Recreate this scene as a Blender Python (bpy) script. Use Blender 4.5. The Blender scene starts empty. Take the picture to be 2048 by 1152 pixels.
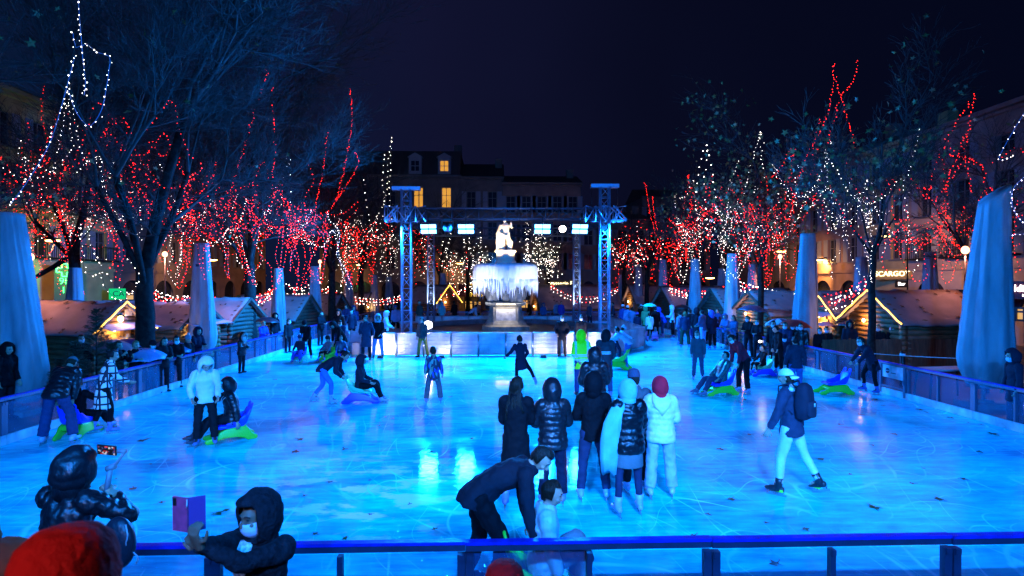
import bpy, bmesh, math, random
import numpy as np
from mathutils import Vector, Matrix, Euler, noise
C = bpy.context.scene.collection
R = math.radians
PI = math.pi
rnd = random.Random(7)
F = 1150.0                      # focal length in photo pixels (photo 2048 wide)
CAMZ = 3.1
YAW, PITCH = math.atan(34/1150), math.atan(10/1150)
CROT = Euler((PI/2-PITCH, 0, -YAW)).to_matrix()
CAMP = Vector((0, 0, CAMZ))
def ray(px, py): return CROT @ Vector((px-1024, 576-py, -F))
def G(px, py, z=0.0):
    r = ray(px, py); t = (z-CAMZ)/r.z
    p = CAMP + r*t; p.z = z; return p
def at(px, py, d):              # a place seen at a pixel, d metres down the rink
    r = ray(px, py); return CAMP + r*(d/F)
def gx(px, d, z=0.0):
    p = at(px, 566, d); return Vector((p.x, p.y, z))

# ---------------------------------------------------------------- materials
MATS = {}
def newmat(name):
    m = bpy.data.materials.new(name); m.use_nodes = True
    nt = m.node_tree; b = nt.nodes['Principled BSDF']
    return m, nt, b
def mat(name, col, rough=0.6, metal=0.0, bump=0.0, bscale=20.0, var=0.0, vscale=4.0, spec=0.5, stretch=None, coat=0.0, sheen=0.0):
    if name in MATS: return MATS[name]
    m, nt, b = newmat(name)
    b.inputs['Base Color'].default_value = (*col, 1); b.inputs['Roughness'].default_value = rough
    b.inputs['Metallic'].default_value = metal
    b.inputs['Specular IOR Level'].default_value = spec
    if coat: b.inputs['Coat Weight'].default_value = coat; b.inputs['Coat Roughness'].default_value = .15
    if sheen: b.inputs['Sheen Weight'].default_value = sheen
    L = nt.links
    if bump or var:
        tc = nt.nodes.new('ShaderNodeTexCoord'); src = tc.outputs['Object']
        if stretch:
            mp = nt.nodes.new('ShaderNodeMapping'); mp.inputs['Scale'].default_value = stretch
            L.new(src, mp.inputs['Vector']); src = mp.outputs['Vector']
    if bump:
        n = nt.nodes.new('ShaderNodeTexNoise'); n.inputs['Scale'].default_value = bscale; n.inputs['Detail'].default_value = 4
        bp = nt.nodes.new('ShaderNodeBump'); bp.inputs['Strength'].default_value = min(1, bump); bp.inputs['Distance'].default_value = .02
        L.new(src, n.inputs['Vector']); L.new(n.outputs['Fac'], bp.inputs['Height']); L.new(bp.outputs['Normal'], b.inputs['Normal'])
    if var:
        n2 = nt.nodes.new('ShaderNodeTexNoise'); n2.inputs['Scale'].default_value = vscale; n2.inputs['Detail'].default_value = 6
        rp = nt.nodes.new('ShaderNodeMapRange'); rp.inputs['From Min'].default_value = .3; rp.inputs['From Max'].default_value = .7
        rp.inputs['To Min'].default_value = 1-var; rp.inputs['To Max'].default_value = 1+var*.6
        mx = nt.nodes.new('ShaderNodeVectorMath'); mx.operation = 'SCALE'; mx.inputs[0].default_value = col
        L.new(src, n2.inputs['Vector']); L.new(n2.outputs['Fac'], rp.inputs['Value']); L.new(rp.outputs['Result'], mx.inputs['Scale'])
        L.new(mx.outputs['Vector'], b.inputs['Base Color'])
    MATS[name] = m; return m
def emat(name, col, strength, sample=False):
    if name in MATS: return MATS[name]
    m, nt, b = newmat(name)
    b.inputs['Base Color'].default_value = (*[min(1, c*.5) for c in col], 1)
    b.inputs['Emission Color'].default_value = (*col, 1); b.inputs['Emission Strength'].default_value = strength
    if not sample: m.cycles.emission_sampling = 'NONE'
    MATS[name] = m; return m
def glassmat(name, tint, opac, rough=.15, haze=.3):
    if name in MATS: return MATS[name]
    m, nt, b = newmat(name); L = nt.links
    b.inputs['Base Color'].default_value = (*tint, 1); b.inputs['Roughness'].default_value = rough
    tr = nt.nodes.new('ShaderNodeBsdfTransparent'); mx = nt.nodes.new('ShaderNodeMixShader')
    tc = nt.nodes.new('ShaderNodeTexCoord'); n = nt.nodes.new('ShaderNodeTexNoise')
    n.inputs['Scale'].default_value = 1.6; n.inputs['Detail'].default_value = 4; n.inputs['Roughness'].default_value = .5
    rp = nt.nodes.new('ShaderNodeMapRange'); rp.inputs['From Min'].default_value = .3; rp.inputs['From Max'].default_value = .75
    rp.inputs['To Min'].default_value = opac; rp.inputs['To Max'].default_value = min(1, opac+haze)
    L.new(tc.outputs['Object'], n.inputs['Vector']); L.new(n.outputs['Fac'], rp.inputs['Value'])
    L.new(rp.outputs['Result'], mx.inputs['Fac']); L.new(tr.outputs['BSDF'], mx.inputs[1]); L.new(b.outputs['BSDF'], mx.inputs[2])
    L.new(mx.outputs['Shader'], nt.nodes['Material Output'].inputs['Surface'])
    MATS[name] = m; return m

# ---------------------------------------------------------------- mesh builder
def frame_of(d, hint=Vector((1, 0, 0))):
    d = d.normalized(); r = hint - d*hint.dot(d)
    if r.length < 1e-4: r = Vector((0, 1, 0)) - d*d.y
    r.normalize(); return r, d.cross(r)
class MB:
    def __init__(s): s.V = []; s.F = []; s.M = []
    def add(s, vs, fs, mi=0):
        o = len(s.V); s.V += [tuple(v) for v in vs]; s.F += [tuple(i+o for i in f) for f in fs]; s.M += [mi]*len(fs)
    def box(s, c, size, rot=None, mi=0):
        c = Vector(c); h = Vector(size)/2
        vs = [Vector((x*h.x, y*h.y, z*h.z)) for x in (-1, 1) for y in (-1, 1) for z in (-1, 1)]
        if rot is not None:
            m = rot if isinstance(rot, Matrix) else Euler(rot).to_matrix()
            vs = [m @ v for v in vs]
        s.add([v+c for v in vs], [(0, 1, 3, 2), (4, 6, 7, 5), (0, 4, 5, 1), (2, 3, 7, 6), (0, 2, 6, 4), (1, 5, 7, 3)], mi)
    def bar(s, a, b, w, h=None, mi=0, up=Vector((0, 0, 1))):
        a, b = Vector(a), Vector(b); d = (b-a)
        if d.length < 1e-6: return
        h = h or w; d0 = d.normalized(); r = d0.cross(up)
        if r.length < 1e-3: r = d0.cross(Vector((0, 1, 0)))
        r.normalize(); u = r.cross(d0)
        m = Matrix((r, d0, u)).transposed()
        s.box((a+b)/2, (w, d.length, h), m, mi)
    def rings(s, rings, cap=True, mi=0):
        n = len(rings[0]); vs = [v for r in rings for v in r]; fs = []
        for i in range(len(rings)-1):
            for j in range(n):
                k = (j+1) % n; fs.append((i*n+j, i*n+k, (i+1)*n+k, (i+1)*n+j))
        if cap:
            fs.append(tuple(range(n))[::-1]); fs.append(tuple((len(rings)-1)*n+j for j in range(n)))
        s.add(vs, fs, mi)
    def tube(s, pts, rad, n=6, cap=True, mi=0, hint=Vector((1, 0.01, 0)), flat=1.0):
        pts = [Vector(p) for p in pts]
        if not hasattr(rad, '__len__'): rad = [rad]*len(pts)
        rs = []; r0 = None
        for i, p in enumerate(pts):
            d = (pts[min(i+1, len(pts)-1)]-pts[max(i-1, 0)])
            if d.length < 1e-7: d = Vector((0, 0, 1))
            r, u = frame_of(d, hint if r0 is None else r0); r0 = r
            rr = rad[i]; rx, ry = rr if hasattr(rr, '__len__') else (rr, rr*flat)
            rs.append([p + r*(math.cos(2*PI*k/n)*rx) + u*(math.sin(2*PI*k/n)*ry) for k in range(n)])
        s.rings(rs, cap, mi)
    def lathe(s, prof, c=(0, 0, 0), n=24, mi=0, fn=None, cap=True):
        c = Vector(c); rs = []
        for i, (r, z) in enumerate(prof):
            ring = []
            for k in range(n):
                a = 2*PI*k/n; q = r*(fn(a, i, z) if fn else 1)
                ring.append(c+Vector((math.cos(a)*q, math.sin(a)*q, z)))
            rs.append(ring)
        s.rings(rs, cap, mi)
    def ell(s, c, rx, ry, rz, m=None, nu=12, nv=8, mi=0, keep=None):
        c = Vector(c); vs = []; fs = []
        for i in range(nv+1):
            t = PI*i/nv
            for k in range(nu):
                a = 2*PI*k/nu; v = Vector((math.sin(t)*math.cos(a)*rx, math.sin(t)*math.sin(a)*ry, math.cos(t)*rz))
                vs.append((m @ v if m else v)+c)
        for i in range(nv):
            for k in range(nu):
                q = (k+1) % nu
                if keep:
                    t = PI*(i+.5)/nv; a = 2*PI*(k+.5)/nu
                    if not keep(math.sin(t)*math.cos(a), math.sin(t)*math.sin(a), math.cos(t)): continue
                fs.append((i*nu+k, (i+1)*nu+k, (i+1)*nu+q, i*nu+q))
        s.add(vs, fs, mi)
    def prism(s, poly, w, axis='x', c=(0, 0, 0), mi=0):   # poly in the two other axes, extruded by w
        c = Vector(c); n = len(poly)
        def mk(p, t):
            return c+{'x': Vector((t, p[0], p[1])), 'y': Vector((p[0], t, p[1])), 'z': Vector((p[0], p[1], t))}[axis]
        vs = [mk(p, -w/2) for p in poly]+[mk(p, w/2) for p in poly]
        fs = [tuple(range(n))[::-1], tuple(range(n, 2*n))]+[(i, (i+1) % n, n+(i+1) % n, n+i) for i in range(n)]
        s.add(vs, fs, mi)
    def octa(s, c, r, mi=0, rz=None):
        c = Vector(c); rz = rz or r
        s.add([c+Vector(v) for v in ((r, 0, 0), (-r, 0, 0), (0, r, 0), (0, -r, 0), (0, 0, rz), (0, 0, -rz))],
              [(0, 2, 4), (2, 1, 4), (1, 3, 4), (3, 0, 4), (2, 0, 5), (1, 2, 5), (3, 1, 5), (0, 3, 5)], mi)
    def build(s, name, mats, parent=None, smooth=True, fix=True):
        me = bpy.data.meshes.new(name); me.from_pydata(s.V, [], s.F)
        mats = mats if isinstance(mats, (list, tuple)) else [mats]
        for m in mats: me.materials.append(m)
        if len(mats) > 1: me.polygons.foreach_set('material_index', s.M)
        if fix:
            bm = bmesh.new(); bm.from_mesh(me); bmesh.ops.recalc_face_normals(bm, faces=bm.faces[:]); bm.to_mesh(me); bm.free()
        me.polygons.foreach_set('use_smooth', [smooth]*len(me.polygons))
        me.update()
        o = bpy.data.objects.new(name, me); C.objects.link(o)
        if parent is not None: o.parent = parent
        return o
BAKE = []
def remesh(o, vox, smooth=2, fac=.5, fold=None):
    m = o.modifiers.new('r', 'REMESH'); m.mode = 'VOXEL'; m.voxel_size = vox; m.use_smooth_shade = True
    if fold:
        tx = bpy.data.textures.get('fold_%d' % int(fold[1]*1000)) or bpy.data.textures.new('fold_%d' % int(fold[1]*1000), 'CLOUDS'); tx.noise_scale = fold[1]; tx.noise_depth = 2
        q = o.modifiers.new('d', 'DISPLACE'); q.texture = tx; q.strength = fold[0]; q.mid_level = .5; q.texture_coords = 'LOCAL'
    if smooth:
        q = o.modifiers.new('s', 'SMOOTH'); q.iterations = smooth; q.factor = fac
    BAKE.append(o); return o
def solid(o, t, offset=0, sub=0):
    m = o.modifiers.new('t', 'SOLIDIFY'); m.thickness = t; m.offset = offset
    if sub: m2 = o.modifiers.new('u', 'SUBSURF'); m2.levels = sub; m2.render_levels = sub
    BAKE.append(o); return o
def bake_all():
    bpy.context.view_layer.update(); dg = bpy.context.evaluated_depsgraph_get()
    for o in BAKE:
        me = bpy.data.meshes.new_from_object(o.evaluated_get(dg))
        ms = [s for s in o.data.materials]
        if o.type == 'FONT':
            n = bpy.data.objects.new(o.name, me); C.objects.link(n); n.parent = o.parent; n.matrix_local = o.matrix_local.copy()
            nm = o.name; bpy.data.objects.remove(o); n.name = nm; o = n
        else:
            o.modifiers.clear(); o.data = me
        if not me.materials:
            for m in ms: me.materials.append(m)
    BAKE.clear()
def empty(name, loc=(0, 0, 0), rz=0.0):
    o = bpy.data.objects.new(name, None); C.objects.link(o); o.location = loc; o.rotation_euler = (0, 0, rz); o.empty_display_size = .1
    return o
def tag(o, label=None, cat=None, group=None, kind=None):
    if label: o['label'] = label
    if cat: o['category'] = cat
    if group: o['group'] = group
    if kind: o['kind'] = kind
    return o
KIDS = {}
def copy_tree(o, parent=None, kids=None):
    c = o.copy(); C.objects.link(c)
    if parent is not None: c.parent = parent
    for ch in [x for x in bpy.data.objects if x.parent == o] if kids is None else kids.get(o.name, []): copy_tree(ch, c, kids)
    return c
def text(name, body, size, m, parent=None, loc=(0, 0, 0), rot=(PI/2, 0, 0), ext=.01, align='CENTER'):
    cu = bpy.data.curves.new(name, 'FONT'); cu.body = body; cu.size = size; cu.extrude = ext; cu.align_x = align; cu.align_y = 'CENTER'
    cu.resolution_u = 3
    cu.materials.append(m); o = bpy.data.objects.new(name, cu); C.objects.link(o); o.location = loc; o.rotation_euler = rot
    if parent is not None: o.parent = parent
    BAKE.append(o); return o
def lamp(name, kind, loc, energy, col, parent=None, size=.1, size_y=None, target=None, angle=60, blend=.5):
    d = bpy.data.lights.new(name, kind); d.energy = energy; d.color = col
    if kind == 'AREA':
        d.shape = 'RECTANGLE'; d.size = size; d.size_y = size_y or size
    else: d.shadow_soft_size = size
    if kind == 'SPOT': d.spot_size = R(angle); d.spot_blend = blend
    o = bpy.data.objects.new(name, d); C.objects.link(o); o.location = loc
    if target is not None: o.rotation_euler = (Vector(target)-Vector(loc)).to_track_quat('-Z', 'Y').to_euler()
    if parent is not None:
        o.parent = parent; bpy.context.view_layer.update(); 
        o.matrix_parent_inverse = parent.matrix_world.inverted()
    return o
# ================================================================ camera, sky
cam = bpy.data.cameras.new('camera'); co = bpy.data.objects.new('camera', cam); C.objects.link(co)
co.location = CAMP; co.rotation_euler = (PI/2-PITCH, 0, -YAW); cam.sensor_width = 36; cam.lens = 36*F/2048
cam.clip_start = .05; cam.clip_end = 600
cam.dof.use_dof = True; cam.dof.focus_distance = 13; cam.dof.aperture_fstop = 3.2
sc = bpy.context.scene; sc.camera = co
sc.view_settings.view_transform = 'Standard'; sc.view_settings.look = 'None'; sc.view_settings.exposure = 0; sc.view_settings.gamma = 1
sc.cycles.max_bounces = 6; sc.cycles.diffuse_bounces = 3; sc.cycles.glossy_bounces = 3; sc.cycles.transparent_max_bounces = 12
sc.cycles.sample_clamp_indirect = 4; sc.cycles.sample_clamp_direct = 0
sc.cycles.use_denoising = True; sc.cycles.caustics_reflective = False; sc.cycles.caustics_refractive = False
w = bpy.data.worlds.new('World'); sc.world = w; w.use_nodes = True
nt = w.node_tree; bg = nt.nodes['Background']
tc = nt.nodes.new('ShaderNodeTexCoord'); sp = nt.nodes.new('ShaderNodeSeparateXYZ'); nt.links.new(tc.outputs['Generated'], sp.inputs[0])
rp = nt.nodes.new('ShaderNodeValToRGB'); e = rp.color_ramp.elements
mr = nt.nodes.new('ShaderNodeMapRange'); mr.inputs['From Min'].default_value = -.65; mr.inputs['From Max'].default_value = .65
nt.links.new(sp.outputs['X'], mr.inputs['Value'])
e[0].position = 0; e[0].color = (.0022, .0085, .034, 1); e[1].position = 1; e[1].color = (.0012, .0022, .0105, 1)
q = e.new(.42); q.color = (.0052, .0062, .027, 1); q = e.new(.7); q.color = (.0024, .0032, .0140, 1)
nz = nt.nodes.new('ShaderNodeTexNoise'); nz.inputs['Scale'].default_value = 3; nt.links.new(tc.outputs['Generated'], nz.inputs['Vector'])
ad = nt.nodes.new('ShaderNodeMapRange'); ad.inputs['To Min'].default_value = .8; ad.inputs['To Max'].default_value = 1.25
nt.links.new(nz.outputs['Fac'], ad.inputs['Value']); nt.links.new(ad.outputs['Result'], bg.inputs['Strength'])
nt.links.new(mr.outputs['Result'], rp.inputs['Fac']); nt.links.new(rp.outputs['Color'], bg.inputs['Color'])
# ================================================================ ground and ice
XL, XR, Y0, Y1 = -9.4, 10.9, 4.9, 44.0
def sheet(name, x0, x1, y0, y1, z, m, kind='structure'):
    b = MB(); b.add([(x0, y0, z), (x1, y0, z), (x1, y1, z), (x0, y1, z)], [(0, 1, 2, 3)])
    o = b.build(name, m, smooth=False, fix=False); o['kind'] = kind; return o
pave = mat('wet_paving', (.05, .045, .045), .35, bump=.3, bscale=9, var=.4, vscale=1.2)
sheet('ground', -160, 160, -60, 260, -.004, pave)
# ice: wet, scratched, paler in places
m, nt, b = newmat('wet_ice'); L = nt.links
def N(t, **k):
    n = nt.nodes.new(t)
    for a, v in k.items():
        if a in n.inputs: n.inputs[a].default_value = v
    return n
tc = N('ShaderNodeTexCoord'); O = tc.outputs['Object']
n1 = N('ShaderNodeTexNoise', Scale=.55, Detail=8, Roughness=.62); mp1 = N('ShaderNodeMapping'); mp1.inputs['Scale'].default_value = (.8, 1.5, 1)
L.new(O, mp1.inputs[0]); L.new(mp1.outputs[0], n1.inputs['Vector'])
n2 = N('ShaderNodeTexNoise', Scale=5, Detail=6, Roughness=.6); mp2 = N('ShaderNodeMapping'); mp2.inputs['Scale'].default_value = (.35, 1.6, 1); mp2.inputs['Rotation'].default_value = (0, 0, .35)
L.new(O, mp2.inputs[0]); L.new(mp2.outputs[0], n2.inputs['Vector'])
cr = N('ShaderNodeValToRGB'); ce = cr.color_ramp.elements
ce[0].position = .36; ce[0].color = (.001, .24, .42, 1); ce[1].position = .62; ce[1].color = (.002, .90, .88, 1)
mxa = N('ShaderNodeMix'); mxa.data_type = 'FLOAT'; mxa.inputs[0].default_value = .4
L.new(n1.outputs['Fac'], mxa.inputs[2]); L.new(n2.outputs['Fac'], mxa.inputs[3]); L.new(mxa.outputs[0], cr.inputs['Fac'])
# pale irregular patches near the front of the rink
def blob(cx, cy, rx, ry):
    v = N('ShaderNodeMapping'); v.inputs['Location'].default_value = (-cx/rx, -cy/ry, 0); v.inputs['Scale'].default_value = (1/rx, 1/ry, 0)
    L.new(O, v.inputs[0]); ln = N('ShaderNodeVectorMath'); ln.operation = 'LENGTH'; L.new(v.outputs[0], ln.inputs[0])
    r = N('ShaderNodeMapRange'); r.inputs['From Min'].default_value = 1; r.inputs['From Max'].default_value = .3; L.new(ln.outputs['Value'], r.inputs['Value']); return r.outputs['Result']
n3 = N('ShaderNodeTexNoise', Scale=1.5, Detail=7, Roughness=.6); mp3 = N('ShaderNodeMapping'); mp3.inputs['Scale'].default_value = (.7, 1.5, 1)
L.new(O, mp3.inputs[0]); L.new(mp3.outputs[0], n3.inputs['Vector'])
pg = G(705, 985); bl = blob(pg.x, pg.y, 1.9, 2.4)
th = N('ShaderNodeMapRange'); th.inputs['From Min'].default_value = .52; th.inputs['From Max'].default_value = .58; L.new(n3.outputs['Fac'], th.inputs['Value'])
mu = N('ShaderNodeMath'); mu.operation = 'MULTIPLY'; L.new(bl, mu.inputs[0]); L.new(th.outputs['Result'], mu.inputs[1])
mxb = N('ShaderNodeMix'); mxb.data_type = 'RGBA'; mxb.inputs[7].default_value = (.85, .80, .82, 1)
L.new(mu.outputs[0], mxb.inputs[0]); L.new(cr.outputs['Color'], mxb.inputs[6])
# blade cuts: thin contour lines of slow noise fields, broken up by a finer one
cut = None
for sc_, ro, k in ((.22, .3, 15), (.31, 1.5, 17), (.45, 2.4, 12), (.6, .9, 14)):
    mm = N('ShaderNodeMapping'); mm.inputs['Rotation'].default_value = (0, 0, ro); mm.inputs['Location'].default_value = (ro*7, k, 0); mm.inputs['Scale'].default_value = (1, .45, 1); L.new(O, mm.inputs[0])
    nn = N('ShaderNodeTexNoise', Scale=sc_, Detail=1.2, Roughness=.35); L.new(mm.outputs[0], nn.inputs['Vector'])
    a1 = N('ShaderNodeMath'); a1.operation = 'MULTIPLY'; a1.inputs[1].default_value = k; L.new(nn.outputs['Fac'], a1.inputs[0])
    a2 = N('ShaderNodeMath'); a2.operation = 'PINGPONG'; a2.inputs[1].default_value = .5; L.new(a1.outputs[0], a2.inputs[0])
    a3 = N('ShaderNodeMapRange'); a3.inputs['From Min'].default_value = .028; a3.inputs['From Max'].default_value = .008; L.new(a2.outputs[0], a3.inputs['Value'])
    if cut is None: cut = a3.outputs['Result']
    else:
        a4 = N('ShaderNodeMath'); a4.operation = 'MAXIMUM'; L.new(cut, a4.inputs[0]); L.new(a3.outputs['Result'], a4.inputs[1]); cut = a4.outputs[0]
nb_ = N('ShaderNodeTexNoise', Scale=.9, Detail=5); L.new(O, nb_.inputs['Vector'])
a5 = N('ShaderNodeMapRange'); a5.inputs['From Min'].default_value = .42; a5.inputs['From Max'].default_value = .62; a5.inputs['To Max'].default_value = .8; L.new(nb_.outputs['Fac'], a5.inputs['Value'])
a6 = N('ShaderNodeMath'); a6.operation = 'MULTIPLY'; L.new(cut, a6.inputs[0]); L.new(a5.outputs['Result'], a6.inputs[1])
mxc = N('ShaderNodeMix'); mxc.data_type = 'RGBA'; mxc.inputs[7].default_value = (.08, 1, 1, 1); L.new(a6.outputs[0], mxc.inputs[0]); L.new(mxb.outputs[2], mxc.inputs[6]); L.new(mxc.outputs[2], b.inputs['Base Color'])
rr = N('ShaderNodeMapRange'); rr.inputs['From Min'].default_value = .35; rr.inputs['From Max'].default_value = .65; rr.inputs['To Min'].default_value = .02; rr.inputs['To Max'].default_value = .085
L.new(n1.outputs['Fac'], rr.inputs['Value'])
wet = blob(-.6, 12, 7.5, 13); mxr = N('ShaderNodeMix'); mxr.data_type = 'FLOAT'; mxr.inputs[2].default_value = .24
L.new(wet, mxr.inputs[0]); L.new(rr.outputs['Result'], mxr.inputs[3]); L.new(mxr.outputs[0], b.inputs['Roughness'])
# ripples of the water film, rain rings, blade scratches
n4 = N('ShaderNodeTexNoise', Scale=7, Detail=3); L.new(O, n4.inputs['Vector'])
vo = N('ShaderNodeTexVoronoi', Scale=9); L.new(O, vo.inputs['Vector'])
vr = N('ShaderNodeMapRange'); vr.inputs['From Max'].default_value = .16; vr.inputs['To Min'].default_value = 1; vr.inputs['To Max'].default_value = 0; L.new(vo.outputs['Distance'], vr.inputs['Value'])
bp1 = N('ShaderNodeBump', Strength=.10, Distance=.02); L.new(n4.outputs['Fac'], bp1.inputs['Height'])
bp2 = N('ShaderNodeBump', Strength=.22, Distance=.012); L.new(vr.outputs['Result'], bp2.inputs['Height']); L.new(bp1.outputs['Normal'], bp2.inputs['Normal'])
n5 = N('ShaderNodeTexNoise', Scale=40, Detail=2); mp5 = N('ShaderNodeMapping'); mp5.inputs['Scale'].default_value = (.15, 1, 1); mp5.inputs['Rotation'].default_value = (0, 0, .5)
L.new(O, mp5.inputs[0]); L.new(mp5.outputs[0], n5.inputs['Vector'])
bp3 = N('ShaderNodeBump', Strength=.05, Distance=.01); L.new(n5.outputs['Fac'], bp3.inputs['Height']); L.new(bp2.outputs['Normal'], bp3.inputs['Normal'])
L.new(bp3.outputs['Normal'], b.inputs['Normal'])
b.inputs['Specular IOR Level'].default_value = .22; b.inputs['IOR'].default_value = 1.31
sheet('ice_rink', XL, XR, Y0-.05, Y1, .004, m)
# viewing platform under the photographer
pb = MB(); pb.box((0, -.4, .5), (14, 5.0, 1.0)); pb.box((0, 2.4, .25), (14, .6, .5))
o = pb.build('viewing_platform', mat('deck_wood', (.08, .06, .05), .6), smooth=False); tag(o, kind='structure')

# ================================================================ rink barriers
alu = mat('barrier_steel', (.10, .125, .19), .42, .5, bump=.1, bscale=60)
railblue = mat('blue_plastic_rail', (.008, .02, .36), .35, bump=.25, bscale=18, var=.35, vscale=9, spec=.3)
kick = mat('white_kickboard', (.42, .48, .55), .45, var=.5, vscale=4, bump=.2, bscale=14)
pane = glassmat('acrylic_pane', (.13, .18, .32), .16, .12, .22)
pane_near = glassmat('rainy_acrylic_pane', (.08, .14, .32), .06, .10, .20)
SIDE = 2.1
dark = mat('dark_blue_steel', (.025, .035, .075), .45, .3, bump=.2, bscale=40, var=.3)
def barrier(label, group, near=False, gate=False, w=SIDE):
    t = empty('rink_barrier'); tag(t, label, 'barrier', group); h = .92
    b = MB(); b.box((0, 0, h-.014), (w, .066, .028)); b.build('top_rail', railblue, t, False)
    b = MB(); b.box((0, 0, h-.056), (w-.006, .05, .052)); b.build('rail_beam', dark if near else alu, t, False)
    for x, tw in ((-w/2+.035, .07), (w/2-.035, .07), (0, .05)):
        b = MB(); b.box((x, -.005, (h-.11)/2+.01), (tw-.004, .06, h-.13)); b.box((x, -.04, h-.13), (tw*.7, .02, .05))
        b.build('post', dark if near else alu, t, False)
    for sx in (-1, 1):
        b = MB(); b.box((sx*w/4, .012, .19+(h-.30)/2), (w/2-.075, .012, h-.31)); b.build('pane', pane_near if near else pane, t, False)
    b = MB(); b.box((0, -.03, .10), (w-.003, .05, .18)); b.build('kickboard', kick, t, False)
    if gate:
        g = MB(); g.box((.53, -.03, .66), (.86, .02, .34)); s = g.build('sign_board', kick, t, False)
        g = MB(); g.lathe([(.0, 0), (.075, 0), (.075, .006), (.0, .006)], n=24); q = g.build('logo_disc', mat('sign_navy', (.01, .015, .06), .5), s, False)
        q.rotation_euler = (PI/2, 0, 0); q.location = (.32, -.041, .68)
        g = MB(); g.box((.32, -.05, .68), (.13, .004, .02)); g.build('logo_bar', kick, s, False)
        g = MB(); g.box((.56, -.043, .635), (.19, .005, .022)); g.build('lettering_line', MATS['sign_navy'], s, False)
        g = MB()
        for x in (.06, 1.0): g.box((x, -.05, .45), (.06, .05, .8))
        g.box((.53, -.045, .25), (.9, .03, .05)); g.box((1.0, -.085, .45), (.03, .03, .14)); g.build('gate_frame', alu, t, False)
    return t
def run(proto, n, p0, direc, rz):
    kids = {proto.name: [x for x in bpy.data.objects if x.parent == proto]}
    for i in range(n):
        o = proto if i == 0 else copy_tree(proto, None, kids)
        o.location = Vector(p0)+Vector(direc)*(SIDE*i); o.rotation_euler = (0, 0, rz)
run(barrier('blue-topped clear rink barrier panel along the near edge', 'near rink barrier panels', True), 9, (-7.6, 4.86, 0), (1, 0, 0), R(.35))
run(barrier('clear rink barrier panel with white kickboard on the left side of the ice', 'left rink barrier panels'), 19, (XL, 6.0, 0), (0, 1, 0), PI/2)
gi = 5
yR = 4.35+SIDE/2
run(barrier('clear rink barrier panel with white kickboard on the right side of the ice', 'right rink barrier panels'), 5, (XR, yR, 0), (0, 1, 0), -PI/2)
g = barrier('rink barrier panel with a gate and a white sign board with a round logo', 'right rink barrier panels', gate=True)
g.location = (XR, yR+5*SIDE, 0); g.rotation_euler = (0, 0, -PI/2)
run(barrier('clear rink barrier panel on the right side of the ice beyond the gate', 'right rink barrier panels'), 13, (XR, yR+6*SIDE, 0), (0, 1, 0), -PI/2)
run(barrier('clear rink barrier panel across the far end of the ice behind the fountain', 'far rink barrier panels'), 10, (XL+1.05, Y1, 0), (1, 0, 0), 0)
# ================================================================ fountain
FX, FY = gx(1011, 31.5).x, 31.5
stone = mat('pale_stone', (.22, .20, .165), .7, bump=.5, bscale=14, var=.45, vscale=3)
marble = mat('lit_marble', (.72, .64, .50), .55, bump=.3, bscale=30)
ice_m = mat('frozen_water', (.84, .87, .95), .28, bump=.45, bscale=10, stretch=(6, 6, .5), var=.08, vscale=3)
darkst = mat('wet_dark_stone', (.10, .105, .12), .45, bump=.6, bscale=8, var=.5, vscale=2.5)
f = empty('fountain', (FX, FY, 0)); tag(f, 'stone fountain with a frozen bowl hung with icicles and a pale statue on top', 'fountain')
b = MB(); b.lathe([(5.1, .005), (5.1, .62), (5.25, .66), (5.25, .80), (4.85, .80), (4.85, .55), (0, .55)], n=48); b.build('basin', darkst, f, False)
def sq(hw, z, rot=0): return [Vector((x*hw, y*hw, z)) for x, y in ((-1, -.62), (-.62, -1), (.62, -1), (1, -.62), (1, .62), (.62, 1), (-.62, 1), (-1, .62))]
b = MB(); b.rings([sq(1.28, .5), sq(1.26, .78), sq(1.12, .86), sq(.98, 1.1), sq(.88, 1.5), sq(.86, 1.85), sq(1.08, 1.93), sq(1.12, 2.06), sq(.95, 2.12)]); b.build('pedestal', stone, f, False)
b = MB(); b.box((0, -.92, 1.38), (1.05, .12, .66)); p = b.build('front_panel', mat('panel_stone', (.36, .35, .34), .6, bump=.4, bscale=20, var=.4), f, False)
b = MB(); b.box((0, -1.00, .96), (1.05, .05, .14)); b.build('panel_slot', mat('black_recess', (.01, .01, .012), .8), p, False)
for sx in (-1, 1):
    b = MB(); b.box((sx*.62, -.92, 1.35), (.10, .16, .95)); b.build('pilaster', stone, f, False)
# sea creatures sculpted round the shaft
b = MB(); r0 = random.Random(3)
b.tube([(0, 0, 2.0), (0, 0, 3.3)], [.75, .62], 14)
for k in range(14):
    a = 2*PI*k/14+.1; rr_ = .85+.2*r0.random(); z = 2.3+.35*r0.random()
    b.ell((math.cos(a)*rr_, math.sin(a)*rr_, z), .26, .24, .32+.15*r0.random(), nu=10, nv=7)
    b.tube([(math.cos(a)*rr_, math.sin(a)*rr_, z), (math.cos(a+.2)*rr_*1.15, math.sin(a+.2)*rr_*1.15, z+.3), (math.cos(a+.1)*.9, math.sin(a+.1)*.9, z+.7)], [.15, .11, .06], 8)
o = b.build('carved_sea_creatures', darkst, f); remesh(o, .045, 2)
b = MB(); b.tube([(.10, -1.05, 2.35), (.25, -1.15, 2.8), (.40, -1.2, 3.15)], [.03, .04, .05], 8); b.build('water_jet', ice_m, f)
b = MB(); b.ell((0, -1.12, 2.3), .2, .14, .17); b.build('spout_mask', stone, f)
def ridge(a, i, z): return 1+.012*math.sin(a*61+1.3*math.sin(a*7))+.01*math.sin(a*23)
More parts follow.
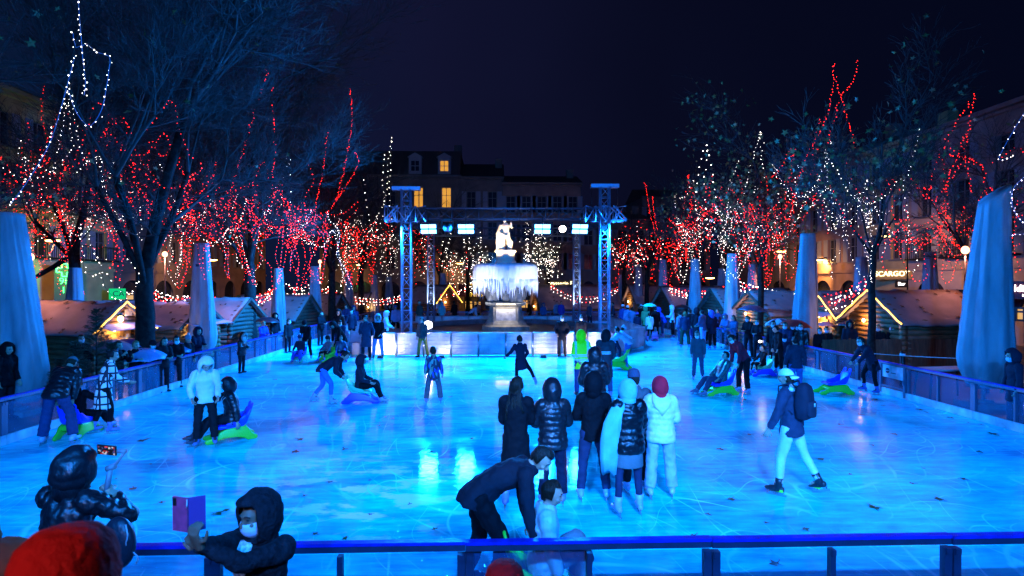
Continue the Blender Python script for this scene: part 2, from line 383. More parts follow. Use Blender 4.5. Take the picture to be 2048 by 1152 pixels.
b = MB(); b.lathe([(.3, 3.25), (.9, 3.2), (1.45, 3.05), (1.62, 2.95), (1.73, 3.1), (1.76, 3.5), (1.74, 3.9), (1.68, 4.06), (1.56, 4.13), (1.3, 4.16), (.3, 4.18)], n=180, fn=ridge); b.build('bowl', ice_m, f)
b = MB(); r0 = random.Random(5)
for k in range(230):
    a = 2*PI*k/230+r0.uniform(-.02, .02); rr_ = 1.70+r0.uniform(-.06, .05); l = .12+.55*r0.random()**1.6+.22*max(0, math.sin(a*3+.5))
    x, y = math.cos(a)*rr_, math.sin(a)*rr_
    b.tube([(x, y, 3.3), (x*1.01, y*1.01, 3.1), (x*1.015, y*1.015, 3.05-l*.6), (x*1.02, y*1.02, 3.0-l)], [.05, .055, .028, .004], 5)
b.build('icicles', ice_m, f)
b = MB(); b.lathe([(.62, 4.12), (.56, 4.3), (.50, 4.36), (.50, 4.72), (.58, 4.78), (.60, 4.86), (.5, 4.92), (0, 4.92)], n=28); b.build('plinth', marble, f)
# statue: man with a cloak, one arm raised beside the head
b = MB(); Z = 4.92
b.tube([(-.12, -.02, Z), (-.13, -.05, Z+.48), (-.10, 0, Z+.92)], [.10, .12, .15], 10)
b.tube([(.16, .06, Z), (.17, -.14, Z+.46), (.10, 0, Z+.92)], [.09, .11, .15], 10)
b.tube([(0, 0, Z+.82), (.03, 0, Z+1.05), (.0, -.01, Z+1.3), (-.03, 0, Z+1.45)], [(.20, .14), (.17, .13), (.22, .15), (.12, .1)], 14)
b.ell((-.05, -.03, Z+1.66), .105, .12, .14); b.tube([(-.03, 0, Z+1.4), (-.05, -.01, Z+1.6)], [.07, .06], 8)
b.ell((-.05, -.11, Z+1.58), .07, .05, .09)
b.tube([(.20, 0, Z+1.38), (.36, -.03, Z+1.18), (.32, -.1, Z+1.42), (.30, -.12, Z+1.50)], [.075, .06, .05, .05], 8)
b.tube([(-.22, 0, Z+1.38), (-.33, .02, Z+1.08), (-.26, -.12, Z+.86)], [.075, .06, .05], 8)
b.tube([(-.22, .1, Z+1.38), (-.34, .1, Z+.9), (-.33, .05, Z+.4), (-.30, 0, Z)], [(.12, .07), (.17, .08), (.2, .1), (.22, .14)], 10)
b.tube([(.12, .12, Z+.6), (.28, .05, Z+.42), (.2, 0, Z+.05)], [.13, .15, .14], 8)
b.tube([(-.2, -.12, Z+.88), (.05, -.16, Z+.75), (.3, -.05, Z+.5)], [.06, .08, .06], 8)
o = b.build('statue', marble, f); remesh(o, .022, 2)
# lit strip under the ledge and flood lamps of the fountain
warmw = emat('warm_strip', (1, .85, .6), 6)
b = MB(); b.box((0, -1.14, 1.97), (1.0, .04, .04)); b.build('light_strip', warmw, f, False)
lamp('strip_glow', 'AREA', (FX, FY-1.20, 1.95), 26, (1, .88, .7), size=1.1, size_y=.08, target=(FX, FY-1.3, 0))
for sx in (-1, 1):
    lamp('statue_spot', 'SPOT', (FX+sx*1.25, FY-1.05, 4.30), 800, (1, .72, .36), size=.06, target=(FX, FY, 6.0), angle=70)
    lamp('bowl_flood', 'SPOT', (FX+sx*3.6, FY-3.75, .80), 3000, (.90, .93, 1), size=.1, target=(FX, FY, 3.75), angle=34)
    b = MB(); b.box((FX+sx*1.25, FY-1.1, 4.18), (.12, .1, .08)); tag(b.build('spotlight', mat('black_metal', (.02, .02, .022), .4, .6), None, False), 'small black spotlight on the icy bowl rim on the statue\'s %s side' % ('left' if sx < 0 else 'right'), 'spotlight')
    b = MB(); b.box((FX+sx*3.6, FY-3.55, .63), (.3, .16, .14)); tag(b.build('floodlight', MATS['black_metal'], None, False), 'small black floodlight on the basin wall to the %s of the pedestal' % ('left' if sx < 0 else 'right'), 'floodlight')
# raised wet surround of the fountain + white skirted fence in front of it
b = MB(); Q = [(-6.35, 24.95), (5.0, 24.95), (6.7, 27.5), (6.7, 35.5), (4.6, 38.1), (-5.0, 38.1), (-7.4, 35.5), (-7.4, 27.5)]
Q = [(x+.2, y) for x, y in Q]
b.prism([(x, y) for x, y in Q], .5, 'z', (0, 0, .256)); o = b.build('fountain_island', mat('wet_island', (.20, .20, .23), .3, bump=.4, bscale=3, var=.4, vscale=.9), None, False); tag(o, kind='structure')
white = mat('white_vinyl', (.50, .50, .56), .35, bump=.25, bscale=5, var=.55, vscale=1.5)
steel = mat('galvanised_steel', (.45, .47, .5), .35, .9)
bpanel = mat('blue_vinyl', (.03, .16, .55), .4)
def fence_seg(p0, p1, n, label, h=.98, wire=True):
    p0, p1 = Vector(p0), Vector(p1); L_ = (p1-p0).length/n; d = (p1-p0).normalized(); rz = math.atan2(d.y, d.x)
    def one():
        t = empty('fountain_fence_panel'); tag(t, label, 'fence', 'fence panels round the fountain')
        b = MB(); b.box((L_/2, .05, h/2+.03), (L_-.03, .03, h-.12)); b.build('skirt', white, t, False)
        for x in (.02, L_-.02):
            b = MB(); b.tube([(x, 0, .005), (x, 0, h)], .021, 8); b.build('post', steel, t)
        b = MB(); b.tube([(0, 0, h), (L_, 0, h)], .022, 8); b.build('top_rail', steel, t)
        if wire:
            b = MB()
            for k in range(1, 6): b.tube([(.02, 0, h*k/6), (L_-.02, 0, h*k/6)], .005, 4)
            for k in range(1, int(L_/.12)): b.tube([(.12*k, 0, .08), (.12*k, 0, h)], .003, 3)
            b.build('wire_mesh', steel, t)
        return t
    pr = one(); kids = {pr.name: [x for x in bpy.data.objects if x.parent == pr]}
    for i in range(n):
        o = pr if i == 0 else copy_tree(pr, None, kids)
        o.location = p0+d*(L_*i); o.rotation_euler = (0, 0, rz)
    return rz
fence_seg((-5.35, 24.45, 0), (5.1, 24.45, 0), 9, 'mesh fence panel with a white skirt along the front of the fountain')
fence_seg((5.1, 24.45, 0), (7.2, 27.4, 0), 2, 'mesh fence panel with a white skirt at the front right corner of the fountain')
fence_seg((-7.6, 26.9, 0), (-5.35, 24.45, 0), 2, 'mesh fence panel with a white skirt at the front left corner of the fountain')
fence_seg((-5.3, 38.4, 0), (5.3, 38.4, 0), 6, 'low white fence panel behind the fountain', .9, False)
fence_seg((7.2, 27.4, 0), (7.2, 35.6, 0), 4, 'mesh fence panel with a white skirt along the right side of the fountain')
fence_seg((-7.6, 35.6, 0), (-7.6, 26.9, 0), 4, 'mesh fence panel with a white skirt along the left side of the fountain')
# blazing white work light on a stand, left of the fountain
wl = gx(856, 25.6, 0); wz = at(856, 650, 25.6).z
t = empty('work_light', (wl.x, wl.y, .256+.25)); tag(t, 'blazing white work light on a stand beside the man left of the fountain', 'lamp')
b = MB(); h = wz-.506
b.tube([(0, 0, h*.3), (0, 0, h)], .02, 8)
for k in range(3): b.tube([(0, 0, h*.45), (.25*math.cos(k*2.1), .25*math.sin(k*2.1), 0)], .014, 6)
b.build('stand', MATS['black_metal'], t)
b = MB(); b.box((0, .05, h), (.40, .10, .36)); b.build('housing', MATS['black_metal'], t, False)
b = MB(); b.ell((0, -.02, h), .19, .06, .17); b.build('lens', emat('white_hot', (1, .97, .92), 40), t)
lamp('work_beam', 'SPOT', (wl.x, wl.y-.12, wz), 500, (1, .93, .95), size=.12, target=(wl.x+.6, wl.y-1.6, .2), angle=120, blend=.6)
# white wall washers lighting the fence skirts from the ice-side kerb
for x, e_ in ((-4.7, 260), (-2.2, 60), (2.0, 70), (3.6, 280)):
    lamp('skirt_wash', 'SPOT', (x, 23.75, .14), e_, (1, .90, .93), size=.08, target=(x, 24.5, .55), angle=140)
    b = MB(); b.box((x, 23.73, .07), (.22, .12, .10)); b.box((x, 23.73, .015), (.3, .16, .02)); tag(b.build('wall_washer', MATS['black_metal'], None, False), 'low black washer lamp on the ice shining on the fountain fence', 'lamp', 'washer lamps in front of the fence')

# ================================================================ truss rig
al = mat('truss_aluminium', (.34, .40, .55), .36, .6)
blk = MATS['black_metal']
led = emat('blue_led', (.10, .42, 1.0), 14)
BLUE = (.003, .22, 1.0)
def lattice(b, a, c, w, step, r=.025, rl=.012, up=(0, 1, 0)):
    a, c = Vector(a), Vector(c); d = (c-a).normalized(); L_ = (c-a).length
    u, v = frame_of(d, Vector(up)); co4 = [(u*i+v*j)*(w/2) for i, j in ((-1, -1), (1, -1), (1, 1), (-1, 1))]
    n = max(1, round(L_/step))
    for k in range(n):
        s0, s1 = a+d*(L_*k/n), a+d*(L_*(k+1)/n)
        for q in range(4):
            p, p2 = co4[q], co4[(q+1) % 4]
            b.tube([s0+p, s0+p2], rl, 4)
            b.tube([s0+(p if k % 2 else p2), s1+(p2 if k % 2 else p)], rl, 4)
    return [(a+q, c+q) for q in co4]
def tower(px, d, label, wd, top, head=True):
    p = gx(px, d); t = empty('truss_tower', p); tag(t, label, 'tower', 'truss towers round the fountain')
    b = MB(); ch = lattice(b, (0, 0, .25), (0, 0, top), wd, .5); b.build('lattice', al, t)
    for a, c in ch:
        b = MB(); b.tube([a, c], .034, 8); b.build('chord', al, t)
    b = MB(); b.box((0, 0, .506+.03), (.9, .9, .05)); b.build('base_plate', blk, t, False)
    if head:
        b = MB(); b.box((0, 0, top+.06), (1.32, .30, .17)); b.build('head_bar', al, t, False)
        b = MB(); lattice(b, (-.95, 0, 5.98+.36), (.95, 0, 5.98+.36), .72, .48, rl=.02); b.build('sleeve_block', al, t)
        sx = -1 if px < 1000 else 1
        b = MB()
        for y in (-.3, .3):
            b.bar((sx*.35, y, 6.72), (sx*1.0, y, 6.06), .05); b.bar((sx*.35, y, 6.06), (sx*1.0, y, 6.06), .05); b.bar((sx*.62, y, 6.45), (sx*.5, y, 6.06), .04)
        b.build('outrigger', al, t, False)
        b = MB()
        for x in (-.62, .62): b.tube([(x, 0, top), (x, 0, 6.7)], .01, 4)
        b.build('chain', blk, t)
    return p
TA = tower(813, 27.2, 'front left blue-lit truss tower with a T-shaped head beside the fountain', .42, 7.50)
TB = tower(1209, 27.2, 'front right blue-lit truss tower with a T-shaped head beside the fountain', .42, 7.62)
TC_ = tower(862, 36.8, 'rear left truss tower behind the fountain', .40, 6.4, False)
TD = tower(1153, 36.8, 'rear right truss tower behind the fountain', .40, 6.4, False)
for px, d, e_, c_, lb in ((813, 27.2, 260, (.01, .2, 1), 'uplight at the foot of the front left truss tower'), (1209, 27.2, 260, (.01, .2, 1), 'uplight at the foot of the front right truss tower'), (862, 36.8, 1700, (.6, .78, 1), 'uplight at the foot of the rear left truss tower'), (1153, 36.8, 1700, (.6, .78, 1), 'uplight at the foot of the rear right truss tower')):
    p = gx(px, d-1.15, .508); b = MB(); b.tube([(0, 0, .0), (0, 0, .16)], [.12, .10], 12); o = b.build('uplight', blk, None); o.location = p; tag(o, 'added small black '+lb, 'spotlight')  # uplights added only to brighten the truss towers
    lamp('added_tower_wash', 'SPOT', p+Vector((0, 0, .18)), e_, c_, size=.06, target=p+Vector((0, 1.15, 3.4)), angle=50, blend=.7)
def beam(p, q, label):
    t = empty('truss_beam', (p.x, p.y, 6.36)); tag(t, label, 'truss', 'truss beams over the fountain')
    v = Vector((q.x-p.x, q.y-p.y, 0)); b = MB(); b_ch = lattice(b, v*.03, v*.97, .50, .62, rl=.016, up=(0, 0, 1)); b.build('lattice', mat('dark_truss', (.09, .10, .13), .4, .7), t)
    for a, c in b_ch:
        b = MB(); b.tube([a, c], .03, 8); b.build('chord', MATS['dark_truss'], t)
beam(TA, TB, 'front truss beam carrying the blue floodlights'); beam(TC_, TD, 'rear truss beam behind the statue')
beam(TA, TC_, 'left truss beam from front to rear tower'); beam(TB, TD, 'right truss beam from front to rear tower')
def flood(p, target, label, energy, big=True, spread=180, group='blue LED floodlights on the truss'):
    d = (Vector(target)-Vector(p)).normalized()
    t = empty('floodlight', p); tag(t, label, 'floodlight', group)
    t.rotation_euler = d.to_track_quat('-Y', 'Z').to_euler()
    s = 1.15 if big else .5
    b = MB(); b.box((0, .07*s, 0), (.74*s, .14*s, .46*s)); b.build('housing', blk, t, False)
    b = MB(); b.box((-.40*s, .05, .1*s), (.03, .06, .36*s)); b.box((.40*s, .05, .1*s), (.03, .06, .36*s)); b.box((0, .05, .29*s), (.83*s, .06, .03)); b.tube([(0, .05, .28*s), (0, .05, .5*s)], .02, 6); b.build('yoke', blk, t, False)
    M = t.rotation_euler.to_matrix()
    for z in (.11, -.11):
        for x in (-.165, .165):
            b = MB(); b.box((x*s, -.006, z*s), (.30*s, .012, .15*s)); b.build('led_panel', led, t, False)
        pos = Vector(p)+M @ Vector((0, -.022, z*s))
        lb_ = lamp('led_beam', 'AREA', pos, energy/2, BLUE, size=.62*s, size_y=.14*s, target=pos+d); lb_.data.spread = R(spread)
    return t
fz = 5.62
for px, lb, dx in ((857, 'far left', -2.5), (932, 'middle left', -1), (1085, 'middle right', 1), (1160, 'far right', 2.5)):
    p = at(px, 458, 27.0)
    flood(p, (p.x+dx, 10, 0), 'lit blue LED floodlight hanging %s under the front truss' % lb, 2700)
for px, lb in ((812, 'left'), (1208, 'right')):
    p = at(px, 457, 26.7)+Vector((-.05 if px < 1000 else .05, 0, 0)); flood(p, (-14, 29, .5) if px < 1000 else (15, 34, .5), 'small lit blue floodlight clamped to the front %s truss tower' % lb, 3200 if px < 1000 else 1500, False, 110)
p = at(1125, 458, 26.9); t = empty('spotlight', p); tag(t, 'glaring warm white spotlight hanging under the front truss', 'spotlight')
b = MB(); b.tube([(0, 0, 0), (0, .3, .05)], [.17, .12], 12); b.build('housing', blk, t)
b = MB(); b.ell((0, -.02, 0), .15, .04, .15); b.build('lens', emat('pink_hot', (1, .80, .66), 60), t)
b = MB(); b.tube([(0, .15, .1), (0, .15, .45)], .02, 6); b.build('hook', blk, t)
lamp('spot_beam', 'SPOT', p+Vector((0, -.06, 0)), 90, (1, .78, .6), size=.1, target=(4, 18, 0), angle=70)
p = at(895, 455, 27); t = empty('moving_head_light', p); tag(t, 'dark round moving head light hanging under the front truss', 'spotlight')
b = MB(); b.box((0, 0, .33), (.42, .3, .12)); b.build('base', blk, t, False)
b = MB(); b.ell((0, 0, 0), .24, .26, .26); b.build('head', blk, t)
for sx in (-1, 1):
    b = MB(); b.box((sx*.26, 0, .15), (.05, .16, .36)); b.build('yoke_arm', blk, t, False)
b = MB(); b.ell((.03, -.2, -.08), .13, .09, .12); b.build('lens', mat('lens_glass', (.3, .2, .3), .08, spec=1), t)
lamp('back_glow', 'POINT', (-1.7, -1.3, 3.95), 430, (1, .74, .62), size=.2)
t = empty('globe_lamp', (-1.7, -1.3, .85)); tag(t, 'globe street lamp behind the viewing platform', 'street lamp')
b = MB(); b.tube([(0, 0, 0), (0, 0, 2.95)], .045, 8); b.build('pole', blk, t)
b = MB(); b.ell((0, 0, 3.1), .16, .16, .17); b.build('globe', emat('neutral_globe', (1, .8, .7), 5), t)
# lamp masts behind the photographer that light the near half of the rink
for x, e_ in ((-5.6, 1700), (-1.9, 1700), (1.8, 5200), (5.6, 1900)):
    t = empty('lamp_mast', (x, -2.2, 1.0)); tag(t, 'black lamp mast behind the viewing platform', 'mast', 'lamp masts behind the platform')
    b = MB(); b.tube([(0, 0, .05), (0, 0, 5.4)], .04, 8); b.build('pole', blk, t)
    b = MB(); b.box((0, 0, .03), (.6, .6, .05)); b.build('base_plate', blk, t, False)
    ft = flood((x, -2.0, 6.15), (x*1.25, 11.5, 0), 'blue LED floodlight on a lamp mast behind the viewing platform', e_*.42, spread=115, group='blue LED floodlights on the masts')
    b = MB(); b.box((0, -.52, -.30), (2.6, 1.25, .012)); b.build('added_light_shield', blk, ft, False)  # unseen plate added to keep the beams off the foreground
for x, tg, a_ in ((-5.6, (-5.4, 10.6, .9), 25), (-1.9, (-.6, 9.5, .9), 24), (1.8, (1.3, 8.9, .9), 25), (5.6, (4.2, 8.8, .9), 24)):
    p = Vector((x, -1.9, 6.55)); t = empty('spotlight', p); tag(t, 'cool white spotlight on a lamp mast behind the viewing platform', 'spotlight', 'white spotlights on the masts')
    d = (Vector(tg)-p).normalized(); b = MB(); b.tube([d*-.3, d*.06], [.10, .14], 12); b.build('housing', blk, t); b = MB(); b.tube([d*.061, d*.066], .12, 12); b.build('lens', led, t)
    lamp('white_beam', 'SPOT', p+d*.09, 800, (.82, 1, .95), size=.06, target=tg, angle=a_, blend=.35)
# ================================================================ trees
bark = mat('plane_tree_bark', (.017, .013, .010), .85, bump=1, bscale=9, var=.9, vscale=6, spec=.2)
twigm = mat('twig_bark', (.036, .032, .028), .85)
def leafmat(name, col):
    return mat(name, col, .55, var=.3, vscale=6)
def maple(b, c, s, n, roll, mi=0):
    r, u = frame_of(n, Vector((math.cos(roll), math.sin(roll), .2)))
    pts = []
    for k in range(10):
        a = 2*PI*k/10; q = s*((1.0 if k % 2 == 0 else .5) if k != 5 else .3)
        pts.append(c+r*(math.cos(a)*q)+u*(math.sin(a)*q)+n*(.12*s*math.cos(2*a)))
    b.add(pts+[c], [(10, k, (k+1) % 10) for k in range(10)], mi)
def tree(name, label, p, H, trunk_r, fork, seed, levels=6, spread=.55, leaves=0, leafcols=None, group=None, lean=(0, 0), nfork=4, size=1.0, limb=None):
    r0 = random.Random(seed); t = empty(name, p); tag(t, label, 'tree', group)
    tips = []
    T = MB(); k = 7; pts = []; rad = []
    for i in range(k+1):
        f_ = i/k; pts.append(Vector((lean[0]*f_*f_+r0.uniform(-.04, .04)*f_, lean[1]*f_+r0.uniform(-.04, .04)*f_, f_*fork)))
        rad.append(trunk_r*(1.35 if i == 0 else 1.12 if i == 1 else 1-.22*f_))
    top = pts[-1]
    T.tube(pts, rad, 12); 
    B = MB()
    def grow(p, d, l, r, lev):
        n = 4 if lev < 3 else 3; q = [p]; dd = d.copy()
        for i in range(n):
            dd = (dd+Vector((r0.gauss(0, .085 if lev < 3 else .13), r0.gauss(0, .085 if lev < 3 else .13), r0.gauss(.03, .07)))).normalized(); q.append(q[-1]+dd*(l/n))
        rr = [r*(1-.42*i/n) for i in range(n+1)]
        (T if lev < 2 else B).tube(q, rr, 8 if lev < 2 else 5 if lev < 4 else 3, cap=lev < 2)
        if lev >= 2: tips.append(q[-1].copy())
        if lev == levels: return
        kids = 4 if 3 <= lev < levels else 3
        for c in range(kids):
            a = r0.uniform(0, 2*PI); ang = r0.uniform(.3, .8)*(spread/.55)
            u, v = frame_of(dd, Vector((math.cos(a), math.sin(a), .1)))
            nd = (dd*math.cos(ang)+u*math.sin(ang)).normalized()
            if nd.z < -.25: nd.z *= -.5
            st = q[-1] if c == 0 else q[r0.randint(max(1, n-2), n)]
            grow(st, nd, l*r0.uniform(.58, .82), max(.006, r*.58*r0.uniform(.75, 1)), lev+1)
        if lev >= 1 and lev < levels-1:
            for c in range(2):
                a = r0.uniform(0, 2*PI); u, v = frame_of(dd, Vector((math.cos(a), math.sin(a), .1)))
                grow(q[r0.randint(1, n)], (dd*.5+u).normalized(), l*.45, max(.005, r*.3), min(levels, lev+2))
    L0 = (H-fork)*.36*size
    for c in range(nfork):
        a = 2*PI*c/nfork+r0.uniform(-.4, .4); tilt = r0.uniform(.3, .75) if c else .12
        tilt *= .85; d = Vector((math.cos(a)*math.sin(tilt), math.sin(a)*math.sin(tilt), math.cos(tilt)))
        grow(top-Vector((0, 0, .12+.22*c*trunk_r*2)), d, L0*(r0.uniform(.7, .95) if c else 1.15), trunk_r*(r0.uniform(.30, .44) if c else .66), 1)
    for lm in (limb or []):
        q = [Vector(x) for x in lm]; T.tube(q, [trunk_r*.5*(1-.15*i) for i in range(len(q))], 8)
        grow(q[-1], (q[-1]-q[-2]).normalized(), L0*.6, trunk_r*.3, 2)
    T.build('trunk', bark, t); B.build('crown', twigm, t)
    if leaves and tips:
        ms = [leafmat('leaf_%s' % n, c) for n, c in (leafcols or (('green', (.13, .18, .05)), ('olive', (.25, .19, .05)), ('brown', (.19, .08, .03)), ('pale', (.30, .34, .17))))]
        Lb = MB(); low = [q for q in tips]
        for i in range(leaves):
            q = r0.choice(low)+Vector((r0.gauss(0, .22), r0.gauss(0, .22), r0.gauss(-.1, .18)))
            n = Vector((r0.gauss(0, 1), r0.gauss(0, 1)-.4, r0.gauss(.4, .8))).normalized()
            maple(Lb, q, r0.uniform(.07, .13), n, r0.uniform(0, 6.3), r0.choice((0, 0, 1, 1, 2, 3)))
        Lb.build('leaves', ms, t, False, fix=False)
    return [Vector(p)+q for q in tips]
TIPS = {}
TIPS['L1'] = tree('plane_tree', 'huge bare plane tree with the thick trunk at the left', gx(290, 18.6), 16.5, .31, 3.6, 11, 7, .55, 90, group='trees round the square', nfork=5)
TIPS['L2'] = tree('plane_tree', 'second bare plane tree along the left side of the rink', gx(500, 27.5), 17, .30, 4.0, 12, 7, .55, 50, group='trees round the square', nfork=5)
TIPS['L3'] = tree('plane_tree', 'third bare plane tree from the left, behind the closed parasols', gx(664, 38), 15.5, .27, 4.2, 13, 6, .55, 0, group='trees round the square', nfork=5)
TIPS['L4'] = tree('plane_tree', 'slim bare tree nearest the front left truss tower', gx(722, 46), 14, .26, 4.2, 14, 6, .5, 0, group='trees round the square')
TIPS['L0'] = tree('plane_tree', 'dark bare tree with a long leaning limb near the pharmacy cross', gx(150, 27), 14, .28, 4.4, 15, 6, .6, 30, group='trees round the square', limb=[[(0, 0, 4.5), (-.9, 0, 3.9), (-1.6, -.2, 3.4), (-2.2, -.4, 3.3)]])
TIPS['LN'] = tree('plane_tree', 'nearest plane tree at the left edge with its last big leaves', gx(-190, 13.2), 12.5, .26, 3.6, 16, 6, .6, 420, group='trees round the square', leafcols=(('green', (.13, .18, .05)), ('olive', (.25, .19, .05)), ('brown', (.19, .08, .03)), ('pale', (.30, .34, .17))))
TIPS['R1'] = tree('plane_tree', 'slim young tree with a straight trunk and few leaves at the right', gx(1744, 18.8), 10.4, .125, 4.2, 21, 6, .46, 420, size=.95, group='trees round the square', nfork=4)
TIPS['R2'] = tree('plane_tree', 'leafy young tree right of the rink between two closed parasols', gx(1521, 26.8), 11.2, .15, 4.0, 22, 6, .55, 1500, group='trees round the square')
TIPS['R3'] = tree('plane_tree', 'leaning young tree behind the skaters with the black umbrella', gx(1372, 36), 10.5, .17, 4.2, 23, 6, .5, 500, group='trees round the square', lean=(.9, 0))
TIPS['R4'] = tree('plane_tree', 'bare tree with red lights to the right of the truss', gx(1294, 46), 11, .2, 4.2, 24, 5, .5, 0, group='trees round the square')
TIPS['R5'] = tree('plane_tree', 'far bare tree with red lights nearest the right truss tower', gx(1248, 55), 10.5, .22, 4.5, 25, 5, .5, 0, group='trees round the square')
TIPS['RB'] = tree('plane_tree', 'bare tree in front of the pale building at the far right', gx(1945, 22), 9.8, .18, 4.0, 26, 6, .6, 160, group='trees round the square')
TIPS['C1'] = tree('plane_tree', 'bare tree hung with white lights behind the fountain, right of the statue', gx(1097, 55), 9.5, .22, 3.6, 27, 5, .5, 0, group='trees round the square')
TIPS['C2'] = tree('plane_tree', 'bare tree hung with white lights behind the fountain, left of the statue', gx(936, 56), 9.0, .22, 3.6, 28, 5, .5, 0, group='trees round the square')
TIPS['C3'] = tree('plane_tree', 'bare dark tree before the mansard house with the lit windows', gx(880, 60), 12.5, .22, 4, 29, 6, .5, 0, group='trees round the square')
# small fir trees behind the left barrier
fir_m = mat('fir_needles', (.035, .075, .04), .7, var=.4)
for i, (px, d, h, lb) in enumerate(((150, 13.3, 1.75, 'small fir tree behind the left barrier, next to the big parasol'), (192, 14.2, 2.5, 'tallest small fir tree behind the plaid coat'), (222, 14.4, 1.6, 'low fir tree behind the left barrier near the umbrellas'), (118, 13.6, 1.3, 'lowest fir tree at the foot of the leftmost parasol'))):
    p = gx(px, d); t = empty('fir_tree', p); tag(t, lb, 'fir tree', 'small firs behind the left barrier'); r0 = random.Random(60+i)
    b = MB(); b.tube([(0, 0, 0), (0, 0, h)], [.035, .006], 6); b.build('trunk', bark, t)
    b = MB()
    for k in range(330):
        z = h*(.12+.86*r0.random()**.8); a = r0.uniform(0, 2*PI); l = (h-z)*.36+.08; l *= r0.uniform(.6, 1.1)
        d0 = Vector((math.cos(a), math.sin(a), r0.uniform(.0, .5))).normalized(); p0 = Vector((0, 0, z)); p1 = p0+d0*l; u, v = frame_of(d0, Vector((0, 0, 1)))
        for q in range(7):
            s = p0+d0*(l*(.25+.75*q/7))
            for sg in (-1, 1):
                e1 = s+(v*sg+d0*.8+u*.25).normalized()*.09; b.add([s-d0*.012, s+d0*.012, e1], [(0, 1, 2)])
    b.build('needles', fir_m, t, False, fix=False)

# ================================================================ strings of lights
wire_b = mat('blue_grey_wire', (.10, .22, .42), .4)
wire_d = mat('dark_wire', (.02, .02, .02), .6)
RED = emat('red_bulb', (1, .012, .007), 15, True); WHT = emat('white_bulb', (1, .84, .72), 16); PNK = emat('violet_bulb', (.8, .7, 1), 14)
def smooth_path(pts, step):
    P = [Vector(p) for p in pts]; out = []
    for i in range(len(P)-1):
        p0, p1, p2, p3 = P[max(0, i-1)], P[i], P[i+1], P[min(len(P)-1, i+2)]
        n = max(1, int((p2-p1).length/step))
        for k in range(n):
            t = k/n; t2, t3 = t*t, t*t*t
            out.append(.5*((2*p1)+(p2-p0)*t+(2*p0-5*p1+4*p2-p3)*t2+(3*p1-p0-3*p2+p3)*t3))
    out.append(P[-1]); return out
def string(pts, col, label, group, r=.022, step=.23, wr=.005, wirem=None, jit=.05, rr=rnd):
    path = smooth_path(pts, step); b = MB()
    if len(path) < 2: return
    b.tube(path, wr, 3, False, 0)
    for i, p in enumerate(path):
        q = p+Vector((rr.gauss(0, jit), rr.gauss(0, jit), rr.gauss(0, jit*.6)))
        b.octa(q, r*rr.choice((.55, .7, .85, 1, 1.15)), 1)
    o = b.build('light_string', [wirem or wire_d, col], None, False, fix=False)
    tag(o, label, 'string lights', group); return o
def pstring(pts, d, col, label, group, **k):
    k.setdefault('jit', .03)
    string([at(x, y, d+rnd.uniform(-.25, .25)) for x, y in pts], col, label, group, **k)
nearw = dict(r=.012, step=.11, wr=.008, wirem=wire_b, jit=.022)
for pts, lb in (([(20, 410), (60, 355), (100, 285), (125, 205), (150, 112)], 'long thick string of white lights slanting down to the leftmost parasol'),
                ([(155, -40), (158, 20), (162, 70), (166, 120), (171, 165), (168, 190)], 'straight string of white lights dropping from the top left'),
                ([(146, 66), (152, 95), (172, 88), (195, 105), (219, 113), (218, 140), (212, 180), (203, 220), (182, 251), (163, 240), (147, 212), (137, 180)], 'looped string of white lights at the top left')):
    pstring(pts, 12.5, WHT, lb, 'near white strings of lights', **nearw)
for pts, lb in (([(2055, 215), (2025, 265), (1998, 318), (2028, 312)], 'bent string of white lights at the right edge above the big parasol'),
                ([(2060, 345), (2030, 372), (2024, 400), (2034, 432), (2060, 455)], 'curved string of violet white lights beside the top of the big right parasol'), ([(2024, 470), (2060, 466)], 'short string of violet white lights beside the big right parasol')):
    pstring(pts, 14, PNK if 'violet' in lb else WHT, lb, 'near white strings of lights', **dict(nearw, step=.07 if 'violet' in lb else .13))
kred = [([(535, 140), (524, 180), (505, 235), (490, 290), (470, 350), (455, 430)], 27), ([(545, 175), (547, 240), (551, 300), (545, 360), (556, 430)], 27),
        ([(700, 178), (704, 240), (697, 290), (690, 330), (672, 400)], 37), ([(655, 265), (648, 330), (634, 400), (628, 450)], 37), ([(712, 305), (716, 330), (690, 375), (655, 430), (630, 500)], 37),
        ([(500, 300), (506, 340), (495, 400), (505, 470)], 27), ([(216, 245), (206, 280), (190, 300)], 20), ([(88, 170), (84, 230), (95, 290), (80, 350), (75, 420)], 25), ([(120, 285), (130, 330), (115, 380), (122, 440)], 25),
        ([(250, 245), (262, 262), (240, 300)], 19), ([(385, 350), (370, 385), (385, 440), (400, 480)], 19), ([(390, 345), (378, 380), (362, 420)], 19),
        ([(1668, 128), (1664, 190), (1645, 255), (1618, 305), (1590, 380), (1580, 440)], 24), ([(1668, 150), (1688, 215), (1702, 262), (1708, 295)], 24), ([(1715, 122), (1704, 165), (1680, 195), (1668, 240), (1655, 285)], 24),
        ([(1948, 188), (1942, 240), (1930, 310), (1945, 385)], 22), ([(1945, 200), (1905, 260), (1870, 330), (1860, 380)], 22), ([(1930, 270), (1900, 350), (1890, 420), (1880, 475)], 22), ([(1900, 310), (1960, 330), (1975, 400)], 22), ([(1850, 375), (1870, 400), (1920, 330)], 22),
        ([(1290, 365), (1299, 420), (1310, 465), (1322, 500)], 46), ([(1378, 350), (1370, 400), (1360, 470)], 40), ([(1375, 352), (1384, 390), (1375, 450)], 40), ([(1305, 395), (1310, 440), (1318, 470)], 46),
        ([(1640, 240), (1625, 310), (1640, 360), (1625, 400)], 24), ([(1590, 300), (1578, 350), (1570, 410), (1575, 470)], 25)]
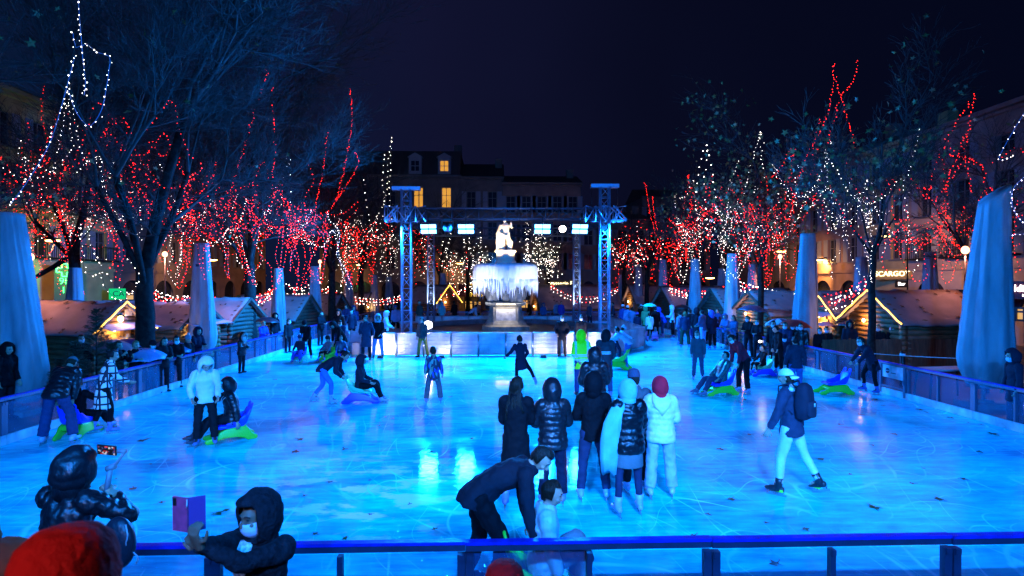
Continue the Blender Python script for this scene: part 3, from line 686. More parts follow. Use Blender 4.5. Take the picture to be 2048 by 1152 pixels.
kwht = [([(783, 275), (776, 330), (772, 390), (752, 445)], 44), ([(783, 275), (781, 340), (779, 400), (786, 470)], 44), ([(770, 310), (765, 360), (768, 420), (745, 480)], 44), ([(580, 320), (568, 355), (563, 410)], 30), ([(575, 315), (582, 350), (580, 420), (575, 470)], 30),
        ([(728, 360), (732, 400), (738, 440)], 42), ([(1413, 290), (1410, 340), (1410, 400), (1415, 470)], 33), ([(1413, 290), (1398, 335), (1393, 400), (1398, 450)], 33), ([(1416, 300), (1425, 350), (1432, 410), (1428, 470)], 33),
        ([(1520, 265), (1508, 310), (1495, 360), (1478, 420), (1450, 470)], 27), ([(1520, 265), (1524, 310), (1530, 355), (1545, 330), (1556, 380), (1558, 430)], 27), ([(1595, 330), (1590, 380), (1598, 440)], 26), ([(1650, 300), (1656, 340), (1648, 400)], 24),
        ([(1820, 370), (1812, 410), (1818, 470), (1835, 520), (1825, 545), (1800, 545)], 23), ([(1700, 365), (1720, 410), (1735, 455)], 21), ([(1700, 365), (1690, 420), (1660, 460)], 21),
        ([(160, 450), (165, 510), (170, 545), (185, 552), (200, 545)], 20), ([(205, 545), (208, 570), (225, 592), (245, 600), (262, 588), (278, 560), (270, 535), (255, 520)], 18), ([(215, 550), (235, 575), (258, 590)], 18), ([(178, 470), (185, 500), (200, 530), (215, 520)], 20)]
for pts, d in kred: pstring(pts, d, RED, 'red string of lights hanging high in a %s tree' % ('left' if pts[0][0] < 1000 else 'right'), 'red strings of lights', r=.022 if d > 30 else .017, step=.12)
for pts, d in kwht: pstring(pts, d, WHT, 'white string of lights hanging high in a %s tree' % ('left' if pts[0][0] < 1000 else 'right'), 'white strings of lights', r=.029 if d > 30 else .015, step=.16 if d < 30 else .42)
def tree_strings(key, n, zlo, zhi, reds, name, seed, zmax=99, r=.024, wr=.005):
    n = int(n*.66); r0 = random.Random(seed); T = [q for q in TIPS[key] if zlo+1 < q.z < min(zhi, zmax)]
    if not T: return
    T.sort(key=lambda q: q.z); lowT = T[:max(4, len(T)*2//5)]
    for i in range(n):
        red = r0.random() < reds; a = r0.choice(lowT if i % 2 else T); q = a.copy(); pts = [q.copy()]; drop = r0.uniform(1.8, 4.6)
        mode = r0.random()
        if mode < .6:
            end = max(zlo, q.z-drop)
            while q.z > end:
                q = q+Vector((r0.gauss(0, .16), r0.gauss(0, .12), -r0.uniform(.35, .6))); pts.append(q.copy())
            if r0.random() < .8:
                c = min(T, key=lambda z: abs((z-q).length-2.2)+r0.random()*1.5); sag = r0.uniform(.3, .9)
                pts += [q.lerp(c, .3)-Vector((0, 0, sag*.8)), q.lerp(c, .6)-Vector((0, 0, sag*.7)), c]
            elif r0.random() < .5:
                q = q+Vector((r0.choice((-1, 1))*.45, 0, -.2)); pts.append(q.copy()); q = q+Vector((r0.uniform(-.3, .4), 0, .6)); pts.append(q.copy())
        else:
            c = min(T, key=lambda z: abs((z-a).length-2.6)+r0.random()); sag = r0.uniform(.4, 1.3)
            c2 = min(T, key=lambda z: abs((z-c).length-2.2)+(a-z).length*-.2+r0.random()); s2 = r0.uniform(.3, 1)
            pts = [a, a.lerp(c, .25)-Vector((0, 0, sag*.75)), a.lerp(c, .5)-Vector((0, 0, sag)), a.lerp(c, .75)-Vector((0, 0, sag*.75)), c, c.lerp(c2, .33)-Vector((0, 0, s2)), c.lerp(c2, .66)-Vector((0, 0, s2)), c2]
        q = pts[-1]
        for hop in range(2):
            c = min(lowT, key=lambda z: abs((z-q).length-2.0)+r0.random()*2); sag = r0.uniform(.3, 1.1)
            pts += [q.lerp(c, .3)-Vector((0, 0, sag*.8)), q.lerp(c, .65)-Vector((0, 0, sag*.8)), c.copy()]; q = c
        while q.z > zlo+.3 and r0.random() < .85:
            q = q+Vector((r0.gauss(0, .15), r0.gauss(0, .12), -r0.uniform(.3, .5))); pts.append(q.copy())
        string(pts, RED if red else WHT, jit=.018, label='%s string of lights %s' % ('red' if red else 'white', name), group='%s strings of lights' % ('red' if red else 'white'), r=r*(.70 if red else .56 if r < .034 else .85), wr=wr, rr=r0, step=(.14 if r < .026 else .20 if r < .031 else .44)*(1 if red else .9))
tree_strings('L1', 26, 3.4, 9.0, .72, 'wound through the huge bare tree at the left', 101, r=.018)
tree_strings('L0', 26, 2.6, 10, .82, 'in the dark tree near the pharmacy cross', 102, r=.022)
tree_strings('L2', 30, 3.2, 9.0, .75, 'wound through the second tree on the left', 103, r=.023)
tree_strings('L3', 24, 3.4, 8.5, .65, 'in the third tree on the left behind the parasols', 104, r=.030)
tree_strings('L4', 22, 3.4, 9.0, .45, 'in the slim tree left of the truss', 105, r=.032)
tree_strings('R1', 12, 3.4, 8.0, .55, 'in the slim young tree at the right', 106, r=.016)
tree_strings('R2', 26, 3.4, 9.5, .55, 'in the leafy tree right of the rink', 107, r=.021)
tree_strings('R3', 22, 3.4, 9.5, .65, 'in the leaning tree behind the black umbrella', 108, r=.027)
tree_strings('R4', 20, 3.2, 10, .75, 'in the bare tree right of the truss', 109, r=.034)
tree_strings('R5', 16, 3.2, 10, .9, 'in the far tree nearest the right truss tower', 110, r=.038)
tree_strings('RB', 14, 3.6, 9, .9, 'in the bare tree by the pale building', 111, r=.020)
tree_strings('C1', 22, 2.6, 9.5, .04, 'in the tree behind the fountain, right of the statue', 112, r=.034)
tree_strings('C2', 20, 2.6, 9.0, .04, 'in the tree behind the fountain, left of the statue', 113, r=.034)
tree_strings('C3', 14, 2.6, 9.5, .3, 'in the tree before the mansard house', 114, r=.034)
# garlands swagged over the market huts
def swag(p0, p1, d0, d1, sag, rows, name, tall=.5):
    for i in range(rows):
        a = at(*p0, d0)+Vector((0, 0, tall*(i/max(1, rows-1)-.5))); c = at(*p1, d1)+Vector((0, 0, tall*(i/max(1, rows-1)-.5))); s = sag*rnd.uniform(.8, 1.2)
        pts = [a.lerp(c, t)-Vector((0, 0, s*4*t*(1-t))) for t in (0, .2, .4, .6, .8, 1)]
        string(pts, RED if i % 2 else WHT, '%s garland of lights swagged %s' % ('red' if i % 2 else 'white', name), 'garlands over the market', r=.024 if d0 < 30 else .032, step=.19 if d0 < 36 else .30, jit=.04)
swag((308, 592), (378, 606), 26, 24, .15, 7, 'above the roofs left of the closed parasol', .55)
swag((425, 604), (545, 588), 30, 34, .35, 6, 'over the huts behind the second left tree', .5)
swag((540, 588), (660, 580), 36, 42, .4, 5, 'over the huts behind the third left tree', .5)
swag((660, 582), (800, 598), 44, 48, .6, 5, 'over the huts left of the truss', .5)
swag((560, 565), (640, 560), 36, 40, .5, 3, 'between the left parasols', .3)
swag((870, 596), (930, 580), 46, 46, .1, 4, 'over the hut left of the fountain', .35)
swag((1103, 575), (1235, 580), 52, 50, 1.0, 4, 'over the hut right of the fountain', .4)
swag((1340, 580), (1480, 568), 40, 34, .5, 6, 'over the huts behind the skaters', .55)
swag((1480, 572), (1600, 600), 32, 28, .1, 5, 'over the snowy roofs right of the rink', .5)
swag((1636, 605), (1745, 558), 25, 22, .3, 6, 'over the hut behind the young tree', .55)
# ================================================================ closed parasols
canvas = mat('parasol_cover', (.26, .27, .30), .6, bump=.6, bscale=3.2, stretch=(2.5, 2.5, .6), var=.3, vscale=1.6, spec=.25)
seamm = mat('dark_seam', (.03, .04, .07), .7)
def parasol(px, d, label, wd, top, bot=.45, slant=0, row='closed parasols round the rink', seed=1, strap=False, tilt=0, lettering=None):
    p = gx(px, d); t = empty('closed_parasol', p); tag(t, label, 'parasol', row); r0 = random.Random(seed)
    h = top-bot; ph = [r0.uniform(0, 6) for _ in range(4)]; n = 56; rs = []
    FW = ((0, .62), (.03, .70), (.10, .93), (.155, 1.0), (.20, .995), (.4, .89), (.6, .78), (.8, .665), (.97, .57), (1.0, .56))
    for f_ in [i/40 for i in range(41)]:
        w_ = float(np.interp(f_, [q[0] for q in FW], [q[1] for q in FW]))
        ring = []; z = bot+h*f_
        for k in range(n):
            a = 2*PI*k/n; fold = 1+(.07+.06*(1-f_))*math.sin(8*a+ph[0]+1.2*f_)*(.6+.4*math.sin(2*a+ph[1]))+.035*math.sin(19*a+ph[2]+3*f_)+.05*math.sin(3*a+ph[3]+4*f_)+.035*noise.noise(Vector((math.cos(a)*2.2, math.sin(a)*2.2, f_*9+seed)))+.025*noise.noise(Vector((math.cos(a)*6, math.sin(a)*6, f_*26+seed)))
            rr_ = wd/2*w_*fold
            ring.append(Vector((math.cos(a)*rr_+tilt*f_, math.sin(a)*rr_*.8, z+(slant*math.cos(a)*f_*f_ if slant else 0))))
        rs.append(ring)
    b = MB(); b.rings(rs); b.build('cover', canvas, t)
    b = MB(); b.tube([(0, 0, 0), (0, 0, bot+.3)], .045, 10); b.build('pole', steel, t)
    b = MB(); b.box((0, 0, .06), (.85, .85, .12)); b.box((0, 0, .15), (.3, .3, .06)); b.build('base', mat('concrete_base', (.25, .25, .26), .8, bump=.3), t, False)
    b = MB(); q = []
    for i in range(12):
        f_ = .15+.84*i/11; w_ = np.interp(f_, (0, .17, .4, .7, 1), (.6, 1.0, .9, .70, .50)); a = -.55
        q.append((math.cos(a)*wd/2*w_*.97+tilt*f_, math.sin(a)*wd/2*w_*.86, bot+h*f_))
    b.tube(q, .012, 4); b.build('seam', seamm, t)
    if strap:
        b = MB(); rs = []
        for z in (-.05, .05): rs.append([Vector((math.cos(2*PI*k/20)*wd*.31+tilt*.8, math.sin(2*PI*k/20)*wd*.26, bot+h*.80+z)) for k in range(20)])
        b.rings(rs, False); b.build('strap', seamm, t)
    if lettering:
        text('lettering', lettering, .085, seamm, t, (.05, -wd*.42, bot+h*.06+.1), (PI/2, 0, 0), .004)
    return t
parasol(36, 13.6, 'leftmost and widest closed parasol, cut by the left edge', 1.30, 4.75, .28, seed=1, lettering='GARANT', tilt=-.30)
parasol(404, 22.6, 'tall closed parasol with a dark strap near its top, left of the white-hooded skater', .98, 4.66, .3, seed=2, strap=True)
parasol(557, 31.0, 'closed parasol rising left of the two dark hut gables', .80, 3.9, .3, seed=3)
parasol(630, 36.0, 'closed parasol between the two dark hut gables', .80, 4.15, .3, seed=4)
parasol(697, 45.0, 'fourth closed parasol counting from the big left tree', .85, 4.0, .3, seed=5)
parasol(749, 50.0, 'closed parasol hidden partly by the crowd left of the truss', .8, 3.8, .3, seed=6)
parasol(778, 56.0, 'last closed parasol on the left, next to the truss tower', .9, 3.7, .3, seed=7)
parasol(1968, 14.4, 'huge closed parasol with a slanted top at the right edge', 1.22, 5.32, .5, slant=.24, seed=8, tilt=.26)
parasol(1610, 22.7, 'closed parasol rising behind the red umbrella', .95, 5.05, .35, seed=9, tilt=.1)
parasol(1465, 29.8, 'closed parasol behind the dark umbrella and the far end of the right barrier', .86, 4.62, .35, seed=10)
parasol(1391, 35, 'closed parasol behind the black umbrella', .84, 4.55, .35, seed=11)
parasol(1326, 42, 'closed parasol behind the green umbrella, to its right', .82, 4.8, .35, seed=12)
parasol(1277, 49, 'closed parasol behind the green umbrella, to its left', .84, 4.65, .35, seed=13)
parasol(1243, 56, 'smallest far closed parasol right of the truss', .95, 3.9, .35, seed=14)
for px, d, tp, lb in ((150, 24.5, 3.75, 'dusky closed parasol beside the green pharmacy cross'), (1722, 27.5, 4.35, 'dusky closed parasol behind the young tree'), (1860, 26, 4.5, 'dusky closed parasol behind the log hut at the right'), (1505, 38, 4.35, 'dusky far closed parasol beyond the snowy roofs, right of the leafy tree'), (1443, 44, 4.2, 'dusky far closed parasol beyond the snowy roofs, left of the leafy tree'), (886, 52, 4.0, 'dusky closed parasol between the arches left of the fountain'), (1150, 60, 3.6, 'dusky closed parasol behind the rear right truss tower')):
    parasol(px, d, lb, .85, tp, .4, row='closed parasols among the huts', seed=int(px))

# ================================================================ market huts
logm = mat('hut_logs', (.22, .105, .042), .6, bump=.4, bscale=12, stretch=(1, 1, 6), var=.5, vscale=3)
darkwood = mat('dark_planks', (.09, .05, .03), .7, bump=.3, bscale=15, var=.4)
snowfelt = mat('white_roof_felt', (.27, .215, .205), .75, bump=.6, bscale=4, var=.22, vscale=1.6)
rope = emat('amber_rope_light', (1, .48, .06), 7)
bulbw = emat('warm_bulb', (1, .62, .22), 25)
goldin = mat('hut_interior', (.45, .25, .08), .6, var=.6, vscale=5)
def leafstain(b, r0, pts_fn, n):
    for _ in range(n):
        p, nn = pts_fn(); maple(b, p+nn*.012, r0.uniform(.06, .13), nn, r0.uniform(0, 6), 0)
def hut(px, d, rz, label, w=3.0, dp=2.4, eave=1.9, ridge=2.75, lights=True, counter=False, dark=False, glow=60, seed=1, lantern=False, scale=1.0, off=0):
    p = gx(px, d); t = empty('market_hut', p, R(rz)); tag(t, label, 'hut', 'wooden market huts'); r0 = random.Random(seed)
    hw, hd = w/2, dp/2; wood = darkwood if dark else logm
    # log walls; ridge along local x, gables at +-x
    b = MB(); n = max(6, int(eave/.17)); st = eave/n
    op = (-hd*.75, hd*.75, .95, eave*.98) if counter else None
    for k in range(n):
        z = st*(k+.5)
        for y in (-hd, hd): b.tube([(-hw-.1, y, z), (hw+.1, y, z)], st*.54, 8)
        for x in (-hw, hw):
            if counter and x < 0 and z > .95: 
                for y0, y1 in ((-hd-.1, -hd*.72), (hd*.72, hd+.1)): b.tube([(x, y0, z), (x, y1, z)], st*.54, 8)
            else: b.tube([(x, -hd-.1, z), (x, hd+.1, z)], st*.54, 8)
    ng = int((ridge-eave)/st)
    for k in range(ng):
        z = eave+st*(k+.5); yy = hd*(1-(z-eave)/(ridge-eave))
        for x in (-hw, hw): b.tube([(x, -yy, z), (x, yy, z)], st*.54, 8)
    b.build('log_wall', wood, t)
    # roof slabs
    ov = .28
    for sg in (-1, 1):
        a = Vector((0, 0, ridge+.06)); sl = (eave-ridge)/hd; e = Vector((0, sg*(hd+ov), ridge+.06+sl*(hd+ov)))
        b = MB(); nx, ny = 14, 6; top = []; 
        for i in range(nx+1):
            for j in range(ny+1):
                q = a.lerp(e, j/ny)+Vector(((i/nx-.5)*(w+2*ov), 0, .02*math.sin(i*1.7+j)+.015*r0.gauss(0, 1)))
                top.append(q)
        vs = top+[q-Vector((0, 0, .07)) for q in top]; m_ = len(top); fs = []
        for i in range(nx):
            for j in range(ny):
                q = i*(ny+1)+j; fs.append((q, q+1, q+ny+2, q+ny+1)); fs.append((m_+q, m_+q+ny+1, m_+q+ny+2, m_+q+1))
        edge = [i*(ny+1) for i in range(nx+1)]+[nx*(ny+1)+j for j in range(1, ny+1)]+[i*(ny+1)+ny for i in range(nx-1, -1, -1)]+[j for j in range(ny-1, 0, -1)]
        for u, v in zip(edge, edge[1:]+edge[:1]): fs.append((u, v, m_+v, m_+u))
        b.add(vs, fs)
        nn = Vector((0, sg*(ridge-eave), hd)).normalized()
        lf = MB()
        leafstain(lf, r0, lambda: (a.lerp(e, r0.random())+Vector((r0.uniform(-hw, hw), 0, .03)), nn), 16)
        rf = b.build('roof', snowfelt, t); 
        lf.build('wet_leaves', mat('wet_brown_leaf', (.06, .03, .02), .6), rf, False, fix=False)
    b = MB()
    for sg in (-1, 1):
        a = Vector((-hw-ov-.02, 0, ridge+.02)); e = Vector((-hw-ov-.02, sg*(hd+ov), ridge+.02+(eave-ridge)/hd*(hd+ov)))
        b.bar(a, e, .03, .12)
    b.build('barge_board', darkwood, t, False)
    if lights:
        b = MB()
        for sg in (-1, 1):
            a = Vector((-hw-ov-.05, 0, ridge+.06)); e = Vector((-hw-ov-.05, sg*(hd+ov), ridge+.06+(eave-ridge)/hd*(hd+ov)))
            q = [a.lerp(e, k/8)+Vector((0, 0, -.02*math.sin(k*2.1))) for k in range(9)]; b.tube(q, .022, 6)
        b.build('rope_light', rope, t)
    M = Matrix.Translation(p) @ Matrix.Rotation(R(rz), 4, 'Z')
    if counter:
        b = MB(); b.box((-hw-.25, 0, .93), (.5, dp, .06)); b.build('counter', darkwood, t, False)
        b = MB(); b.add([(-hw+.25, -hd*.7, .96), (-hw+.25, hd*.7, .96), (-hw+.25, hd*.7, eave), (-hw+.25, -hd*.7, eave)], [(0, 1, 2, 3)])
        for q in range(14): b.box((-hw+.2, r0.uniform(-hd*.65, hd*.65), r0.uniform(1.05, eave-.2)), (.08, r0.uniform(.06, .2), r0.uniform(.08, .25)))
        b.build('stocked_shelves', goldin, t, False)
        b = MB(); b.add([(-hw-.02, -hd, eave+.12), (-hw-.02, hd, eave+.12), (-hw-.75, hd, eave-.06), (-hw-.75, -hd, eave-.06)], [(0, 1, 2, 3)]); solid(b.build('awning_flap', mat('lilac_canvas', (.30, .24, .34), .7), t, False), .02)
        b = MB(); b.ell((-hw+.0, .2, eave-.1), .05, .05, .06); b.build('counter_bulb', bulbw, t)
        lamp('hut_glow', 'POINT', M @ Vector((-hw-.05, .1, eave-.2)), glow, (1, .55, .16), size=.12)
    if lantern:
        b = MB(); b.ell((-hw-.17, .12, eave+.28), .085, .085, .12); b.build('lantern', bulbw, t)
        b = MB(); b.bar((-hw, .12, eave+.42), (-hw-.2, .12, eave+.42), .02); b.lathe([(.11, eave+.38), (.02, eave+.46)], (-hw-.17, .12, 0), 8); b.build('lantern_bracket', blk, t)
        b = MB(); b.box((-hw-.10, -.28, eave+.48), (.03, .30, .24)); b.build('notice', mat('paper_sign', (.55, .5, .4), .7, var=.3, vscale=14), t, False)
        lamp('lantern_glow', 'POINT', M @ Vector((-hw-.38, .12, eave+.25)), 26, (1, .50, .12), size=.08)
    elif glow and not counter:
        b = MB(); b.ell((-hw-.16, .35, eave*.93), .05, .05, .07); b.build('wall_bulb', bulbw, t)
        lamp('hut_glow', 'POINT', M @ Vector((-hw-.3, .35, eave*.93)), glow, (1, .50, .12), size=.08)
    return t
hut(160, 20.3, 168, 'log hut with amber-lit gable and lantern at the left', 3.2, 2.1, 1.58, 2.40, counter=True, lantern=True, glow=30, seed=1)
hut(175, 23.6, 170, 'log hut behind the amber-lit hut, only its roof showing', 4.8, 2.6, 1.55, 2.30, lights=False, glow=0, seed=2)
hut(330, 23.5, 170, 'log hut with a row of warm bulbs right of the big left tree', 3.0, 2.3, 1.5, 2.28, lights=False, counter=True, glow=40, seed=3)
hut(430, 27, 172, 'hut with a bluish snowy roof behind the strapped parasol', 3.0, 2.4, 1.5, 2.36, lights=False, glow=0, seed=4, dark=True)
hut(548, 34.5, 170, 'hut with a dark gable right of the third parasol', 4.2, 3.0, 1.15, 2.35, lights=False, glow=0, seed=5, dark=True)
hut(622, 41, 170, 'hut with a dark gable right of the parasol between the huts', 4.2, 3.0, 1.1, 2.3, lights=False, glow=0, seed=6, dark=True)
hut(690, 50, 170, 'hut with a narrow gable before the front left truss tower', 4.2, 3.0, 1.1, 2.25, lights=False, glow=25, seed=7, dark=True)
hut(866, 50, 140, 'hut with amber roof edge left of the fountain', 3.4, 2.6, 1.6, 2.9, glow=30, seed=8)
hut(1150, 54, 12, 'wide hut with a snowy roof right of the fountain', 7.5, 3.4, 1.0, 2.9, lights=False, glow=30, seed=9)
hut(1300, 50, 8, 'far hut behind the green umbrella', 3.4, 2.8, 1.6, 2.9, lights=False, glow=40, seed=10)
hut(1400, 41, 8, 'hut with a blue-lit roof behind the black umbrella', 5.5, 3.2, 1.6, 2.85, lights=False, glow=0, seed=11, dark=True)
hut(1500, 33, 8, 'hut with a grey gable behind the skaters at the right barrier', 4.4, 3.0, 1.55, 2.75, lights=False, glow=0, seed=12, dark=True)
hut(1590, 28.6, 8, 'hut with a lilac snowy roof left of the red umbrella', 4.6, 3.0, 1.7, 2.65, lights=False, glow=30, seed=13)
hut(1700, 25.0, 8, 'log hut with lit doorway left of the young tree', 2.7, 2.0, 1.75, 2.65, counter=True, glow=45, seed=14)
hut(1828, 21.6, 7, 'largest log hut with amber gable right of the young tree', 3.3, 2.6, 1.82, 2.78, glow=55, seed=15)
# strung bulbs of the hut right of the big tree
hp = gx(335, 21.0)
b = MB()
for k in range(4): b.octa(at(322+k*9, 689, 21.0), .035, 1)
b.tube([at(318+k*5, 688, 21.0) for k in range(8)], .008, 4)
tag(b.build('bulb_row', [wire_d, bulbw], None, False), 'row of four warm bulbs under the hut eave right of the big left tree', 'string lights')

# ================================================================ buildings
win_dark = mat('dark_window_glass', (.02, .022, .03), .12, spec=.8)
win_lit = emat('lit_window', (1, .44, .05), .8)
win_dim = emat('dim_lit_window', (1, .5, .1), .5)
shutter = mat('grey_shutters', (.22, .22, .25), .7)
roofm = mat('tile_roof', (.06, .035, .03), .8, bump=.6, bscale=10, stretch=(8, 1, 1))
def wallmat(n, c): return mat('plaster_'+n, c, .85, bump=.3, bscale=6, var=.3, vscale=.8)
def building(label, p0, p1, height, cols, rows, wm, name='townhouse', depth=9, roof=1.6, mans=False, z0=4.2, wh=1.8, ww=1.05, lit=(), shut=True, arch_ground=0, dorm=0, domlit=(), balcony=False, cornice=True, attic=False, ground_mat=None):
    p0, p1 = Vector(p0), Vector(p1); W = (p1-p0).length; d = (p1-p0).normalized(); rz = math.atan2(d.y, d.x)
    t = empty(name, p0, rz); tag(t, label, 'building', 'houses round the square')
    # facade in local coords: x along, outside = -y
    wins = []; 
    if cols:
        cw = W/cols; fh = (height-z0-.6)/rows
        for c in range(cols):
            for r_ in range(rows):
                h_ = wh if not (attic and r_ == rows-1) else .9
                x = cw*(c+.5); z = z0+fh*r_+(.45 if not (attic and r_ == rows-1) else .7); wins.append((x-ww/2, x+ww/2, z, min(z+h_, z0+fh*(r_+1)-.25), (c, r_)))
    gz = []
    if arch_ground:
        aw = W/arch_ground
        for c in range(arch_ground): gz.append((aw*(c+.5)-aw*.33, aw*(c+.5)+aw*.33, .1, 3.3, ('g', c)))
    allw = wins+gz; b = MB()
    xs = sorted({0, W, *[w_[0] for w_ in allw], *[w_[1] for w_ in allw]}); zs = sorted({0, height, *[w_[2] for w_ in allw], *[w_[3] for w_ in allw]})
    for i in range(len(xs)-1):
        for j in range(len(zs)-1):
            cx, cz = (xs[i]+xs[i+1])/2, (zs[j]+zs[j+1])/2
            if any(w_[0] < cx < w_[1] and w_[2] < cz < w_[3] for w_ in allw): continue
            b.add([(xs[i], 0, zs[j]), (xs[i+1], 0, zs[j]), (xs[i+1], 0, zs[j+1]), (xs[i], 0, zs[j+1])], [(0, 1, 2, 3)])
    for x0, x1, a0, a1, _ in allw:
        D = .22
        for q in (((x0, a0), (x1, a0)), ((x1, a0), (x1, a1)), ((x1, a1), (x0, a1)), ((x0, a1), (x0, a0))):
            (xa, za), (xb, zb) = q; b.add([(xa, 0, za), (xb, 0, zb), (xb, D, zb), (xa, D, za)], [(0, 1, 2, 3)])
    b.add([(0, 0, 0), (0, depth, 0), (0, depth, height), (0, 0, height)], [(0, 1, 2, 3)]); b.add([(W, 0, 0), (W, depth, 0), (W, depth, height), (W, 0, height)], [(3, 2, 1, 0)])
    b.add([(0, depth, 0), (W, depth, 0), (W, depth, height), (0, depth, height)], [(0, 1, 2, 3)])
    b.build('wall', wm, t, False, fix=False)
    for x0, x1, a0, a1, key in wins:
        f_ = MB(); cx = (x0+x1)/2
        for x in (x0+.04, cx, x1-.04): f_.box((x, .17, (a0+a1)/2), (.06, .05, a1-a0-.004))
        for z in (a0+.04, a0+(a1-a0)*.62, a1-.04): f_.box((cx, .18, z), (x1-x0-.01, .04, .05))
        f_.box((cx, -.05, a0-.06), (x1-x0+.2, .14, .08))
        wo = f_.build('window', mat('window_frame_paint', (.14, .13, .13), .6), t, False)
        g_ = MB(); g_.add([(x0, .205, a0), (x1, .205, a0), (x1, .205, a1), (x0, .205, a1)], [(0, 1, 2, 3)]); g_.build('pane', win_lit if key in lit else win_dark, wo, False, fix=False)
        if shut and key not in lit:
            for sg in (-1, 1):
                s_ = MB(); s_.box((cx+sg*(x1-x0)*.78, -.03, (a0+a1)/2), ((x1-x0)*.5, .05, a1-a0)); s_.build('shutter', shutter, wo, False)
        if balcony and key[1] == 0:
            s_ = MB(); s_.box((cx, -.3, a0-.12), (x1-x0+.8, .6, .1))
            for k in range(12): s_.box((x0-.35+(x1-x0+.7)*k/11, -.56, a0+.35), (.025, .025, .85))
            s_.box((cx, -.56, a0+.78), (x1-x0+.8, .04, .04)); s_.build('balcony', blk, t, False)
    for x0, x1, a0, a1, key in gz:
        g_ = MB(); n = 10; cx, rr_ = (x0+x1)/2, (x1-x0)/2
        g_.add([(x0, .21, a0), (x1, .21, a0), (x1, .21, a1), (x0, .21, a1)], [(0, 1, 2, 3)])
        ao = g_.build('arch_opening', win_dark, t, False, fix=False)
        b = MB()   # spandrels that turn the square opening into an arch
        for sg in (-1, 1):
            prev = (rr_, a1-rr_)
            for k in range(1, n+1):
                a = PI/2*k/n; cur = (math.cos(a)*rr_, a1-rr_+math.sin(a)*rr_)
                b.add([(cx+sg*prev[0], -.002, prev[1]), (cx+sg*cur[0], -.002, cur[1]), (cx+sg*cur[0], -.002, a1+.02), (cx+sg*prev[0], -.002, a1+.02)], [(0, 1, 2, 3)])
                prev = cur
        b.build('arch', wm, ao, False, fix=False)
    if cornice:
        b = MB(); b.box((W/2, -.18, height-.12), (W+.3, .5, .22)); b.box((W/2, -.1, height-.36), (W+.1, .28, .16)); b.build('cornice', wm, t, False)
        b = MB(); b.box((W/2, -.05, z0-.25), (W-.02, .16, .2)); b.build('string_course', wm, t, False)
    if mans:
        b = MB(); b.prism([(-.3, height), (depth, height), (depth-1, height+roof), (.7, height+roof)], W, 'x', (W/2, 0, 0)); rf = b.build('roof', roofm, t, False)
        b = MB(); b.box((W-.5, depth*.4, height+roof+.6), (.9, .8, 1.6)); b.build('chimney', wm, rf, False)
        for k in range(dorm):
            x = W*(k+.5)/dorm if dorm != 2 else W-5.1+k*3.3
            dm = MB(); dm.box((x, .15, height+1.05), (1.45, .9, 1.9)); dm.prism([(-.9, 0), (.9, 0), (0, .5)], 1.0, 'y', (x, .1, height+2.0)); dd = dm.build('dormer', mat('dormer_stone', (.26, .25, .26), .8), rf, False)
            g_ = MB()
            for sg in (-1, 1):
                for zz in (.55, 1.15): g_.box((x+sg*.24, -.315, height+zz+.15), (.40, .02, .52))
            g_.build('pane', win_lit if k in domlit else win_dark, dd, False)
    elif roof:
        b = MB(); b.prism([(-.55, height+.003), (depth+.4, height+.003), (depth/2, height+roof)], W+.3, 'x', (W/2, 0, 0)); rf = b.build('roof', roofm, t, False)
        b = MB(); b.box((W*.9, depth*.35, height+roof*.8), (.8, .7, 1.6)); b.build('chimney', wm, rf, False)
    return t
W1, W2, W3, W4 = wallmat('grey', (.15, .115, .10)), wallmat('cream', (.46, .34, .15)), wallmat('rose', (.24, .14, .11)), wallmat('white', (.30, .21, .19))
# far side of the square
D_ = 66
def fx(px): return gx(px, D_).x
building('mansard-roofed house with two dormers, one lit yellow, at the far end', (fx(800)-9, D_, 0), (fx(921), D_, 0), 15.4, 5, 3, W1, depth=10, roof=2.9, mans=True, lit=((3, 2), (4, 2)), dorm=2, domlit=(1,), shut=False, wh=2.3, ww=1.1, arch_ground=5)
building('narrow dark house with a loggia beside the mansard house', (fx(921), D_+.4, 0), (fx(1006), D_+.4, 0), 15.3, 2, 3, W1, depth=9, roof=2.4, wh=2.0, arch_ground=2)
building('low-roofed rose house above the right half of the truss', (fx(1006), D_, 0), (fx(1162), D_, 0), 14.6, 5, 3, W3, depth=9, roof=1.6, wh=1.9, arch_ground=4)
building('dim low house right of the truss at the far end', (fx(1162), D_+.5, 0), (fx(1300), D_+.5, 0), 10.5, 4, 2, W3, depth=9, roof=1.4, arch_ground=4)
building('far dark house at the right corner of the square', (fx(1300), D_+3, 0), (26, D_+3, 0), 13.5, 4, 3, W1, depth=9, roof=1.6, arch_ground=4)
# right side
def rs(y0, y1, *a, **k): return building(a[0], (26, y1, 0), (26, y0, 0), *a[1:], **k)
rs(14, 24.5, 'nearest house on the right with a dark red shop front', 11.8, 3, 2, W3, depth=8, roof=1.3)
rs(24.5, 35.4, 'pale stone house with arched attic openings at the right', 12.2, 4, 3, W4, depth=8, roof=0, attic=True, arch_ground=3, wh=2.1, balcony=True)
rs(35.4, 39.8, 'narrow cream house at the right with a lit restaurant sign', 12.2, 2, 3, W2, depth=8, roof=1.2, wh=1.8)
rs(39.8, 50, 'rose house behind the leafy young trees at the right', 12.6, 4, 3, W3, depth=8, roof=1.4, arch_ground=3)
rs(50, 66, 'far grey house in the right-hand row', 12, 5, 3, W1, depth=8, roof=1.4, arch_ground=4)
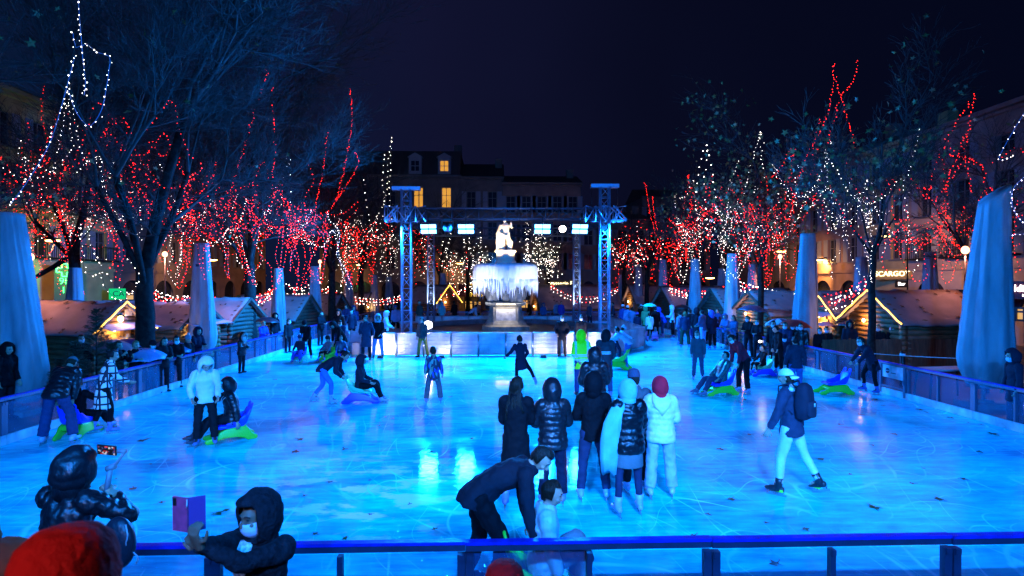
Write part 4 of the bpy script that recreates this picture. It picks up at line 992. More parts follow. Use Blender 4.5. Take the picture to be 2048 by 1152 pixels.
# left side
def ls(y0, y1, *a, **k): return building(a[0], (-26, y0, 0), (-26, y1, 0), *a[1:], **k)
ls(17, 30, 'dark house at the left edge behind the leftmost parasol', 13, 4, 3, W2, depth=8, roof=1.4)
ls(30, 40, 'house with the pharmacy and its green cross', 13.5, 4, 3, W2, depth=8, roof=1.4, lit=(), balcony=True)
ls(40, 52, 'house behind the huge left tree with lit shop windows', 13, 4, 3, W1, depth=8, roof=1.4, arch_ground=3)
ls(52, 66, 'far house in the left-hand row', 14, 5, 3, W3, depth=8, roof=1.4, arch_ground=4)
# street lamps on brackets
warm_head = emat('sodium_lamp_head', (1, .52, .12), 22)
for (px, py, d, dx, e_, lb) in ((105, 481, 28.5, -1, 520, 'sodium street lamp glowing above the pharmacy'), (1771, 472, 31, 1, 620, 'sodium street lamp glowing by the cream house'), (1563, 503, 44, 1, 420, 'far sodium street lamp behind the leafy tree'), (920, 527, 63, -1, 260, 'amber wall lantern left of the statue'), (1420, 556, 47, 1, 300, 'amber lantern cluster above the huts at the right'), (1640, 520, 45, 1, 420, 'added amber wall lamp on the rose house behind the young tree'), (425, 520, 44, -1, 420, 'added amber wall lamp behind the second left tree'), (720, 530, 60, -1, 420, 'added amber wall lamp on the far house left of the truss')):  # the last three, the amber wall lamps, are added to warm the facades
    p = at(px, py, d); t = empty('street_lamp', p); tag(t, lb, 'street lamp', 'warm street lamps')
    b = MB(); b.ell((0, 0, 0), .36, .2, .07); b.build('lamp_head', warm_head, t)
    b = MB(); b.ell((0, 0, .06), .40, .23, .07); b.build('hood', blk, t)
    b = MB(); b.tube([(0, 0, .1), (dx*.6, 0, .2), (dx*1.2, 0, .0), (dx*1.25, 0, -p.z)], .04, 8); b.build('pole', blk, t)
    lamp('lamp_glow', 'SPOT', p-Vector((0, 0, .1)), e_*3.2, (1, .46, .11), size=.1, target=p+Vector((dx*2, 1.2, -1.6)), angle=135)
# globe lamps added among the huts as rosy fill for the market
for (px, d, z, e_, lb) in ((60, 20.0, 4.0, 380, 'added rosy globe street lamp behind the leftmost parasol'), (330, 30, 4.6, 900, 'added rosy globe street lamp behind the huge left tree'), (640, 46, 4.8, 1200, 'added rosy globe street lamp behind the left parasols'), (1560, 37, 4.8, 1500, 'added rosy globe street lamp behind the leafy tree'), (1930, 21.0, 4.3, 230, 'added rosy globe street lamp behind the big right parasol'), (1330, 56, 4.8, 500, 'added rosy globe street lamp behind the far parasols'), (1010, 60, 4.6, 450, 'added rosy globe street lamp hidden behind the fountain'), (1975, 16.2, 4.2, 150, 'added rosy globe street lamp hidden right behind the huge right parasol'), (408, 24.2, 4.1, 420, 'added rosy globe street lamp right behind the strapped parasol')):
    p = gx(px, d); t = empty('globe_lamp', p); tag(t, lb, 'street lamp', 'added rosy globe lamps')
    b = MB(); b.tube([(0, 0, 0), (0, 0, .5), (0, 0, z-.12)], [.07, .05, .035], 8); b.build('pole', blk, t)
    b = MB(); b.ell((0, 0, z), .13, .13, .15); b.build('globe', emat('added_rosy_globe', (1, .42, .22), 5), t)
    lamp('added_rosy_fill', 'SPOT', p+Vector((0, 0, z-.16)), e_, (1, .36, .24), size=.1, target=p, angle=128, blend=.5)
# ---------------------------------------------------------------- signs
green = emat('pharmacy_green', (.05, 1, .16), 5)
p = at(129, 555, 33.0); t = empty('pharmacy_sign', p, R(38)); tag(t, 'glowing green pharmacy cross sign reading 9h', 'sign')
b = MB(); b.box((0, .09, -.25), (.95, .12, 2.1)); b.build('sign_box', mat('sign_case', (.02, .05, .03), .5), t, False)
b = MB(); o_, i_ = .36, .12; z0 = .42
cr = [(-i_, o_), (i_, o_), (i_, i_), (o_, i_), (o_, -i_), (i_, -i_), (i_, -o_), (-i_, -o_), (-i_, -i_), (-o_, -i_), (-o_, i_), (-i_, i_)]
for q in range(12): b.bar((cr[q][0], 0, z0+cr[q][1]), (cr[(q+1) % 12][0], 0, z0+cr[(q+1) % 12][1]), .07, .07)
b.build('cross', green, t, False)
text('lettering', '9h', .52, green, t, (0, -.005, -.22), ext=.01); text('lettering', '17', .5, green, t, (.08, -.005, -.74), ext=.01)
lamp('cross_glow', 'POINT', p+Vector((.9, -.5, .2)), 160, (.03, 1, .10), size=.02)
p = at(235, 588, 38); t = empty('shop_sign', p, R(50)); tag(t, 'green square shop sign over the lit shop window behind the left tree', 'sign')
b = MB(); b.box((0, .04, 0), (.95, .06, .72)); b.build('board', emat('green_board', (.0, .55, .08), .9), t, False); text('lettering', 'CA', .5, mat('sign_black', (.01, .015, .01), .6), t, (.05, -.01, 0), ext=.008)
p = at(262, 609, 36); t = empty('shop_sign', p, R(50)); tag(t, 'dim lettered shop fascia reading AGENCE above the left hut', 'sign')
b = MB(); b.box((0, .04, 0), (2.6, .06, .5)); b.build('board', mat('fascia_brown', (.08, .05, .05), .6), t, False); text('lettering', 'T AGENCE', .38, mat('fascia_letters', (.5, .42, .42), .6), t, (0, -.01, 0), ext=.008)
lit_l = emat('lit_letters', (1, .85, .45), 3.5)
p = at(1778, 548, 37); t = empty('restaurant_sign', p, R(-62)); tag(t, 'lit yellow restaurant lettering on the cream house', 'sign')
b = MB(); b.box((0, .05, -.02), (2.7, .05, .66)); b.build('board', mat('ochre_board', (.35, .22, .05), .6), t, False); text('lettering', "L'ESCARGOT", .46, lit_l, t, (-.1, 0, 0), ext=.02)
p = at(1803, 568, 33.5); t = empty('box_sign', p, R(-20)); tag(t, 'small black box sign with a white glowing face beside the log hut', 'sign')
b = MB(); b.box((0, .08, 0), (.58, .16, .40)); b.build('case', blk, t, False); text('lettering', 'Bar', .26, emat('white_letters', (1, .95, .9), 6), t, (0, -.01, 0), ext=.01)
p = at(2035, 581, 24.2); t = empty('shop_sign', p, R(-80)); tag(t, 'white lit script sign on the dark red shop front at the right edge', 'sign')
b = MB(); b.box((0, .05, .02), (3.4, .06, .75)); b.build('board', mat('oxblood_board', (.14, .012, .015), .5), t, False); text('lettering', 'Saldie B', .42, MATS['white_letters'], t, (.15, 0, .08), ext=.01); text('lettering', 'le comptoir', .13, MATS['white_letters'], t, (.5, 0, -.2), ext=.01)
p = at(1128, 567, 62); t = empty('cafe_sign', p); tag(t, 'faint lit cafe lettering on the far facade right of the fountain', 'sign')
b = MB(); b.box((0, .05, 0), (4.2, .05, .8)); b.build('board', mat('cafe_board', (.2, .12, .04), .6), t, False); text('lettering', 'Brasserie Felix', .62, lit_l, t, (0, 0, 0), ext=.02)
p = at(950, 583, 60); t = empty('pub_awning', p); tag(t, 'dark red pub awning with yellow lettering behind the left icicles', 'awning')
b = MB(); b.prism([(0, -.5), (0, .8), (-.2, .8), (-1.5, -.3), (-1.5, -.5)], 3.4, 'x', (0, 0, 0)); b.build('canopy', mat('awning_red', (.12, .012, .02), .7), t, False)
ye = emat('yellow_letters', (1, .62, .05), 1.2); text('lettering', 'FINNS', .62, ye, t, (0, -1.52, -.3), ext=.01); text('lettering', 'NEW PUB', .42, ye, t, (.3, -.6, .75), ext=.01)
# lit doors and shop windows at street level
def shopwin(px0, px1, py0, py1, d, rz, label, m, mull=2):
    a, c = at(px0, py1, d), at(px1, py0, d); t = empty('shop_window', ((a.x+c.x)/2, (a.y+c.y)/2, a.z), R(rz)); tag(t, label, 'shop window', 'lit shop windows')
    w_, h_ = abs(c.x-a.x), c.z-a.z; b = MB(); b.box((0, .06, h_/2), (w_, .04, h_)); b.build('glow_pane', m, t, False)
    b = MB()
    for k in range(mull+1): b.box((-w_/2+w_*k/mull, 0, h_/2), (.08, .07, h_+.1))
    for z in (0, h_*.7, h_): b.box((0, .005, z), (w_+.1, .06, .08))
    b.build('frame', blk, t, False)
win_mix = emat('mixed_lit_window', (1, .5, .1), .8)
shopwin(168, 186, 588, 606, 38, 50, 'small lit doorway of the pharmacy', win_mix, 1)
shopwin(238, 282, 585, 600, 40, 50, 'lit shop window under the loop of white lights', win_mix, 3)
shopwin(2018, 2046, 616, 640, 24.6, -70, 'yellow lit window of the dark red shop front', win_mix, 2)
shopwin(1900, 1948, 581, 607, 29, -50, 'yellow fanlight window under the arch behind the log hut', win_mix, 3)
shopwin(930, 945, 602, 618, 58, 0, 'amber lit doorway left of the pedestal', win_mix, 1); shopwin(948, 962, 603, 615, 58.5, 0, 'amber lit window beside the pedestal', win_mix, 2)
shopwin(1040, 1062, 600, 616, 58, 0, 'amber lit window right of the pedestal', win_mix, 2)
b = MB(); a = gx(1955, 27.5); b.prism([(0, 2.2), (0, 2.7), (-1.6, 2.0), (-1.6, 1.8)], 3.4, 'x', (0, 0, 0)); o = b.build('awning', MATS['awning_red'], None, False); o.location = a; o.rotation_euler = (0, 0, R(-50)); tag(o, 'dark red awning under the arched window at the right', 'awning')

# ================================================================ plank fence, bollard, rope, table at the right
b = MB(); r0 = random.Random(4); x = 11.35; n = 0
while x < 16.9:
    w_ = r0.uniform(.11, .15); b.box((x+w_/2, 0, .58+r0.uniform(-.012, .012)), (w_-.008, .025, 1.12)); x += w_
b.box((14.1, .04, .3), (5.5, .04, .09)); b.box((14.1, .04, .95), (5.5, .04, .09))
o = b.build('plank_fence', mat('fence_planks', (.15, .065, .03), .7, bump=.4, bscale=10, stretch=(6, 6, .6), var=.5, vscale=4), None, False); o.location = (0, 19.6, 0); tag(o, 'brown plank fence behind the right barrier and the young tree', 'fence')
p = gx(1806, 17.2); t = empty('bollard', p); tag(t, 'black bollard with a pale reflective band before the plank fence', 'bollard')
b = MB(); b.lathe([(.085, 0), (.08, .05), (.075, .98), (.06, 1.06), (0, 1.07)], n=16); b.build('post', blk, t)
b = MB(); b.lathe([(.0785, .92), (.0785, .99)], n=16, cap=False); b.build('reflective_band', mat('pale_band', (.5, .6, .65), .3), t)
b = MB(); b.tube(smooth_path([at(1708, 704, 17), at(1770, 709, 17), at(1850, 714, 16.4), at(1925, 717, 15.6)], .3), .012, 5); tag(b.build('rope', mat('pale_rope', (.55, .5, .48), .8), None), 'thin pale rope strung behind the right barrier', 'rope')
p = gx(1890, 15.4); t = empty('trestle_table', p, R(8)); tag(t, 'long narrow table behind the right barrier beside the big parasol', 'table')
b = MB(); b.box((0, 0, .80), (1.6, .6, .04)); b.build('tabletop', mat('grey_table', (.3, .3, .33), .4), t, False)
for sx in (-1, 1):
    for sy in (-1, 1):
        b = MB(); b.bar((sx*.7, sy*.25, 0), (sx*.62, sy*.22, .78), .04); b.build('leg', blk, t, False)
# ================================================================ fallen leaves on the ice
lm = [leafmat('wet_a', (.045, .035, .012)), leafmat('wet_b', (.10, .055, .015)), leafmat('wet_c', (.05, .065, .012))]
protos = []
r0 = random.Random(77)
for i in range(6):
    b = MB(); maple(b, Vector((0, 0, 0)), .075, Vector((r0.gauss(0, .07), r0.gauss(0, .07), 1)).normalized(), i); 
    b.tube([(0, 0, 0), (.05, .05, .006), (.06, .09, .004)], .004, 3)
    protos.append(b.build('fallen_leaf', lm[i % 3], None, False, fix=False))
spots = [(285, 882), (433, 1028), (450, 1022), (325, 1006), (265, 980), (945, 878), (660, 965), (610, 993), (740, 962), (757, 852), (590, 905), (1750, 1016), (1533, 1047), (1824, 968), (1847, 938), (1985, 868), (1995, 872), (1745, 892), (1710, 786), (1695, 778), (1838, 820), (1855, 826), (1750, 800), (1765, 812), (1390, 690), (1318, 727), (1330, 720), (535, 745), (550, 760), (440, 763), (1004, 720), (1070, 716), (1290, 715), (1900, 836), (1935, 846), (1960, 850), (770, 835), (785, 838), (900, 795), (1010, 845), (740, 1030), (690, 1078), (630, 1070), (820, 1010), (870, 1060), (1415, 1030), (1460, 1000), (1880, 1000), (1610, 1060), (1700, 950), (1640, 920), (1930, 960), (560, 1010), (515, 990), (300, 930), (230, 960), (340, 870), (560, 850), (480, 830), (600, 880), (860, 905), (690, 900), (1440, 900), (1500, 870), (1420, 850), (1790, 870), (1680, 850), (1720, 830), (1552, 1130), (250, 1120), (1385, 1075), (1960, 905), (1490, 800), (1420, 640+100)]
for i, (x, y) in enumerate(spots):
    o = protos[i] if i < 6 else protos[i % 6].copy()
    if i >= 6: C.objects.link(o)
    p = G(x, y); o.location = (p.x, max(p.y, Y0+.25), .016); s = r0.choice((.55, .7, .9, 1.2)) if i not in (0, 1, 11, 15) else 1.5
    o.scale = (s, s, s); o.rotation_euler = (0, 0, r0.uniform(0, 6.28)); tag(o, 'fallen brown plane leaf lying on the wet ice', 'leaf', 'fallen leaves on the ice')
# ================================================================ people
skinm = mat('skin', (.42, .25, .17), .5, bump=.05, bscale=60)
skind = mat('brown_skin', (.20, .10, .06), .5)
eyem = mat('eye', (.02, .02, .025), .15); lipm = mat('lips', (.22, .09, .08), .5)
maskm = mat('surgical_mask', (.55, .62, .78), .6, bump=.5, bscale=9, stretch=(1, 1, 6)); whitemask = mat('white_mask', (.7, .7, .72), .6)
bladem = mat('skate_blade', (.5, .53, .58), .25, .9)
def cloth(kind, col):
    n = '%s_%02d_%02d_%02d' % (kind, *[int(c*99) for c in col])
    if kind == 'puffer': return mat(n, col, .33, bump=.9, bscale=14, spec=.42, var=.2, vscale=7)
    if kind == 'knit': return mat(n, col, .9, bump=.8, bscale=45, spec=.1)
    if kind == 'fur': return mat(n, col, .95, bump=1, bscale=40, var=.5, vscale=30, spec=.05)
    if kind == 'leather': return mat(n, col, .36, bump=1, bscale=13, spec=.45, stretch=(1, 1, .6))
    return mat(n, col, .8, bump=.8, bscale=8, var=.2, vscale=6, spec=.12)
def vdir(fl, ab, s): return Vector((s*math.sin(R(ab)), math.sin(R(fl))*math.cos(R(ab)), -math.cos(R(fl))*math.cos(R(ab))))
def skel(H, P, sk):
    s = H/1.75; J = {'s': s}; sole = .075*s+sk
    hipw, th, sh = .092*s, .43*s, .42*s
    pv = Vector((0, 0, 0)); legs = []
    seat = P.get('seat'); toes = P.get('toes', ((0, 8), (0, 8)))
    for i, s_ in ((0, 1), (1, -1)):
        fl, ab, kn = P.get('legs', ((3, 4, 5), (-2, 4, 3)))[i]
        h = pv+Vector((s_*hipw, 0, 0)); k = h+vdir(fl, ab, s_)*th
        if seat is not None:
            c = max(-1, min(1, (seat-th*math.cos(R(fl))-sole)/sh)); tl = math.degrees(math.acos(c)); kn = fl-tl*P.get('shank', (1, 1))[i]
        a = k+vdir(fl-kn, ab*.6, s_)*sh; legs.append([h, k, a])
    if seat is not None: off = Vector((0, 0, seat))
    else:
        zmin = min(l[2].z for l in legs); off = Vector((0, -sum(l[2].y for l in legs)/2+P.get('dy', 0), sole-zmin))
        off.x = -sum(l[2].x for l in legs)/2
    pv = pv+off; J['pv'] = pv; J['legs'] = [[q+off for q in l] for l in legs]; J['sole'] = sole; J['toes'] = toes
    ln, sd = P.get('lean', 3), P.get('side', 0)
    U = lambda f: Vector((math.sin(R(sd*f)), math.sin(R(ln*f)), math.cos(R(ln*f))*math.cos(R(sd*f)))).normalized()
    cv = P.get('curve', .25)
    u1, u2, u3 = U(1-cv), U(1), U(1+cv)
    J['u'] = (u1, u2, u3)
    w_ = pv+u1*.19*s; c_ = w_+u2*.20*s; n_ = c_+u3*.14*s; J['sp'] = [pv, w_, c_, n_]
    tw = R(P.get('tw', 0)); rx = Vector((math.cos(tw), math.sin(tw), 0)); J['rx'] = rx
    J['arms'] = []
    for i, s_ in ((0, 1), (1, -1)):
        sj = n_-u3*.045*s+rx*(s_*P.get('sw', .172)*s); A = P.get('arms', ((4, 9, 22, 0), (2, 9, 20, 0)))[i]
        l1, l2 = .285*s, .25*s
        if A[0] == 'ik':
            tg = Vector(A[1]); v = tg-sj; L_ = min(v.length, (l1+l2)*.995); v.normalize()
            ca = (l1*l1+L_*L_-l2*l2)/(2*l1*L_); hint = Vector(A[2] if len(A) > 2 else (s_*.6, -.6, -.5)); hint = (hint-v*hint.dot(v)).normalized()
            e = sj+v*(l1*ca)+hint*(l1*math.sqrt(max(0, 1-ca*ca))); wr = sj+v*L_
        else:
            e = sj+vdir(A[0], A[1], s_)*l1; wr = e+vdir(A[2], A[3], s_)*l2
        J['arms'].append([sj, e, wr])
    hp, hy, hr = P.get('head', (6, 0, 0)); hs = s*.30+.70; J['hs'] = hs
    nd = (u3*.6+Vector((0, 0, .55))).normalized() if ln < 70 else u3
    M = Euler((R(-hp), 0, 0)).to_matrix(); M = Euler((0, 0, R(hy))).to_matrix() @ Euler((0, R(hr), 0)).to_matrix() @ M
    nb = n_+nd*.075*s; J['M'] = M; J['hc'] = nb+M @ Vector((0, .022, .105))*hs; J['nk'] = [n_-u3*.03*s, nb]
    return J
def ctube(b, pts, rad, step, n=12, puff=0, pitch=.07, hint=Vector((1, .01, 0)), ph=0):
    P = smooth_path(pts, step); src = [0]; acc = 0
    for i in range(1, len(pts)): acc += (Vector(pts[i])-Vector(pts[i-1])).length; src.append(acc)
    t = [0]; a = 0
    for i in range(1, len(P)): a += (P[i]-P[i-1]).length; t.append(a)
    k = acc/max(a, 1e-6); R1 = [r[0] if hasattr(r, '__len__') else r for r in rad]; R2 = [r[1] if hasattr(r, '__len__') else r for r in rad]
    rr = []
    for q in t:
        m_ = 1+puff*(abs(math.sin(PI*(q+ph)/pitch))-.55) if puff else 1
        rr.append((float(np.interp(q*k, src, R1))*m_, float(np.interp(q*k, src, R2))*m_))
    b.tube(P, rr, n, True, 0, hint)
def hand(b, w_, d, nrm, s, curl=25, spread=1.0, thumb_side=1, r=.0085):
    d = d.normalized(); nrm = (nrm-d*nrm.dot(d)).normalized(); lat = d.cross(nrm)*thumb_side
    b.tube([w_-d*.02*s, w_+d*.02*s, w_+d*.06*s, w_+d*.095*s], [(.027*s, .022*s), (.033*s, .019*s), (.042*s, .016*s), (.038*s, .013*s)], 10, True, 0, lat)
    for o_, l in ((.030, .068), (.010, .078), (-.010, .073), (-.029, .058)):
        p0 = w_+d*.088*s+lat*(o_*s); pts = [p0]; c = 0; dd = d+lat*(o_*3*spread)
        for f_ in (.45, .32, .23):
            c += R(curl); q = (dd.normalized()*math.cos(c)+nrm*math.sin(c)); pts.append(pts[-1]+q*(l*f_*s))
        b.tube(pts, [r*s, r*.98*s, r*.9*s, r*.72*s], 7)
    p0 = w_+d*.03*s+lat*.030*s; q1 = p0+(d*.55+lat*.75+nrm*.3).normalized()*.038*s; q2 = q1+(d*.85+lat*.25+nrm*.5*(curl/40)).normalized()*.032*s; q3 = q2+(d*.9+nrm*.5*(curl/40)).normalized()*.025*s
    b.tube([p0-lat*.012*s, q1, q2, q3], [.013*s, .011*s, .010*s, .007*s], 7)
def headgeo(b, c, M, h):
    T = lambda x, y, z: c+M @ (Vector((x, y, z))*h)
    b.ell(c, .074*h, .094*h, .108*h, M, 16, 12)
    b.ell(T(0, .022, -.055), .057*h, .068*h, .062*h, M, 14, 10)
    b.ell(T(0, .055, -.088), .028*h, .026*h, .022*h, M, 10, 8)
    b.tube([T(0, .088, .018), T(0, .106, -.018), T(0, .112, -.032), T(0, .09, -.042)], [.009*h, .013*h, .016*h, .010*h], 8)
    b.tube([T(-.045, .080, .026), T(0, .094, .03), T(.045, .080, .026)], [.010*h, .011*h, .010*h], 7)
    for sx in (-1, 1):
        b.ell(T(sx*.077, -.004, -.012), .010*h, .022*h, .033*h, M, 8, 6); b.ell(T(sx*.042, .068, -.03), .024*h, .022*h, .022*h, M, 8, 6)
    b.ell(T(0, .087, -.062), .024*h, .012*h, .010*h, M, 8, 6)
def shell(t, name, m, c, M, h, sz, keep, thick=.014, off=(0, 0, 0), nu=28, nv=20, wr=0, seed=0):
    b = MB(); b.ell((0, 0, 0), sz[0]*h, sz[1]*h, sz[2]*h, None, nu, nv, 0, keep)
    used = sorted({i for f in b.F for i in f}); mp = {o: i for i, o in enumerate(used)}
    V = []
    for i in used:
        v = Vector(b.V[i])
        if wr: v *= 1+wr*noise.noise(v*16+Vector((seed, 0, 0)))+(wr*.45*(.5-abs(noise.noise(Vector((v.x*9+v.z*7, v.y*5, v.z*16-v.y*8+seed))))*2) if wr > .09 and name == 'hood' else 0)
        V.append(c+M @ (v+Vector(off)*h))
    b.V = [tuple(v) for v in V]; b.F = [tuple(mp[i] for i in f) for f in b.F]
    # merge the pole fans
    o = b.build(name, m, t); me = o.data; bm = bmesh.new(); bm.from_mesh(me); bmesh.ops.remove_doubles(bm, verts=bm.verts[:], dist=1e-5); bm.to_mesh(me); bm.free()
    for p in me.polygons: p.use_smooth = True
    return solid(o, thick*h, 1)
def person(label, px, fy, H, rot, jk, tr, hd, P=None, sk=True, z0=0.0, d=None, mask=None, face=False, group=None, sx_=None, skin=None, boots=(.10, .16, .42), gloves=None, loc=None, curl=(25, 25), palms=None, hem_extra=None, sleeve_wr=True):
    P = P or {}; rt = R(rot)
    p = Vector(loc) if loc is not None else (gx(px, d, z0) if d else G(px, fy, z0))
    D = p.y; skh = .062 if sk is True else 0.0
    t = empty('person', p, rt); tag(t, label, 'person', group)
    J = skel(H, P, skh); s = J['s']; hs = J['hs']
    vx, vb = (.011, .0075) if D < 7 else (.0125, .010) if D < 12 else (.017, .014) if D < 20 else (.026, .022)
    W_ = Matrix.Translation(p) @ Matrix.Rotation(rt, 4, 'Z')
    step = max(vx, .014)
    # ---- body
    b = MB(); sp = J['sp']
    ctube(b, [sp[0]-J['u'][0]*.08*s, sp[0], sp[1], sp[2], sp[3]-J['u'][2]*.03*s, J['nk'][1]+J['M'] @ Vector((0, .01, .03))*hs], [(.10*s, .08*s), (.14*s, .10*s), (.12*s, .085*s), (.15*s, .10*s), (.09*s, .06*s), (.05*s, .052*s)], .03, 12, hint=J['rx'])
    for l in J['legs']:
        ctube(b, [l[0], l[1], l[2]-Vector((0, 0, .03*s))], [.078*s, .052*s, .036*s], .04, 10)
        ft = l[2]; b.tube([ft+Vector((0, -.04, -.04))*s, ft+Vector((0, .12, -.05))*s], [.03*s, .022*s], 8)
    for i, a in enumerate(J['arms']):
        sg = 1 if i == 0 else -1
        ctube(b, [a[0], a[1], a[2]], [.05*s, .04*s, .027*s], .04, 9)
        dv = (a[2]-a[1]).normalized(); dv = Vector(P['hdir'][i]) if P.get('hdir') and P['hdir'][i] else dv; pn = Vector(palms[i]) if palms and palms[i] else Vector((-sg*.8, .35, .25))
        hand(b, a[2], dv, pn, s*P.get('hand_s', 1.02), curl[i], 1, -sg, .0095 if D < 7 else .011)
    headgeo(b, J['hc'], J['M'], hs)
    body = b.build('body', gloves and skinm or skin or skinm, t); remesh(body, vb, 2 if vb > .009 else 3)
    # ---- legs
    tk, tc_ = tr[0], cloth('cloth', tr[1]); skirt = tk == 'skirt'
    b = MB(); rs_ = {'slim': (.094, .064, .052), 'jeans': (.098, .072, .064), 'loose': (.104, .086, .088), 'skirt': (.08, .056, .044), 'tracks': (.100, .078, .070)}[tk]
    b.ell(sp[0]+Vector((0, -.005*s, 0)), .155*s, .112*s, .12*s, None, 14, 10)
    for l in J['legs']:
        dv = (l[2]-l[1]).normalized(); q = .10 if sk is True else .03
        k2 = l[1]+(l[1]-l[0]).normalized()*.0
        ctube(b, [l[0]+Vector((0, 0, .03*s)), l[0].lerp(l[1], .5), k2, l[1].lerp(l[2], .5), l[2]-dv*q*.4*s], [(rs_[0]+.008)*s, rs_[0]*.9*s, rs_[1]*s, (rs_[1]+rs_[2])/2*1.02*s, rs_[2]*s], .03, 12, puff=.05 if tk in ('jeans', 'loose', 'tracks') else .015, pitch=.11)
    o = b.build('trousers' if not skirt else 'tights', tc_, t); remesh(o, vx, 2, fold=(.032 if tk in ('loose', 'jeans', 'tracks') else .012, .07) if D < 20 else None)
    if skirt:
        b = MB(); av = (J['legs'][0][1]+J['legs'][1][1])/2; ctube(b, [sp[0]+J['u'][0]*.1*s, sp[0], sp[0].lerp(av, .75)], [(.15*s, .11*s), (.185*s, .145*s), (.205*s, .16*s)], .03, 18, hint=J['rx']); remesh(b.build('skirt', cloth('cloth', tr[2]), t), vx, 2)
    # ---- boots
    for i, l in enumerate(J['legs']):
        sg = 1 if i == 0 else -1; a = l[2]; dv = (a-l[1]).normalized(); pt, ty = J['toes'][i]
        fw = Vector((sg*math.sin(R(ty)), math.cos(R(ty)), 0)); fw = (fw*math.cos(R(pt))-Vector((0, 0, 1))*math.sin(R(pt))).normalized(); ri = fw.cross(Vector((0, 0, 1))).normalized(); up = ri.cross(fw)
        c = a-up*.035*s
        b = MB(); b.tube([a-dv*.13*s, a-dv*.06*s, a+dv*.0, c-up*.02*s], [.058*s, .052*s, .05*s, .048*s], 12)
        b.tube([c-fw*.075*s, c-fw*.055*s, c+fw*.02*s, c+fw*.10*s, c+fw*.155*s, c+fw*.185*s], [(.026*s, .03*s), (.036*s, .042*s), (.04*s, .044*s), (.044*s, .034*s), (.038*s, .028*s), (.016*s, .014*s)], 12, True, 0, ri)
        col = boots[i] if hasattr(boots[0], '__len__') else boots
        bo = b.build('skate' if sk is True else 'boot', mat('boot_%02d_%02d_%02d' % tuple(int(x*99) for x in col), col, .35, var=.2), t)
        if sk is True:
            b = MB(); so = c-up*.042*s
            for q in (-.045, .10): b.box(so+fw*q*s-up*.014, (.026*s, .05*s, .030), Matrix((ri, fw, up)).transposed())
            b.box(so+fw*.03*s-up*.044, (.006, .27*s, .032), Matrix((ri, fw, up)).transposed()); b.build('blade', bladem, bo, False)
            b = MB(); b.tube([a-dv*.05*s+fw*.046*s, c+fw*.05*s+up*.042*s, c+fw*.12*s+up*.034*s], [.026*s, .028*s, .02*s], 8, flat=.5); b.build('tongue', mat('black_laces', (.01, .01, .012), .6, bump=.6, bscale=60), bo)
    # ---- jacket
    kind, col = jk[0], jk[1]; hem = jk[2] if len(jk) > 2 else .12; m_ = jk[3] if len(jk) > 3 else cloth('puffer' if kind == 'puffer' else 'leather' if kind == 'leather' else 'cloth', col)
    b = MB(); fat = 1.18 if kind == 'puffer' else 1.0; pf = .075 if kind == 'puffer' else .0
    av = ((J['legs'][0][1]+J['legs'][1][1])/2-sp[0]).normalized(); hd_ = (-J['u'][0]*(.62 if hem < .3 else .35)+av*(.38 if hem < .3 else .65)).normalized()
    hp_ = sp[0]+hd_*hem*s; fl = 1+max(0, hem-.15)*.55
    if kind == 'puffer': b2 = .93
    else: b2 = 1.0
    pts = [hp_, sp[0].lerp(hp_, .25), sp[1], sp[2], sp[3]-J['u'][2]*.055*s, sp[3]+J['u'][2]*.015*s, J['nk'][1]]
    rad = [(.194*fl*fat*b2, .160*fl*fat*b2), (.188*fat, .154*fat), (.165*fat, .122*fat), (.182*fat, .128*fat), (.158*fat, .100*fat), (.10*fat, .088*fat), (.074, .078)]
    ctube(b, pts, [(x*s, y*s) for x, y in rad], step, 22, pf, .085*s, J['rx'])
    for a in J['arms']:
        dv = (a[2]-a[1]).normalized()
        ctube(b, [a[0]+(sp[3]-a[0])*.22, a[0], a[0].lerp(a[1], .5), a[1], a[1].lerp(a[2], .55), a[2]-dv*.012*s], [.082*s*fat, .083*s*fat, .069*s*fat, .063*s*fat, .056*s*fat, .047*s*fat], step, 14, pf*1.1 if kind == 'puffer' else .03, .085*s if kind == 'puffer' else .12, ph=.03)
    jn = {'puffer': 'puffer_jacket', 'coat': 'coat'}.get(kind, 'jacket')
    o = b.build(jn, m_, t); remesh(o, vx, 2, fold=((.016, .05) if kind == 'puffer' else (.045, .06) if kind == 'leather' else (.036, .085)) if D < 20 else None)
    # ---- head wear
    c, M = J['hc'], J['M']; hk, hc_ = hd[0], hd[1]; sd = int(abs(p.x*31+p.y*17))
    if hk in ('hood', 'furhood', 'hijab'):
        mm = m_ if hc_ is None else cloth('puffer' if kind == 'puffer' and hk != 'hijab' else 'cloth', hc_)
        big = 1.22 if hk != 'hijab' else 1.08
        shell(t, 'hood' if hk != 'hijab' else 'headscarf', mm, c, M, hs*big, (.098, .118, .140), lambda x, y, z: not (y > .50 and -.72 < z < .66), .016, (0, -.012, -.012), 44, 32, .11 if D < 7 else .075 if D < 14 else 0, sd)
        b = MB(); nk = J['nk'][1]; b.tube([c+M @ Vector((0, -.045, -.06))*hs, nk-Vector((0, .02, .02)), sp[3]-J['u'][2]*.02*s], [(.085*hs*big, .075*hs*big), (.098*s, .088*s), (.125*s, .10*s)], 18, True, 0, J['rx']); b.build('hood_collar' if hk != 'hijab' else 'scarf_fold', mm, t)
